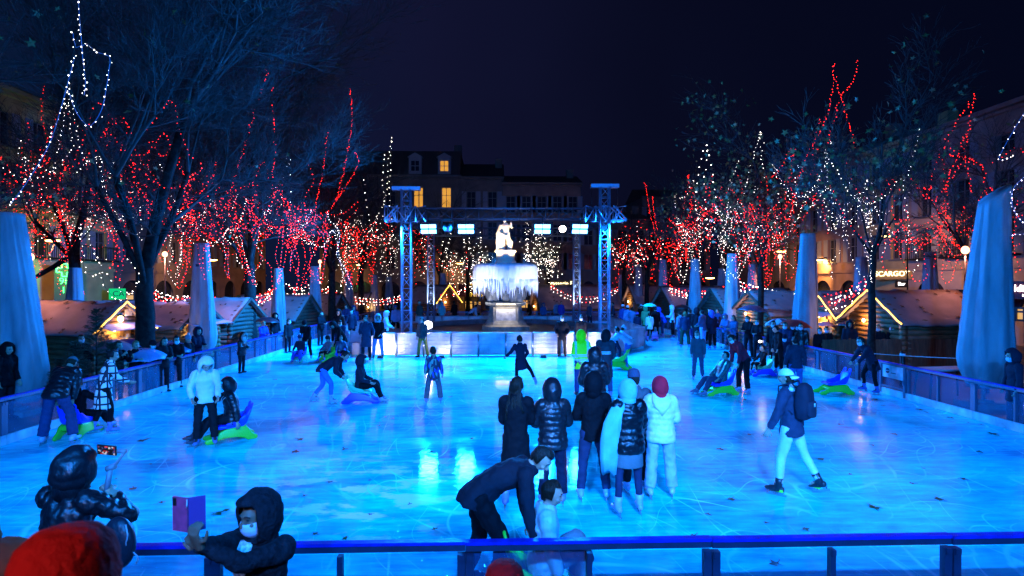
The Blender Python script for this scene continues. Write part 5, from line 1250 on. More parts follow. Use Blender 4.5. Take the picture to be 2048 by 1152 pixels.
        if hk == 'furhood':
            b = MB(); r0 = random.Random(sd); rs = []
            for k in range(25):
                a = 2*PI*k/24; v = Vector((math.cos(a)*.115, .075+.02*math.sin(a)**2, math.sin(a)*.135-.01)); rs.append(c+M @ (v*hs))
            b.tube(rs, .038*hs, 8); 
            for k in range(260):
                q = rs[r0.randrange(24)].lerp(rs[r0.randrange(24)], 0)+Vector((r0.gauss(0, .014), r0.gauss(0, .014), r0.gauss(0, .014)))
                e1 = q+Vector((r0.gauss(0, 1), r0.gauss(0, 1), r0.gauss(0, 1))).normalized()*.05*hs; b.add([q-Vector((.006, 0, 0)), q+Vector((.006, 0, 0)), e1], [(0, 1, 2)])
            b.build('fur_trim', cloth('fur', (.35, .33, .30)), t)
        if hk == 'hood': shell(t, 'hair', cloth('cloth', (.02, .015, .01)), c, M, hs, (.080, .100, .115), lambda x, y, z: not (y > .15 and z < .60), .006, (0, -.004, .004), 20, 14)
    elif hk in ('beanie', 'pombeanie'):
        b = MB(); prof = [(.083, -.006), (.092, .0), (.094, .035), (.090, .04), (.089, .07), (.078, .105), (.055, .128), (.02, .138), (0, .139)]
        rs = []; n = 28
        for r_, z in prof:
            rs.append([c+M @ (Vector((math.cos(2*PI*k/n)*r_*(1+.012*(k % 2)), math.sin(2*PI*k/n)*r_*1.18, z+.012-.15*math.sin(2*PI*k/n)*r_*.25))*hs) for k in range(n)])
        b.rings(rs)
        o = b.build('beanie', cloth('knit', hc_), t)
        if hk == 'pombeanie':
            b = MB(); r0 = random.Random(sd); b.ell(c+M @ Vector((0, 0, .165))*hs, .045, .045, .045, None, 12, 9); b.build('pompom', cloth('fur', (.45, .45, .48)), t)
        shell(t, 'hair', cloth('cloth', (.02, .015, .01)), c, M, hs, (.080, .099, .110), lambda x, y, z: not (y > .0 and z < .6) and z > -.75, .006, (0, -.006, -.006), 20, 14)
    elif hk == 'cap':
        shell(t, 'cap', cloth('cloth', hc_), c, M, hs, (.086, .104, .112), lambda x, y, z: z > .12, .006, (0, 0, .012), 28, 20)
        b = MB(); sg = hd[2] if len(hd) > 2 else 1; n = 12; A = []; B_ = []
        for k in range(n+1):
            a = PI*k/n; x = math.cos(a)*.078; y = sg*(.06+math.sin(a)*.045); A.append(c+M @ (Vector((x, y, .022))*hs)); B_.append(c+M @ (Vector((x*1.0, sg*(.085+math.sin(a)*.085), -.004-.02*abs(math.cos(a))))*hs))
        b.add(A+B_, [(k, k+1, n+2+k, n+1+k) for k in range(n)]); solid(b.build('peak', cloth('cloth', hc_), t), .006)
        shell(t, 'hair', cloth('cloth', (.03, .02, .012)), c, M, hs, (.079, .098, .112), lambda x, y, z: not (y > .05) and z > -.55, .006, (0, -.004, .0), 20, 14)
    elif hk in ('hair', 'longhair', 'bun', 'ponytail'):
        hm = mat('hair_%02d%02d%02d' % tuple(int(x*99) for x in hc_), hc_, .5, bump=.8, bscale=30, stretch=(3, 3, .4), spec=.2)
        shell(t, 'hair', hm, c, M, hs, (.081, .101, .115), lambda x, y, z: not (y > .12 and z < .62) and not (z < -.30 and y > -.45) and z > -.72, .010, (0, -.005, .004), 36, 26, .13, sd)
        b = MB(); r0 = random.Random(sd)
        if hk == 'longhair':
            back = sp[3]-Vector((0, .10*s, .20*s)); 
            for k in range(46):
                u = r0.uniform(-1, 1); st = c+M @ (Vector((u*.078, -.055-.03*(1-abs(u)), .02+.03*r0.random()))*hs); md = c+M @ (Vector((u*.098, -.075+.02*abs(u), -.13))*hs); en = back+J['rx']*(u*.125*s+r0.gauss(0, .012))+Vector((0, r0.gauss(0, .012), r0.uniform(-.10, .06)))
                b.tube(smooth_path([st, md, md.lerp(en, .5)+Vector((r0.gauss(0, .012), -.03, 0)), en], .05), .014*hs, 6)
            b.build('long_hair', hm, t)
        elif hk == 'ponytail':
            b.tube([c+M @ Vector((0, -.09, .05))*hs, c+M @ Vector((0, -.15, .02))*hs, c+M @ Vector((0, -.14, -.1))*hs, c+M @ Vector((0, -.12, -.2))*hs], [.025*hs, .04*hs, .035*hs, .01*hs], 10); b.build('ponytail', hm, t)
        elif hk == 'bun': b.ell(c+M @ Vector((0, -.10, .085))*hs, .045*hs, .04*hs, .04*hs); b.build('bun', hm, t)
    if mask:
        b = MB(); shell(t, 'face_mask', maskm if mask == 1 else whitemask, c, M, hs, (.073, .108, .092), lambda x, y, z: y > .22 and -.95 < z < .42, .004, (0, .004, -.048), 24, 18)
    if face or (mask and D < 13) or (D < 26 and (Matrix.Rotation(rt, 3, 'Z') @ M).col[1].y < .25 and (D > 7 or face)):
        for sg in (-1, 1):
            b = MB(); b.ell(c+M @ Vector((sg*.032, .080, .008))*hs, .014*hs, .009*hs, .007*hs, M, 10, 8); b.build('eye', eyem, t)
            b = MB(); b.tube([c+M @ Vector((sg*.014, .094, .028))*hs, c+M @ Vector((sg*.034, .090, .034))*hs, c+M @ Vector((sg*.054, .076, .027))*hs], [.005*hs, .006*hs, .003*hs], 6); b.build('eyebrow', eyem, t)
        if not mask:
            b = MB(); b.tube([c+M @ Vector((-.024, .086, -.064))*hs, c+M @ Vector((0, .100, -.061))*hs, c+M @ Vector((.024, .086, -.064))*hs], [.003*hs, .007*hs, .003*hs], 6); b.build('mouth', lipm, t)
    return dict(t=t, J=J, W=W_, p=p, m=m_, s=s, b=body)
# ---------------------------------------------------------------- skating aids
AG, AB_, AT = (.10, .62, .03), (.02, .05, .85), (.03, .50, .28)
def plastic(c): return mat('aid_plastic_%02d%02d%02d' % tuple(int(x*99) for x in c), c, .35, bump=.05, bscale=30)
def aid(p, rz, base, seat, label, sc_=1.0):
    t = empty('skating_aid', p, R(rz)); tag(t, label, 'skating aid', 'push-along skating aids'); t.scale = (sc_,)*3
    b = MB(); prof = [(.46, .012), (.31, .012), (.28, .06), (.12, .09), (-.10, .09), (-.22, .06), (-.27, .012), (-.44, .012), (-.47, .05), (-.46, .09), (-.36, .15), (-.28, .27), (-.20, .30), (.12, .27), (.24, .21), (.36, .12), (.47, .10), (.49, .05)]
    for sx in (-1, 1): b.prism(prof, .05, 'x', (sx*.19, 0, 0))
    b.prism([(.16, .23), (.26, .17), (.22, .13), (-.30, .18), (-.26, .27), (-.18, .28)], .34, 'x', (0, 0, 0))
    o = b.build('base', plastic(base), t); m2 = o.modifiers.new('v', 'BEVEL'); m2.width = .018; m2.segments = 2; BAKE.append(o)
    b = MB(); b.prism([(.26, .27), (.28, .31), (.22, .34), (-.10, .32), (-.19, .37), (-.32, .62), (-.37, .62), (-.27, .36), (-.20, .28)], .38, 'x', (0, 0, 0))
    for sx in (-1, 1): b.prism([(.10, .30), (-.10, .31), (-.22, .36), (-.29, .52), (-.22, .52), (-.10, .43), (.12, .37)], .04, 'x', (sx*.19, 0, 0))
    o = b.build('seat', plastic(seat), t); m2 = o.modifiers.new('v', 'BEVEL'); m2.width = .016; m2.segments = 2; BAKE.append(o)
    for sx in (-1, 1):
        b = MB(); q = [(sx*.12+.05*math.cos(2*PI*k/16), -.365-.02*math.sin(2*PI*k/16), .665+.06*math.sin(2*PI*k/16)) for k in range(17)]; b.tube(q, .016, 8); b.build('handle_ring', plastic(seat), t)
    return t
def handle(p, rz, sx, sc_=1.0): return Vector(p)+Matrix.Rotation(R(rz), 3, 'Z') @ (Vector((sx*.15, -.39, .70))*sc_)
def fwd(rz): return Vector((-math.sin(R(rz)), math.cos(R(rz)), 0))
def loc_of(world, p, rz): return Matrix.Rotation(-R(rz), 3, 'Z') @ (Vector(world)-Vector(p))
def push_pair(seat_p, rz, rider, pusher, base, seat, lab, back=.95, sc_=1.0, lean=42, legs=((38, 5, 34), (8, 5, 26)), hd_pitch=35, pusher_rot=None, rider_P=None, hand_h=0):
    """rider / pusher: dict of person() arguments without place"""
    p = Vector(seat_p); aid(p, rz, base, seat, lab, sc_); out = []
    if rider:
        k = dict(rider); P_ = dict(seat=.40*sc_+.03, lean=-4, legs=((92, 7, 0), (97, 7, 0)), arms=(('ik', (.22, .22, .46*sc_+.02)), ('ik', (-.22, .22, .46*sc_+.02))), head=(12, 0, 0)); P_.update(rider_P or {})
        out.append(person(k.pop('label'), 0, 0, k.pop('H'), rz, k.pop('jk'), k.pop('tr'), k.pop('hd'), P_, loc=p+fwd(rz)*-.03*sc_, **k))
    if pusher:
        k = dict(pusher); pr = rz if pusher_rot is None else pusher_rot
        q = p-fwd(pr)*back; hw = [handle(p, rz, sx, sc_)+Vector((0, 0, hand_h)) for sx in (1, -1)]
        P_ = dict(lean=lean, legs=legs, curve=.2, head=(hd_pitch, 0, 0), arms=(('ik', loc_of(hw[0], q, pr)-Vector((0, .06, 0)), (.5, -.3, -.5)), ('ik', loc_of(hw[1], q, pr)-Vector((0, .06, 0)), (-.5, -.3, -.5))))
        P_.update(k.pop('P', {}))
        out.append(person(k.pop('label'), 0, 0, k.pop('H'), pr, k.pop('jk'), k.pop('tr'), k.pop('hd'), P_, loc=q, curl=(55, 55), **k))
    return out
def umbrella(p, r, cols, label, tilt=(0, 0), hand_to=None, h=.85, group='rain umbrellas'):
    t = empty('umbrella', p); tag(t, label, 'umbrella', group); t.rotation_euler = (R(tilt[0]), R(tilt[1]), 0)
    b = MB(); n = 8; sub = 4; rs = []
    for i, (q, z) in enumerate(((.015, .0), (.3, -.035), (.6, -.14), (.85, -.29), (1.0, -.43))):
        ring = []
        for k in range(n*sub):
            a = 2*PI*k/(n*sub); f_ = abs((k % sub)/sub-.5)*2; rr_ = r*q*(1-.075*q*(1-f_**2)); zz = z*r*(1.0)+(.06*r*q*(1-f_**2) if i == 4 else 0)
            ring.append(Vector((math.cos(a)*rr_, math.sin(a)*rr_, zz)))
        rs.append(ring)
    nn = n*sub; vs = [v for q in rs for v in q]; fs = []; mi = []
    for i in range(4):
        for k in range(nn): 
            fs.append((i*nn+k, i*nn+(k+1) % nn, (i+1)*nn+(k+1) % nn, (i+1)*nn+k)); mi.append((k//sub) % len(cols) if len(cols) < 9 else i)
    b.V = [tuple(v) for v in vs]; b.F = fs; b.M = mi
    ms = [mat('umbrella_%02d%02d%02d' % tuple(int(x*99) for x in c), c, .45, var=.15) for c in cols]
    o = b.build('canopy', ms, t); solid(o, .004)
    b = MB(); b.tube([(0, 0, .05), (0, 0, -h)], .008, 6)
    for k in range(n):
        a = 2*PI*k/n; b.tube([(0, 0, -.42*r), (math.cos(a)*r*.55, math.sin(a)*r*.55, -.14*r)], .004, 3)
    b.build('shaft', bladem, t)
    b = MB(); b.tube([(0, 0, -h), (0, 0, -h-.1)], .016, 8); b.build('handle', blk, t)
    return t
K0, K1, NAVY, DKB, GREY, LGREY, WHITE, CREAM = (.004, .004, .006), (.009, .009, .012), (.007, .011, .028), (.03, .05, .12), (.07, .075, .085), (.36, .38, .42), (.62, .62, .62), (.6, .58, .55)
JEAN, JEANL, MAROON, RED_, TEAL, OLIVE, BROWN, HIV = (.03, .055, .14), (.18, .24, .38), (.34, .015, .03), (.75, .015, .02), (.18, .55, .62), (.07, .08, .03), (.10, .055, .03), (.42, .95, .01)
PINK, PALEB, ICEB = (.45, .12, .25), (.35, .55, .80), (.17, .40, .46)
HB, HD, HBL = (.012, .007, .004), (.008, .006, .006), (.20, .12, .05)
# ---- clothing with its own pattern
def wave(name, fn):
    m, nt, b = newmat(name); b.inputs['Roughness'].default_value = .75; fn(nt, b, nt.links); MATS[name] = m; return m
def plaid(nt, b, L):
    tc = nt.nodes.new('ShaderNodeTexCoord'); sp = nt.nodes.new('ShaderNodeSeparateXYZ'); L.new(tc.outputs['Object'], sp.inputs[0]); prev = None
    for ax, f_, off in (('X', 7.5, .2), ('Z', 6.5, .0), ('Y', 7.5, .5)):
        m1 = nt.nodes.new('ShaderNodeMath'); m1.operation = 'MULTIPLY_ADD'; m1.inputs[1].default_value = f_; m1.inputs[2].default_value = off; L.new(sp.outputs[ax], m1.inputs[0])
        m2 = nt.nodes.new('ShaderNodeMath'); m2.operation = 'FRACT'; L.new(m1.outputs[0], m2.inputs[0])
        m3 = nt.nodes.new('ShaderNodeMath'); m3.operation = 'LESS_THAN'; m3.inputs[1].default_value = .24; L.new(m2.outputs[0], m3.inputs[0])
        if prev is None: prev = m3
        else:
            m4 = nt.nodes.new('ShaderNodeMath'); m4.operation = 'MAXIMUM'; L.new(prev.outputs[0], m4.inputs[0]); L.new(m3.outputs[0], m4.inputs[1]); prev = m4
    mx = nt.nodes.new('ShaderNodeMix'); mx.data_type = 'RGBA'; mx.inputs[6].default_value = (.72, .72, .70, 1); mx.inputs[7].default_value = (.012, .014, .03, 1); L.new(prev.outputs[0], mx.inputs[0]); L.new(mx.outputs[2], b.inputs['Base Color'])
PLAID = wave('plaid_wool', plaid)
def camo(nt, b, L):
    tc = nt.nodes.new('ShaderNodeTexCoord'); v = nt.nodes.new('ShaderNodeTexVoronoi'); v.inputs['Scale'].default_value = 17; v.inputs['Randomness'].default_value = 1
    mp = nt.nodes.new('ShaderNodeMapping'); mp.inputs['Scale'].default_value = (1, 1, .45); mp.inputs['Rotation'].default_value = (.5, .6, .3); L.new(tc.outputs['Object'], mp.inputs[0]); L.new(mp.outputs[0], v.inputs['Vector'])
    sp = nt.nodes.new('ShaderNodeSeparateColor'); L.new(v.outputs['Color'], sp.inputs[0]); r = nt.nodes.new('ShaderNodeValToRGB'); r.color_ramp.interpolation = 'CONSTANT'; e = r.color_ramp.elements
    e[0].position = 0; e[0].color = (.015, .02, .05, 1); e[1].position = .35; e[1].color = (.02, .05, .40, 1)
    for p_, c_ in ((.58, (.10, .26, .22, 1)), (.75, (.012, .012, .03, 1)), (.88, (.16, .18, .12, 1))): q = e.new(p_); q.color = c_
    L.new(sp.outputs[0], r.inputs[0]); L.new(r.outputs[0], b.inputs['Base Color'])
CAMO = wave('camouflage_print', camo)
def hiv(nt, b, L):
    tc = nt.nodes.new('ShaderNodeTexCoord'); sp = nt.nodes.new('ShaderNodeSeparateXYZ'); L.new(tc.outputs['Object'], sp.inputs[0]); prev = None
    for ax, c0, w_ in (('Z', .98, .035), ('Z', 1.10, .035), ('X', .17, .028), ('X', -.17, .028)):
        m1 = nt.nodes.new('ShaderNodeMath'); m1.operation = 'COMPARE'; m1.inputs[1].default_value = c0; m1.inputs[2].default_value = w_; L.new(sp.outputs[ax], m1.inputs[0])
        if ax == 'X':
            g = nt.nodes.new('ShaderNodeMath'); g.operation = 'GREATER_THAN'; g.inputs[1].default_value = 1.05; L.new(sp.outputs['Z'], g.inputs[0]); h = nt.nodes.new('ShaderNodeMath'); h.operation = 'MULTIPLY'; L.new(g.outputs[0], h.inputs[0]); L.new(m1.outputs[0], h.inputs[1]); m1 = h
        if prev is None: prev = m1
        else:
            m4 = nt.nodes.new('ShaderNodeMath'); m4.operation = 'MAXIMUM'; L.new(prev.outputs[0], m4.inputs[0]); L.new(m1.outputs[0], m4.inputs[1]); prev = m4
    mx = nt.nodes.new('ShaderNodeMix'); mx.data_type = 'RGBA'; mx.inputs[6].default_value = (*HIV, 1); mx.inputs[7].default_value = (.55, .65, .75, 1); L.new(prev.outputs[0], mx.inputs[0]); L.new(mx.outputs[2], b.inputs['Base Color'])
HIVM = wave('hi_vis_jacket', hiv)
def striped(nt, b, L):
    tc = nt.nodes.new('ShaderNodeTexCoord'); sp = nt.nodes.new('ShaderNodeSeparateXYZ'); L.new(tc.outputs['Object'], sp.inputs[0]); prev = None
    for c0 in (1.20, 1.245):
        m1 = nt.nodes.new('ShaderNodeMath'); m1.operation = 'COMPARE'; m1.inputs[1].default_value = c0; m1.inputs[2].default_value = .013; L.new(sp.outputs['Z'], m1.inputs[0])
        m2 = nt.nodes.new('ShaderNodeMath'); m2.operation = 'COMPARE'; m2.inputs[1].default_value = 0; m2.inputs[2].default_value = .15; L.new(sp.outputs['X'], m2.inputs[0]); h = nt.nodes.new('ShaderNodeMath'); h.operation = 'MULTIPLY'; L.new(m1.outputs[0], h.inputs[0]); L.new(m2.outputs[0], h.inputs[1])
        if prev is None: prev = h
        else:
            m4 = nt.nodes.new('ShaderNodeMath'); m4.operation = 'MAXIMUM'; L.new(prev.outputs[0], m4.inputs[0]); L.new(h.outputs[0], m4.inputs[1]); prev = m4
    mx = nt.nodes.new('ShaderNodeMix'); mx.data_type = 'RGBA'; mx.inputs[6].default_value = (.014, .016, .026, 1); mx.inputs[7].default_value = (.55, .65, .72, 1); L.new(prev.outputs[0], mx.inputs[0]); L.new(mx.outputs[2], b.inputs['Base Color'])
STRP = wave('black_coat_with_bands', striped)
PHONE_ARMS = ((22, 4, 85, -28), (22, 4, 88, -28))
DOWN = ((3, 10, 16, 2), (0, 10, 18, 2)); BACK = ((-28, 14, -8, -30), (-28, 14, -8, -30)); POCK = ((-6, 22, 34, -14), (-6, 22, 34, -14))
ww = ((2, 5, 3), (-3, 5, 3))
SKB = (.13, .20, .50)
# ---------------- the group standing with their backs to the photographer
person('woman with long loose hair in a long black coat, seen from behind', 1031, 1016, 1.74, -14, ('coat', K0, .62), ('slim', K0), ('longhair', HB), dict(arms=((18, 6, 70, -20), (14, 8, 62, -18)), head=(4, -22, 0)), group='skaters standing in the near group', boots=SKB)
person('person in a plain black hooded puffer jacket and flared dark trousers', 1106, 1012, 1.66, 4, ('puffer', K1, .14), ('tracks', NAVY), ('hood', None), dict(arms=((14, 16, 72, -22), (14, 16, 66, -20)), legs=((3, 5, 4), (-2, 5, 3)), head=(14, 5, 0)), group='skaters standing in the near group', boots=SKB)
person('person in a black hooded jacket and dark jeans beside the pale headscarf', 1187, 1001, 1.74, -4, ('plain', K0, .10), ('jeans', (.02, .03, .07)), ('hood', None), dict(arms=((12, 17, 78, -26), (10, 16, 70, -24)), legs=((2, 8, 4), (0, 8, 3)), head=(16, -8, 0)), group='skaters standing in the near group', boots=(.30, .38, .62))
q = person('woman in a pale turquoise headscarf, black puffer jacket, grey skirt and tights', 1258, 1030, 1.72, 6, ('puffer', K0, .13), ('skirt', (.02, .025, .06), (.12, .13, .14)), ('hijab', ICEB), dict(arms=((16, 12, 76, -30), (16, 10, 70, -30)), head=(10, 12, 6), legs=((3, 6, 4), (-2, 6, 3))), group='skaters standing in the near group', boots=(.30, .38, .62))
b = MB(); J = q['J']; n_ = J['sp'][3]; rs = []       # long end of the scarf hanging at her left side
for f_, x, y, w_ in ((0, -.06, .06, .10), (.12, -.15, -.03, .11), (.3, -.24, -.06, .12), (.55, -.27, -.04, .13), (.8, -.28, -.02, .12), (1, -.28, 0, .10)):
    z = n_.z+.06-f_*.95; rs.append([Vector((x+math.cos(2*PI*k/20)*w_*(1+.12*math.sin(5*k)), y+math.sin(2*PI*k/20)*.05*(1+.3*math.sin(4*k+f_*5)), z+(.05*math.sin(k) if f_ == 1 else 0))) for k in range(20)])
b.rings(rs); b.build('scarf_end', cloth('cloth', ICEB), q['t'])
person('person in a navy beanie and grey hoodie standing behind the pale headscarf', 1271, 985, 1.74, 3, ('plain', GREY, .10), ('jeans', K1), ('beanie', (.05, .06, .10)), dict(arms=((14, 8, 70, -20), (14, 8, 70, -20)), head=(10, 0, 0)), group='skaters standing in the near group', boots=(.30, .38, .62))
q = person('person in a white quilted puffer jacket and bright red hood', 1322, 996, 1.66, -6, ('puffer', WHITE, .12), ('loose', (.30, .38, .55)), ('hijab', (.55, .012, .03)), dict(arms=((12, 15, 75, -26), (12, 15, 75, -26)), head=(12, 0, 0), legs=((4, 7, 5), (-1, 6, 3))), group='skaters standing in the near group', boots=(.42, .46, .62))
J = q['J']; b = MB(); rs = []     # lowered hood lying on the back
for f_, w_, z, y in ((0, .11, .05, -.02), (.3, .14, -.02, -.11), (.65, .115, -.12, -.145), (1, .03, -.22, -.135)):
    rs.append([J['sp'][3]+Vector((math.cos(2*PI*k/18)*w_, y+math.sin(2*PI*k/18)*.035, z+.03*abs(math.cos(2*PI*k/18)))) for k in range(18)])
b.rings(rs); b.build('lowered_hood', q['m'], q['t'])
for ch in q['t'].children:
    if ch.name.startswith('headscarf'): ch.name = 'hood'
    elif ch.name.startswith('scarf_fold'): ch.name = 'hood_neck'
person('person in a shiny black hooded puffer jacket standing beyond the near group', 1190, 890, 1.78, 0, ('puffer', K1, .16), ('jeans', K1), ('hood', None), dict(arms=((10, 15, 60, -22), (10, 15, 60, -22)), head=(8, 0, 0)), boots=SKB)
# ---------------- man with cap and backpack striding left
q = person('man in a white backwards cap, dark jacket and pale jeans skating with a backpack', 1598, 992, 1.80, 40, ('plain', (.025, .035, .065), .10), ('slim', (.62, .66, .70)), ('cap', (.72, .74, .74), -1), dict(lean=4, legs=((-12, 18, 14), (12, 4, 8)), arms=((-10, 18, 2, 6), (12, 16, 24, 6)), head=(6, 12, 0), toes=((22, 10), (0, 10))), boots=((.015, .015, .02), (.015, .015, .02)), face=True)
J = q['J']; b = MB(); b.ell(J['sp'][3]+Vector((0, -.005, .045)), .085, .085, .06); b.ell(J['sp'][3]+Vector((0, -.05, .02)), .11, .06, .05); b.build('white_collar', cloth('knit', WHITE), q['t'])
bp_ = empty('backpack', q['W'] @ (J['sp'][2]+Vector((0, -.20, .0))), R(40)); tag(bp_, 'black backpack on the back of the man with the white cap', 'backpack')
b = MB()
for f_, w_, dp in ((-.24, .12, .06), (-.20, .16, .10), (-.05, .165, .115), (.12, .155, .105), (.22, .12, .075), (.26, .06, .03)): pass
rs = [[Vector((math.copysign(abs(math.cos(2*PI*k/24))**.6, math.cos(2*PI*k/24))*w_, math.copysign(abs(math.sin(2*PI*k/24))**.7, math.sin(2*PI*k/24))*dp, z)) for k in range(24)] for z, w_, dp in ((-.25, .11, .05), (-.22, .155, .09), (-.05, .165, .115), (.12, .155, .105), (.22, .125, .08), (.27, .05, .03))]
b.rings(rs); b.build('bag', cloth('cloth', (.018, .02, .035)), bp_)
b = MB(); rs = [[Vector((math.cos(2*PI*k/20)*w_, -.10+math.sin(2*PI*k/20)*.05, z)) for k in range(20)] for z, w_ in ((-.20, .09), (-.17, .125), (-.02, .125), (.02, .09))]; b.rings(rs); b.build('front_pocket', cloth('cloth', (.02, .024, .04)), bp_)
for sx in (-1, 1):
    b = MB(); b.tube([(sx*.08, .08, .2), (sx*.13, .13, .27), (sx*.15, .30, .2), (sx*.16, .30, 0), (sx*.14, .10, -.18)], .022, 6, flat=.5); b.build('strap', cloth('cloth', (.018, .02, .035)), bp_)
b = MB(); b.box((-.03, -.155, -.02), (.025, .012, .05)); b.build('zip_tag', mat('pale_band', (.5, .6, .65), .3), bp_)
# neon heels on his skates
for bo in [x for x in q['t'].children if x.name.startswith('skate')]:
    v = [Vector(a.co) for a in bo.data.vertices]; zc = min(a.z for a in v); heel = min((a for a in v if a.z < zc+.05), key=lambda a: a.y); b = MB(); b.box(heel+Vector((0, .05, -.012)), (.05, .085, .035)); b.build('heel_holder', mat('neon_heel', (.25, .95, .05), .4), bo, False)
# ---------------- bending man and seated child by the near rail
sp_ = gx(1092, 5.36); hz = -88
seat_r = dict(label='child in a pale puffer jacket sitting on a green aid by the near rail', H=1.58, jk=('puffer', (.50, .52, .55), .10), tr=('loose', (.17, .19, .22)), hd=('hair', HB), face=True, boots=SKB)
rd = push_pair(sp_, hz, seat_r, None, AG, AG, 'green skating aid under the child in the pale puffer jacket', rider_P=dict(head=(18, -8, 0), arms=(('ik', (.24, .14, .40)), ('ik', (-.24, .14, .40))), lean=4, seat=.50, legs=((110, 6, 0), (114, 6, 0))))
q_p = gx(962, 5.66)
D_H = [loc_of(sp_+Vector((-.06, -.27, .50)), q_p, -86), loc_of(sp_+Vector((-.12, .26, .56)), q_p, -86)]
q = person('man in black with a collar tag bent over the child on the green aid', 0, 0, 1.86, -86, ('plain', (.010, .011, .018), .10), ('tracks', K0), ('hair', HB), dict(lean=66, curve=.18, legs=((30, 8, 36), (4, 8, 22)), head=(48, -30, 0), arms=(('ik', D_H[0], (.3, -.5, -.3)), ('ik', D_H[1], (-.3, -.5, -.3)))), loc=q_p, face=True, curl=(30, 30), boots=K0)
b = MB(); c = q['J']['hc']; b.box(c+Vector((.075, -.02, -.135)), (.004, .05, .085)); b.build('collar_tag', mat('pale_tag', (.7, .75, .8), .4, var=.5, vscale=60), q['t'], False)
# ---------------- pair at the left: white hood helping a seated skater
hp2 = G(462, 880); rz = 122
g_ = push_pair(hp2, rz, dict(label='seated skater in a black hooded puffer jacket on a green aid, reaching out', H=1.66, jk=('puffer', K1, .12), tr=('jeans', K1), hd=('hood', None), face=True, boots=((.03, .03, .05), (.03, .03, .05))), None, AG, AB_, 'green and blue skating aid under the reaching skater in black', sc_=.98,
   rider_P=dict(lean=6, head=(8, -12, 0), arms=(('ik', (.42, .58, .70)), ('ik', (-.30, -.06, .32))), legs=((90, 8, 0), (94, 4, 0))))
J = g_[0]['J']; b = MB(); b.tube(smooth_path([J['sp'][3]+Vector((-.10, -.03, .02)), J['sp'][3]+Vector((-.10, .12, -.08)), J['sp'][2]+Vector((0, .165, -.02)), J['sp'][3]+Vector((.09, .12, -.08)), J['sp'][3]+Vector((.10, -.03, .02))], .04), .011, 6, flat=.4); b.build('pale_strap', MATS['pale_band'], g_[0]['t'])
p_ = G(404, 905)
person('skater in a white hooded jacket looking down and holding the seated skater\'s arm', 412, 893, 1.66, -160, ('plain', (.66, .67, .68), .10), ('tracks', K1), ('hood', None), dict(lean=10, head=(40, 24, 0), legs=((8, 5, 12), (2, 6, 6)), arms=((10, 18, 40, -14), (26, 14, 46, 4))), mask=None, face=True, boots=SKB)
# ---------------- trio at the left edge
hl = G(158, 872); rz = 4
push_pair(hl, rz, dict(label='seated skater in black mostly hidden behind the bent puffer jacket', H=1.60, jk=('plain', K0, .2), tr=('loose', K0), hd=('hair', HD), boots=SKB), dict(label='skater in a grey cap and shiny puffer jacket bent over an aid at left', H=1.78, jk=('puffer', K1, .08), tr=('loose', (.03, .045, .12)), hd=('cap', (.10, .13, .14)), boots=(.40, .46, .62)), AG, AB_, 'green and blue skating aid between the legs of the bent puffer jacket', back=.62, lean=42, legs=((14, 14, 18), (6, 14, 8)), hd_pitch=40, rider_P=dict(legs=((88, 20, 0), (92, 24, 0)), arms=(('ik', (.30, .45, .62)), ('ik', (-.22, .2, .6)))))
person('woman in a black and white plaid coat gliding behind the bent puffer jacket', 203, 868, 1.68, -48, ('coat', CREAM, .42, PLAID), ('slim', K0), ('bun', HD), dict(lean=14, side=-6, head=(10, -8, 0), legs=((14, 4, 16), (-6, 4, 12)), arms=((26, 6, 64, -12), (20, 8, 60, -10))), face=True, boots=SKB)
# ---------------- pair in the middle left
ml = G(722, 806); rz = -86
push_pair(ml, rz, dict(label='woman in a black hooded jacket sitting on the blue aid with her legs stretched out', H=1.66, jk=('plain', (.016, .016, .03), .12), tr=('tracks', K0), hd=('hood', None), face=True, boots=(.30, .38, .70)), dict(label='skater in a dark track jacket and blue leggings bent low pushing the blue aid', H=1.70, jk=('plain', (.012, .013, .022), .05), tr=('slim', (.05, .16, .62)), hd=('hair', HD), boots=(.30, .36, .70)), AB_, AT, 'blue skating aid with a turquoise seat in the middle of the ice', back=.98, sc_=1.0, lean=62, legs=((34, 4, 32), (-4, 5, 34)), hd_pitch=52, rider_P=dict(arms=(('ik', (.22, .30, .56)), ('ik', (-.22, .30, .56))), lean=2, legs=((98, 4, 0), (102, 5, 0))))
# ---------------- single skaters
person('child in a camouflage jacket and grey trousers skating away', 867, 808, 1.38, 6, ('plain', NAVY, .22, CAMO), ('loose', (.075, .09, .12)), ('hair', HB), dict(legs=((5, 12, 6), (-4, 12, 4)), arms=((-4, 16, 2, 8), (0, 14, 8, 6)), head=(4, 25, 0)), boots=SKB)
person('child in a dark fur-collared parka pushing off with one leg to the right', 1052, 777, 1.48, 14, ('coat', NAVY, .34), ('slim', K0), ('hair', HD), dict(lean=8, legs=((-14, 34, 6), (8, 4, 14)), arms=((10, 24, 30, -20), (14, 34, 44, 30)), head=(6, 10, 0), toes=((20, 30), (0, 8))), boots=SKB)
person('steward in a bright yellow-green hi-vis hooded jacket, hands behind the back', 1163, 790, 1.76, 4, ('plain', HIV, .20, HIVM), ('jeans', (.02, .04, .14)), ('hood', HIV), dict(arms=BACK, head=(2, 0, 0)), sk=False, boots=K0)
person('bare-headed man in a long black coat with two pale bands across the back', 1210, 796, 1.76, -14, ('coat', K0, .42, STRP), ('jeans', JEAN), ('hood', (.010, .010, .014)), dict(lean=12, head=(30, -10, 0), arms=((16, 8, 40, -10), (14, 10, 40, -10))), boots=SKB)
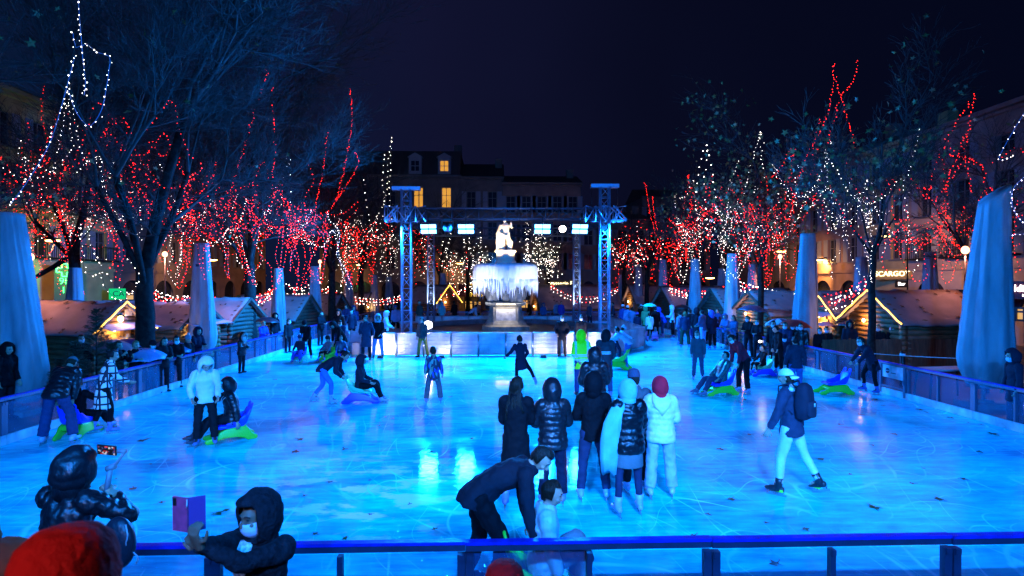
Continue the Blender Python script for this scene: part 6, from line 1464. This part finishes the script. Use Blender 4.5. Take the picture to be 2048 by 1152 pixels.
person('skater in a pale grey jacket and blue jeans bending towards a green aid', 1252, 737, 1.62, 52, ('plain', (.36, .42, .52), .06), ('jeans', (.05, .09, .30)), ('hair', HB), dict(lean=50, legs=((24, 4, 22), (8, 5, 14)), arms=((58, 5, 70, -5), (58, 5, 70, -5)), head=(20, 0, 0)), boots=SKB)
person('skater in a pale blue jacket crouching behind the long black coat', 1233, 726, 1.55, -70, ('plain', PALEB, .08), ('jeans', NAVY), ('beanie', (.3, .4, .5)), dict(lean=46, legs=((30, 4, 34), (18, 5, 26)), arms=((60, 5, 70, -5), (58, 5, 70, -5)), head=(30, 0, 0)), boots=SKB)
aid(G(1236, 738), 60, AG, AG, 'green skating aid beside the bending pale grey jacket')
person('man in a dark hooded jacket standing loosely and looking down to the left', 1396, 760, 1.52, 158, ('plain', (.05, .07, .09), .14), ('tracks', (.05, .06, .12)), ('hair', (.10, .09, .08)), dict(lean=5, head=(24, -20, 0), arms=DOWN, legs=((10, 5, 8), (-6, 5, 3))), mask=2, boots=SKB)
person('skater in a dark jacket and jeans seen from behind near the right barrier', 1592, 798, 1.60, -6, ('plain', (.02, .025, .045), .08), ('jeans', (.05, .10, .30)), ('hair', HD), dict(arms=((0, 18, 14, 4), (4, 16, 22, 2)), head=(6, 0, 0)), boots=SKB)
# ---------------- right pairs
rp = G(1440, 790); rz = 100
push_pair(rp, rz, dict(label='seated skater in dark clothes leaning back on a green and blue aid at the right', H=1.66, jk=('puffer', (.05, .06, .06), .12), tr=('tracks', (.03, .04, .08)), hd=('hair', HD), boots=(.10, .12, .2)), dict(label='skater in a maroon jumper and black trousers bent over the seated skater', H=1.76, jk=('plain', MAROON, .06), tr=('tracks', K0), hd=('hair', HD), mask=2, boots=(.25, .3, .5)), AG, AB_, 'green skating aid with a blue seat pushed by the maroon jumper', back=.72, lean=34, legs=((12, 5, 14), (4, 6, 8)), hd_pitch=46, rider_P=dict(lean=-16, head=(0, 0, 0)))
rp = G(1524, 752); rz = 96
push_pair(rp, rz, dict(label='small child in dark clothes on a green and blue aid by the right barrier', H=1.25, jk=('plain', K0, .08), tr=('slim', K0), hd=('hair', HD), boots=SKB), dict(label='slim person in black standing behind the child\'s aid by the right barrier', H=1.62, jk=('plain', K0, .10), tr=('slim', K0), hd=('hair', HD), boots=SKB), AB_, (.10, .42, .20), 'blue skating aid with a green seat under the small child', back=.60, lean=6, sc_=.92, legs=((4, 4, 6), (0, 5, 3)), hd_pitch=24)
ph = at(1522, 683, 18.8); t = empty('phone', ph, R(-20)); tag(t, 'phone shining a white light above the small child at the right', 'phone')
b = MB(); b.box((0, .006, 0), (.16, .010, .085)); b.build('case', blk, t, False); b = MB(); b.box((-.04, 0, .0), (.07, .004, .07)); b.build('torch', emat('torch_white', (1, .93, .85), 14), t, False); lamp('torch_glow', 'POINT', ph+Vector((0, -.12, 0)), 5, (1, .9, .85), size=.04)
mp_ = G(1668, 788); rz = 88
push_pair(mp_, rz, None, dict(label='skater in a dark hooded coat pushing an empty aid along the right barrier', H=1.62, jk=('coat', (.012, .014, .024), .26), tr=('slim', K0), hd=('hair', HD), mask=2, boots=(.05, .08, .35)), AG, AB_, 'empty green skating aid with a blue seat at the right', back=1.02, lean=32, legs=((28, 4, 34), (2, 5, 12)), hd_pitch=20)
# ---------------- two men before the fountain, man with the work light
person('masked man all in black standing left of the pair before the fountain fence', 1124, 712, 1.74, 172, ('coat', K0, .22), ('tracks', (.015, .012, .014)), ('hair', HD), dict(arms=POCK, head=(2, 4, 0)), mask=1, sk=False, boots=K0)
person('masked man in a dark coat standing right of the pair, behind the hi-vis jacket', 1161, 712, 1.76, 186, ('coat', (.012, .012, .02), .26), ('tracks', K0), ('hair', HD), dict(arms=DOWN, head=(4, 0, 0)), mask=1, sk=False, boots=K0)
person('man in olive trousers standing in front of the blazing work light', 846, 0, 1.68, 150, ('plain', (.06, .05, .05), .1), ('jeans', (.20, .15, .03)), ('hair', HB), dict(arms=DOWN, head=(14, 0, 0), legs=((8, 8, 6), (-6, 8, 3))), d=24.05, sk=False, boots=K0)
# ---------------- left-hand groups
L_ = 'skaters in the left-hand crowd'
person('woman in a long dark coat arm in arm with a friend, left of the fountain', 733, 723, 1.76, 176, ('coat', (.03, .04, .07), .40), ('jeans', K1), ('hair', HB), dict(arms=((10, 12, 60, -20), (6, 26, 40, 10)), head=(6, -20, 0)), group=L_, boots=K0)
person('skater in an open black jacket, pale top and light jeans beside the long coat', 756, 719, 1.76, 184, ('plain', K0, .14), ('jeans', (.16, .26, .60)), ('hood', (.45, .55, .65)), dict(arms=((4, 14, 14, 4), (8, 10, 50, -20)), head=(4, 10, 0), legs=((4, 7, 5), (-3, 7, 3))), group=L_, boots=K0)
person('skater in a white hooded jacket looking sideways behind the open black jacket', 770, 700, 1.72, -90, ('plain', (.60, .64, .75), .10), ('jeans', NAVY), ('hood', None), dict(arms=((16, 8, 60, -10), (14, 8, 60, -10)), head=(14, 0, 0)), group=L_, boots=SKB)
person('man in black standing upright behind the cluster at the left', 678, 706, 1.86, 182, ('plain', K0, .14), ('jeans', (.10, .14, .30)), ('hood', K0), dict(arms=DOWN), group=L_, boots=K0)
person('man in black with legs together beside the man with the pale trousers, left', 704, 690, 1.72, 178, ('plain', (.012, .014, .026), .16), ('slim', K0), ('hair', HD), dict(arms=((6, 20, 30, 12), (0, 12, 12, 4)), legs=((2, 3, 3), (-2, 3, 2))), group=L_, boots=K0)
person('skater leaning at the barrier behind the cluster, dark hair', 694, 672, 1.78, 160, ('plain', (.02, .03, .08), .12), ('jeans', NAVY), ('hair', HD), dict(arms=PHONE_ARMS), group=L_, boots=SKB)
person('skater in a navy hoodie at the back of the left crowd', 708, 676, 1.74, 190, ('plain', (.03, .04, .12), .12), ('jeans', NAVY), ('hood', None), dict(arms=DOWN), group=L_, boots=SKB)
lc = G(600, 724); push_pair(lc, 178, dict(label='child in a bobble hat and purple-trimmed jacket on an aid by the left barrier', H=1.34, jk=('plain', (.02, .02, .04), .12), tr=('loose', (.05, .07, .45)), hd=('pombeanie', (.02, .03, .08)), boots=SKB), dict(label='parent in a dark jacket behind the child in the bobble hat', H=1.62, jk=('plain', K0, .12), tr=('jeans', K0), hd=('beanie', K1), boots=SKB), AT, AB_, 'turquoise skating aid under the child in the bobble hat', back=.7, lean=26, sc_=.9)
lc = G(655, 724); push_pair(lc, 150, dict(label='child in a black and white patterned jumper crouched on a green aid, left', H=1.25, jk=('plain', (.10, .11, .14), .10), tr=('slim', K0), hd=('beanie', K1), boots=SKB), dict(label='adult in a dark hooded coat bent over the patterned jumper', H=1.72, jk=('coat', K0, .25), tr=('slim', K0), hd=('hood', None), boots=SKB), AG, AG, 'green skating aid under the patterned jumper, left', back=.68, lean=46, sc_=.9, hd_pitch=50)
lc = G(682, 722); push_pair(lc, 200, dict(label='child in a dark quilted jacket on a blue aid beside the patterned jumper', H=1.25, jk=('puffer', (.04, .05, .10), .10), tr=('slim', NAVY), hd=('hair', HD), boots=SKB), dict(label='person with a masked face stooping behind the quilted jacket child', H=1.68, jk=('plain', (.02, .03, .06), .12), tr=('slim', K0), hd=('hair', HD), mask=2, boots=SKB), AB_, AB_, 'blue skating aid under the child in the quilted jacket', back=.7, lean=34, sc_=.9)
# ---------------- right-hand crowd on the ice
R_ = 'skaters in the right-hand crowd'
RC = [(1247, 668, 1.72, 10, ('plain', (.05, .08, .30), .1), ('jeans', JEAN), ('beanie', (.75, .75, .78)), DOWN, 'skater in a white beanie and deep blue jacket by the truss tower'),
      (1256, 672, 1.70, 0, ('plain', (.15, .25, .45), .1), ('jeans', JEANL), ('beanie', (.45, .6, .75)), DOWN, 'skater in a pale blue beanie beside the white beanie'),
      (1265, 677, 1.68, -10, ('plain', (.10, .16, .28), .1), ('jeans', (.25, .40, .65)), ('hair', HD), PHONE_ARMS, 'skater in light jeans and a grey-blue jacket left of the green umbrella'),
      (1275, 680, 1.40, 0, ('plain', (.02, .03, .06), .14), ('slim', K0), ('beanie', (.15, .10, .45)), DOWN, 'child in a violet beanie and dark jacket left of the green umbrella'),
      (1284, 668, 1.74, 20, ('plain', K0, .14), ('jeans', K1), ('cap', (.5, .55, .6)), DOWN, 'man in black with a pale cap behind the violet beanie'),
      (1300, 681, 1.42, 2, ('coat', (.60, .70, .66), .26), ('slim', K0), ('hair', HD), DOWN, 'child in a pale knee-length jacket under the green umbrella'),
      (1292, 677, 1.74, 0, ('coat', (.10, .30, .12), .24), ('slim', OLIVE), ('hood', None), ((30, 8, 120, -10), (4, 9, 20, 0)), 'adult in a green coat holding the green umbrella'),
      (1311, 678, 1.72, -8, ('coat', K0, .30), ('slim', K0), ('hair', HD), DOWN, 'person in a long black coat right of the green umbrella'),
      (1325, 676, 1.72, 60, ('plain', (.04, .08, .50), .10), ('slim', (.03, .04, .12)), ('hood', None), ((40, 8, 60, -10), (40, 8, 60, -10)), 'skater in a bright blue hooded jacket leaning forward'),
      (1346, 676, 1.76, 70, ('plain', (.62, .68, .74), .12), ('tracks', K0), ('hood', None), PHONE_ARMS, 'skater in a white hooded jacket and black trousers with a side stripe'),
      (1362, 690, 1.62, 30, ('plain', (.18, .26, .42), .10), ('jeans', JEAN), ('hair', HD), DOWN, 'skater in a grey-blue jacket under the black umbrella'),
      (1370, 696, 1.66, -12, ('plain', (.02, .03, .06), .10), ('loose', (.035, .05, .03)), ('hair', HBL), DOWN, 'skater in dark green baggy trousers with legs apart'),
      (1382, 690, 1.74, 24, ('plain', K1, .12), ('jeans', (.05, .10, .42)), ('hair', HD), PHONE_ARMS, 'skater in blue jeans bending his head beside the green trousers'),
      (1394, 692, 1.80, 0, ('coat', (.010, .011, .02), .34), ('slim', K0), ('hood', None), DOWN, 'tall person in a long black hooded coat in the right-hand crowd'),
      (1407, 699, 1.80, 40, ('plain', (.05, .07, .14), .12), ('jeans', (.22, .34, .62)), ('hair', HD), ((10, 10, 60, -16), (8, 10, 60, -16)), 'dark-haired man in light jeans turned to the left in the right-hand crowd'),
      (1425, 699, 1.72, 10, ('coat', NAVY, .24), ('tracks', K0), ('hood', (.06, .10, .42)), DOWN, 'person in a blue hood and navy coat at the end of the right-hand crowd'),
      (1419, 688, 1.76, 150, ('plain', K0, .12), ('jeans', K0), ('hair', HD), DOWN, 'dark-haired man facing the camera behind the blue hood'),
      (1437, 686, 1.72, 120, ('plain', (.03, .05, .12), .12), ('jeans', NAVY), ('hair', HD), PHONE_ARMS, 'skater with white sleeve stripes behind the blue hood')]
for x, y, H, r, jk, tr, hd, ar, lb in RC:
    lean = 30 if 'leaning forward' in lb else 3
    person(lb, x, y, H, r, jk, tr, hd, dict(arms=ar, lean=lean, legs=((16, 4, 14), (4, 5, 6)) if lean > 10 else ((3, 9, 4), (-2, 9, 3)) if 'apart' in lb else ww, head=(10, 0, 0)), group=R_, boots=SKB)
for x, y, rz, c1, c2, lb in ((1286, 682, 10, PINK, (.5, .2, .4), 'small pink skating aid beside the child in the pale jacket'), (1309, 682, -10, (.5, .1, .35), (.6, .2, .5), 'magenta skating aid right of the child in the pale jacket')):
    aid(G(x, y), rz, c1, c2, lb, .75)
umbrella(at(1299, 608, 30.8)+Vector((0, 0, .05)), .42, [(.08, .75, .50)], 'bright turquoise-green umbrella in the right-hand crowd', h=.7)
umbrella(at(1364, 609, 33.5), .52, [(.008, .008, .010)], 'black umbrella in the right-hand crowd', (4, 0))
# ---------------- behind the fountain
B_ = 'people behind the fountain'
for x, d, H, r, jk, tr, hd, lb, ln in ((884, 41, 1.66, 10, ('coat', (.06, .55, .62), .30), ('slim', K0), ('hood', None), 'person in a turquoise cape behind the fountain, left', 0),
        (879, 42.5, 1.76, 160, ('plain', (.55, .65, .70), .1), ('jeans', K0), ('hair', HD), 'person in a pale top with a dark strap behind the turquoise cape', 0), (910, 42, 1.72, 30, ('coat', K0, .25), ('slim', K0), ('beanie', K1), 'person in a dark coat behind the fountain fence', 10),
        (945, 41, 1.70, -80, ('plain', (.45, .62, .75), .05), ('jeans', NAVY), ('hair', HD), 'skater in a pale jacket bent forward behind the fountain', 48), (955, 43, 1.70, 180, ('plain', (.40, .22, .18), .1), ('jeans', K0), ('hair', HB), 'person in a rosy jumper beside the bent pale jacket', 4),
        (840, 39.5, 1.76, 150, ('coat', (.02, .10, .10), .2), ('slim', K0), ('beanie', (.1, .5, .5)), 'person in a turquoise beanie and dark coat between the left towers', 0), (1060, 42, 1.76, 100, ('plain', K0, .12), ('jeans', K0), ('hair', HD), 'person in black behind the right side of the pedestal', 5),
        (1086, 41, 1.60, 190, ('plain', (.03, .12, .30), .1), ('jeans', NAVY), ('hood', None), 'skater in a blue hooded jacket between pedestal and rear right tower', 6), (1114, 42, 1.72, 160, ('plain', (.12, .25, .40), .1), ('jeans', JEAN), ('hair', HD), 'skater in a grey-blue jacket left of the rear right tower', 0),
        (1122, 41, 1.74, 200, ('plain', (.03, .06, .40), .14), ('jeans', NAVY), ('hair', HD), 'skater in a vivid blue jacket beside the rear right tower', 0), (1180, 39, 1.70, 120, ('plain', (.04, .06, .10), .12), ('jeans', NAVY), ('hair', HD), 'skater in dark clothes between the right towers', 0),
        (1228, 40, 1.70, 90, ('coat', (.05, .05, .08), .24), ('slim', K0), ('hair', HD), 'person in a dark coat just right of the front right tower', 4), (792, 33, 1.76, 170, ('plain', (.22, .25, .45), .12), ('jeans', K0), ('beanie', (.05, .1, .3)), 'skater with pale sleeve stripes just left of the front truss tower', 4), (779, 35, 1.72, 200, ('plain', K0, .12), ('jeans', K0), ('hood', None), 'hooded skater in black left of the sleeve-striped skater', 0)):
    person(lb, x, 0, H, r, jk, tr, hd, dict(arms=PHONE_ARMS if 'strap' in lb else DOWN, lean=ln, legs=((30, 4, 26), (8, 5, 12)) if ln > 40 else ww), d=d, group=B_, boots=SKB)
# ---------------- spectators behind the barriers
S_ = 'spectators behind the barriers'
SP = [(482, 19.8, 1.34, -110, ('puffer', K0, .12), ('furhood', None), PHONE_ARMS, 1, 'child in a big fur-trimmed hood at the left barrier'),
      (524, 24.0, 1.50, -120, ('plain', (.03, .06, .55), .12), ('hair', HBL), PHONE_ARMS, 0, 'child in a bright blue and red jacket at the left barrier'),
      (325, 16.3, 1.55, -120, ('plain', K1, .12), ('longhair', HD), PHONE_ARMS, 0, 'masked woman under the dark blue umbrella at the left barrier'),
      (350, 17.0, 1.52, -130, ('plain', K0, .12), ('hair', HD), PHONE_ARMS, 2, 'masked man beside the woman under the dark blue umbrella'),
      (372, 17.8, 1.46, -120, ('plain', K1, .12), ('pombeanie', (.2, .2, .25)), DOWN, 0, 'child in a bobble hat left of the strapped parasol'),
      (392, 18.9, 1.62, -110, ('plain', NAVY, .12), ('hood', None), PHONE_ARMS, 0, 'hooded spectator at the foot of the strapped parasol'),
      (268, 15.6, 1.52, -120, ('plain', K0, .12), ('hair', HBL), ((30, 6, 100, -20), (20, 6, 90, -20)), 0, 'spectator under the shiny blue umbrella, left'),
      (300, 16.2, 1.45, -110, ('plain', K1, .12), ('beanie', K1), DOWN, 2, 'masked child under the shiny blue umbrella, right'),
      (232, 15.0, 1.58, -110, ('plain', K0, .12), ('hair', HD), ((50, 6, 130, -10), (40, 6, 120, -14)), 0, 'spectator holding up a phone left of the shiny blue umbrella'),
      (8, 13.0, 1.72, -100, ('plain', K0, .14), ('hood', None), DOWN, 0, 'dark hooded spectator at the left edge before the big parasol'),
      (160, 16.5, 1.62, -130, ('plain', K0, .12), ('hair', HD), DOWN, 2, 'masked spectator behind the small firs'),
      (575, 25.6, 1.50, -120, ('plain', K1, .12), ('hair', HD), DOWN, 2, 'small spectator behind the child in the bobble hat'),
      (548, 26.5, 1.70, -120, ('plain', K0, .12), ('hood', None), DOWN, 0, 'hooded spectator under the black umbrella at the left'),
      (2034, 12.2, 1.66, 75, ('coat', (.012, .014, .03), .3), ('hood', None), DOWN, 1, 'masked spectator in a dark hood at the right edge'),
      (1470, 25.6, 1.66, 110, ('plain', (.04, .08, .16), .12), ('longhair', HD), PHONE_ARMS, 0, 'long-haired spectator at the right barrier under the parasol'),
      (1452, 27.4, 1.60, 120, ('plain', (.06, .12, .25), .12), ('hood', None), PHONE_ARMS, 0, 'spectator in a blue hood leaning on the right barrier'),
      (1498, 24.0, 1.74, 120, ('plain', K0, .12), ('hair', HD), PHONE_ARMS, 1, 'masked man under the dark blue umbrella at the right barrier'),
      (1517, 23.2, 1.66, 130, ('plain', K1, .12), ('hair', HD), PHONE_ARMS, 1, 'masked woman between the dark blue and the striped umbrella'),
      (1549, 21.4, 1.70, 130, ('plain', K0, .12), ('hair', HD), DOWN, 1, 'masked spectator under the striped umbrella'),
      (1572, 20.6, 1.70, 140, ('plain', (.02, .03, .07), .12), ('hair', HD), PHONE_ARMS, 1, 'masked spectator under the left half of the red umbrella'),
      (1587, 20.9, 1.66, 140, ('plain', K1, .12), ('hair', HD), DOWN, 1, 'masked spectator in the middle under the red umbrella'),
      (1602, 20.4, 1.68, 150, ('puffer', K0, .12), ('hair', HD), DOWN, 1, 'masked spectator in a black puffer jacket under the right half of the red umbrella'),
      (1571, 19.6, 1.30, 140, ('plain', NAVY, .12), ('beanie', NAVY), DOWN, 1, 'masked child in front under the red umbrella'),
      (1640, 21.2, 1.44, 150, ('plain', K1, .12), ('hair', HD), DOWN, 1, 'masked child looking over the plank fence, left'),
      (1654, 21.4, 1.46, 150, ('plain', K0, .12), ('hair', HD), DOWN, 1, 'masked child looking over the plank fence, next to the first one'),
      (1700, 21.2, 1.70, 150, ('plain', (.03, .02, .03), .12), ('hood', None), DOWN, 0, 'hooded spectator under the dark maroon umbrella'),
      (1758, 20.9, 1.58, 130, ('plain', K1, .12), ('hair', HBL), DOWN, 2, 'masked spectator right of the young tree trunk'),
      (1787, 20.6, 1.60, 160, ('plain', K0, .12), ('hood', (.30, .26, .32)), DOWN, 2, 'spectator in a pale hood before the pink umbrella'),
      (1884, 21.0, 1.60, 160, ('puffer', (.30, .06, .14), .12), ('hood', None), DOWN, 0, 'spectator in a pink puffer jacket behind the plank fence'),
      (1876, 20.5, 1.52, 150, ('plain', (.30, .28, .32), .12), ('beanie', (.4, .38, .42)), DOWN, 2, 'spectator in a pale hat beside the pink puffer jacket'),
      (1902, 20.9, 1.62, 160, ('plain', K0, .12), ('beanie', (.2, .08, .14)), DOWN, 0, 'dark spectator left of the big right parasol'),
      (640, 28.5, 1.70, -120, ('plain', K0, .12), ('hair', HD), PHONE_ARMS, 0, 'spectator leaning on the left barrier behind the adult in the dark coat'),
      (1785, 23.2, 1.70, 100, ('plain', K0, .12), ('hair', HD), DOWN, 0, 'dark-haired spectator in front of the largest log hut'), (1800, 23.0, 1.68, 120, ('plain', K1, .12), ('hair', HD), DOWN, 0, 'second dark spectator in front of the largest log hut')]
for x, d, H, r, jk, hd, ar, mk, lb in SP:
    person(lb, x, 0, H, r, jk, ('jeans', K1), hd, dict(arms=ar, head=(10, 0, 0)), d=d, sk=False, mask=mk, group=S_, boots=K0)
for px, py, d, r, cols, lb, tl in ((286, 697, 15.8, .60, [(.20, .30, .50), (.14, .22, .42)], 'shiny blue umbrella at the left barrier', (6, 4)), (342, 683, 17.6, .62, [(.03, .06, .14), (.05, .09, .20)], 'dark blue umbrella left of the strapped parasol', (6, 8)),
        (232, 681, 17.0, .62, [(.30, .12, .14), (.24, .10, .13)], 'dusky pink umbrella behind the small firs', (4, 14)), (268, 676, 18.6, .55, [(.08, .06, .22)], 'violet umbrella in front of the amber-lit hut', (-6, 10)), (536, 634, 26.2, .55, [(.008, .009, .014)], 'black umbrella behind the child in the blue and red jacket', (0, 5)),
        (1507, 610, 24.6, .66, [(.04, .09, .15), (.03, .07, .12)], 'dark blue umbrella at the right barrier', (0, 6)), (1555, 637, 21.9, .50, [(.04, .06, .10), (.45, .55, .65)], 'dark and pale striped umbrella left of the red one', (0, -8)), (1593, 639, 21.0, .58, [(.75, .03, .02), (.60, .02, .02)], 'bright red umbrella at the right barrier', (4, 6)),
        (1651, 643, 24.0, .42, [(.42, .20, .24)], 'small pink umbrella before the lit doorway', (0, 0)), (1708, 637, 23.4, .70, [(.045, .02, .03)], 'dark maroon umbrella left of the young tree', (0, 0)), (1755, 637, 23.6, .52, [(.42, .24, .24), (.36, .18, .2)], 'salmon umbrella right of the young tree', (0, 10)),
        (1800, 655, 21.6, .66, [(.34, .18, .24), (.40, .24, .24)], 'big rosy umbrella over the plank fence', (10, 14)), (1864, 662, 21.6, .62, [(.30, .02, .03)], 'dark red umbrella over the plank fence', (10, -18)), (1923, 646, 22.5, .40, [(.55, .03, .04)], 'small red umbrella next to the big right parasol', (0, 0))):
    umbrella(at(px, py, d), r, cols, lb, tl)
b = MB(); b.box((0, 0, 0), (.085, .010, .16)); o = b.build('phone', mat('phone_glow', (.3, .45, .6), .2), None, False); o.location = at(233, 703, 14.8); o.rotation_euler = (0, 0, R(60)); tag(o, 'phone held up by a spectator left of the shiny blue umbrella', 'phone')
# ---------------- foreground: man filming with a gimbal
gm = gx(112, 4.30); gr = -14
hw = at(224, 985, 4.55); hw2 = at(205, 1000, 4.50)
q = person('person in a wet black hooded jacket filming the ice with a phone on a gimbal', 0, 0, 1.80, gr, ('leather', (.007, .009, .012), .10), ('jeans', K0), ('hood', None), dict(head=(14, -8, 0), lean=8, arms=(('ik', loc_of(hw, gm, gr), (.9, -.2, -.6)), ('ik', loc_of(hw2, gm, gr), (-.6, -.2, -.8))), sw=.19), loc=gm, sk=False, curl=(62, 62), palms=((-.9, .2, .1), (.8, .3, .1)), boots=K0)
t = empty('phone_gimbal', hw); tag(t, 'grey handheld gimbal stabiliser with a phone filming the ice', 'gimbal'); gm_m = mat('gimbal_grey', (.17, .18, .21), .4)
P_ = lambda x, y, d=4.55: at(x, y, d)-hw
b = MB(); b.tube([P_(212, 985), P_(216, 965), P_(221, 938)], [.020, .021, .019], 12); b.build('grip', gm_m, t)
b = MB(); b.tube([P_(214, 938), P_(230, 932)], .024, 12); b.tube([P_(221, 932), P_(232, 928), P_(248, 906)], .011, 8); b.tube([P_(236, 902), P_(252, 902)], .018, 12); b.build('motor_arm', gm_m, t)
ph = empty('phone', at(214, 900, 4.56)); tag(ph, 'phone on the gimbal showing a small picture of the rink', 'phone'); ph.rotation_euler = (R(8), R(4), R(-6))
b = MB(); b.box((0, 0, 0), (.158, .010, .078)); b.build('case', blk, ph, False)
def scr(nt, b, L):
    tc = nt.nodes.new('ShaderNodeTexCoord'); v = nt.nodes.new('ShaderNodeTexVoronoi'); v.inputs['Scale'].default_value = 75; L.new(tc.outputs['Object'], v.inputs['Vector']); sp = nt.nodes.new('ShaderNodeSeparateColor'); L.new(v.outputs['Color'], sp.inputs[0])
    r = nt.nodes.new('ShaderNodeValToRGB'); r.color_ramp.interpolation = 'CONSTANT'; e = r.color_ramp.elements; e[0].position = 0; e[0].color = (.01, .01, .02, 1); e[1].position = .5; e[1].color = (.05, .08, .3, 1)
    for p_, c_ in ((.66, (.5, .03, .03, 1)), (.78, (.02, .03, .08, 1)), (.90, (.7, .7, .8, 1))): q = e.new(p_); q.color = c_
    L.new(sp.outputs[0], r.inputs[0]); L.new(r.outputs[0], b.inputs['Emission Color']); b.inputs['Emission Strength'].default_value = .8; b.inputs['Base Color'].default_value = (0, 0, 0, 1); b.inputs['Roughness'].default_value = .1
SCR = wave('phone_screen', scr); SCR.cycles.emission_sampling = 'NONE'
b = MB(); b.box((0, -.0062, 0), (.140, .002, .068)); b.build('screen', SCR, ph, False)
b = MB(); b.box((0, -.0078, .029), (.026, .001, .006)); b.build('record_mark', emat('record_red', (1, .05, .03), 1.2), ph, False)
b = MB(); b.ell((0, 0, 0), .13, .075, .19, None, 18, 12); bg_ = b.build('body', cloth('leather', (.012, .018, .028)), None); t = empty('shoulder_bag', at(238, 1085, 4.22), R(-10)); bg_.name = 'bag_body'; bg_.parent = t; tag(t, 'dark shoulder bag with white piping at the filming person\'s hip', 'bag')
b = MB(); b.tube([(.115+.02*math.sin(k), -.02+.05*math.cos(k*.4), -.16+.32*k/10) for k in range(11)], .005, 5); b.build('piping', MATS['white_vinyl'], t)
# ---------------- foreground: woman with mask and phone
wm = gx(530, 3.82); wr = 158
hw = at(396, 1092, 3.37)
q = person('woman in a fuzzy black hooded coat and blue face mask holding up a phone', 0, 0, 1.70, wr, ('coat', (.016, .016, .020), .4, cloth('fur', (.016, .016, .020))), ('slim', K0), ('hood', None), dict(head=(8, -12, 0), lean=2, sw=.19, hand_s=1.16, hdir=(loc_of(wm+(at(368, 1040, 3.27)-hw), wm, wr), loc_of(wm+(at(352, 1066, 3.30)-hw), wm, wr)), arms=(('ik', loc_of(hw, wm, wr), (.7, .2, -.7)), ('ik', loc_of(hw+Vector((.02, .05, -.035)), wm, wr), (-.6, .3, -.8)))), loc=wm, sk=False, mask=1, face=True, skin=skind, curl=(38, 55), palms=(loc_of(wm+Vector((.3, .6, .2)), wm, wr), loc_of(wm+Vector((-.2, .6, .2)), wm, wr)), boots=K0)
J = q['J']; b = MB(); rs = []
for z, w_, y in ((.02, .05, .095), (-.06, .06, .135), (-.16, .05, .16), (-.20, .03, .155)): rs.append([J['sp'][3]+Vector((.03+math.cos(2*PI*k/14)*w_, y+math.sin(2*PI*k/14)*.02, z)) for k in range(14)])
b.rings(rs); b.build('scarf', mat('pale_printed_scarf', (.50, .52, .55), .7, var=.8, vscale=40), q['t'])
ph = empty('phone', at(374, 1030, 3.36)); tag(ph, 'phone in an open purple wallet case held up by the masked woman', 'phone')
ph.rotation_euler = (R(4), R(3), R(-12)); pc = mat('purple_wallet', (.50, .05, .14), .35, var=.3, vscale=20)
b = MB(); b.box((-.042, 0, 0), (.098, .012, .205)); b.build('phone_back', pc, ph, False)
b = MB(); b.box((-.075, -.008, .075), (.022, .006, .045)); b.build('camera_block', blk, ph, False)
b = MB(); b.box((.045, .0, 0), (.088, .008, .205), (0, R(0), R(38))); o = b.build('wallet_flap', mat('indigo_wallet', (.10, .04, .20), .35), ph, False); o.location = (.005, .022, .006)
b = MB(); b.tube([(.01, -.01, .10), (.012, -.014, .07), (.008, -.012, .05)], .004, 5); b.build('strap_clip', MATS['pale_band'], ph)
# ---------------- foreground: heads on the platform
q = person('out-of-focus head in a bright red knitted hat at the bottom left corner', 0, 0, 1.565, 0, ('plain', K1, .1), ('jeans', K0), ('beanie', (.62, .010, .012)), dict(head=(4, 0, 0)), loc=(at(86, 1152, 1.10).x, 1.10, 1.0), sk=False, boots=K0)
q = person('child in a red knitted hat at the bottom edge, only the crown showing', 0, 0, 1.36, 0, ('plain', K1, .1), ('jeans', K0), ('beanie', (.62, .010, .012)), dict(head=(4, 0, 0)), loc=(gx(1010, 2.35).x, 2.35, .5), sk=False, boots=K0)
q = person('out-of-focus masked person with dark glasses and a rusty scarf at the left edge', 0, 0, 1.86, 168, ('plain', (.30, .05, .02), .1), ('jeans', K0), ('beanie', K0), dict(head=(2, 0, 0)), loc=(gx(-8, 2.4).x, 2.4, .5), sk=False, mask=2, face=True, boots=K0)
J = q['J']; c, M = J['hc'], J['M']; b = MB()
for sg in (-1, 1):
    b.tube([c+M @ Vector((sg*.034+math.cos(2*PI*k/16)*.027, .100, .008+math.sin(2*PI*k/16)*.022)) for k in range(17)], .005, 6)
    b.tube([c+M @ Vector((sg*.062, .098, .014)), c+M @ Vector((sg*.085, .06, .012)), c+M @ Vector((sg*.086, -.01, .002))], .005, 6)
b.tube([c+M @ Vector((-.008, .102, .012)), c+M @ Vector((.008, .102, .012))], .004, 6); b.build('glasses', mat('dark_frames', (.012, .012, .02), .3), q['t'])
b = MB(); b.ell(J['sp'][3]+Vector((0, .02, .03)), .115, .11, .06, None, 20, 12); b.build('scarf', cloth('knit', (.42, .07, .02)), q['t'])
bake_all()
# clear away anything left empty
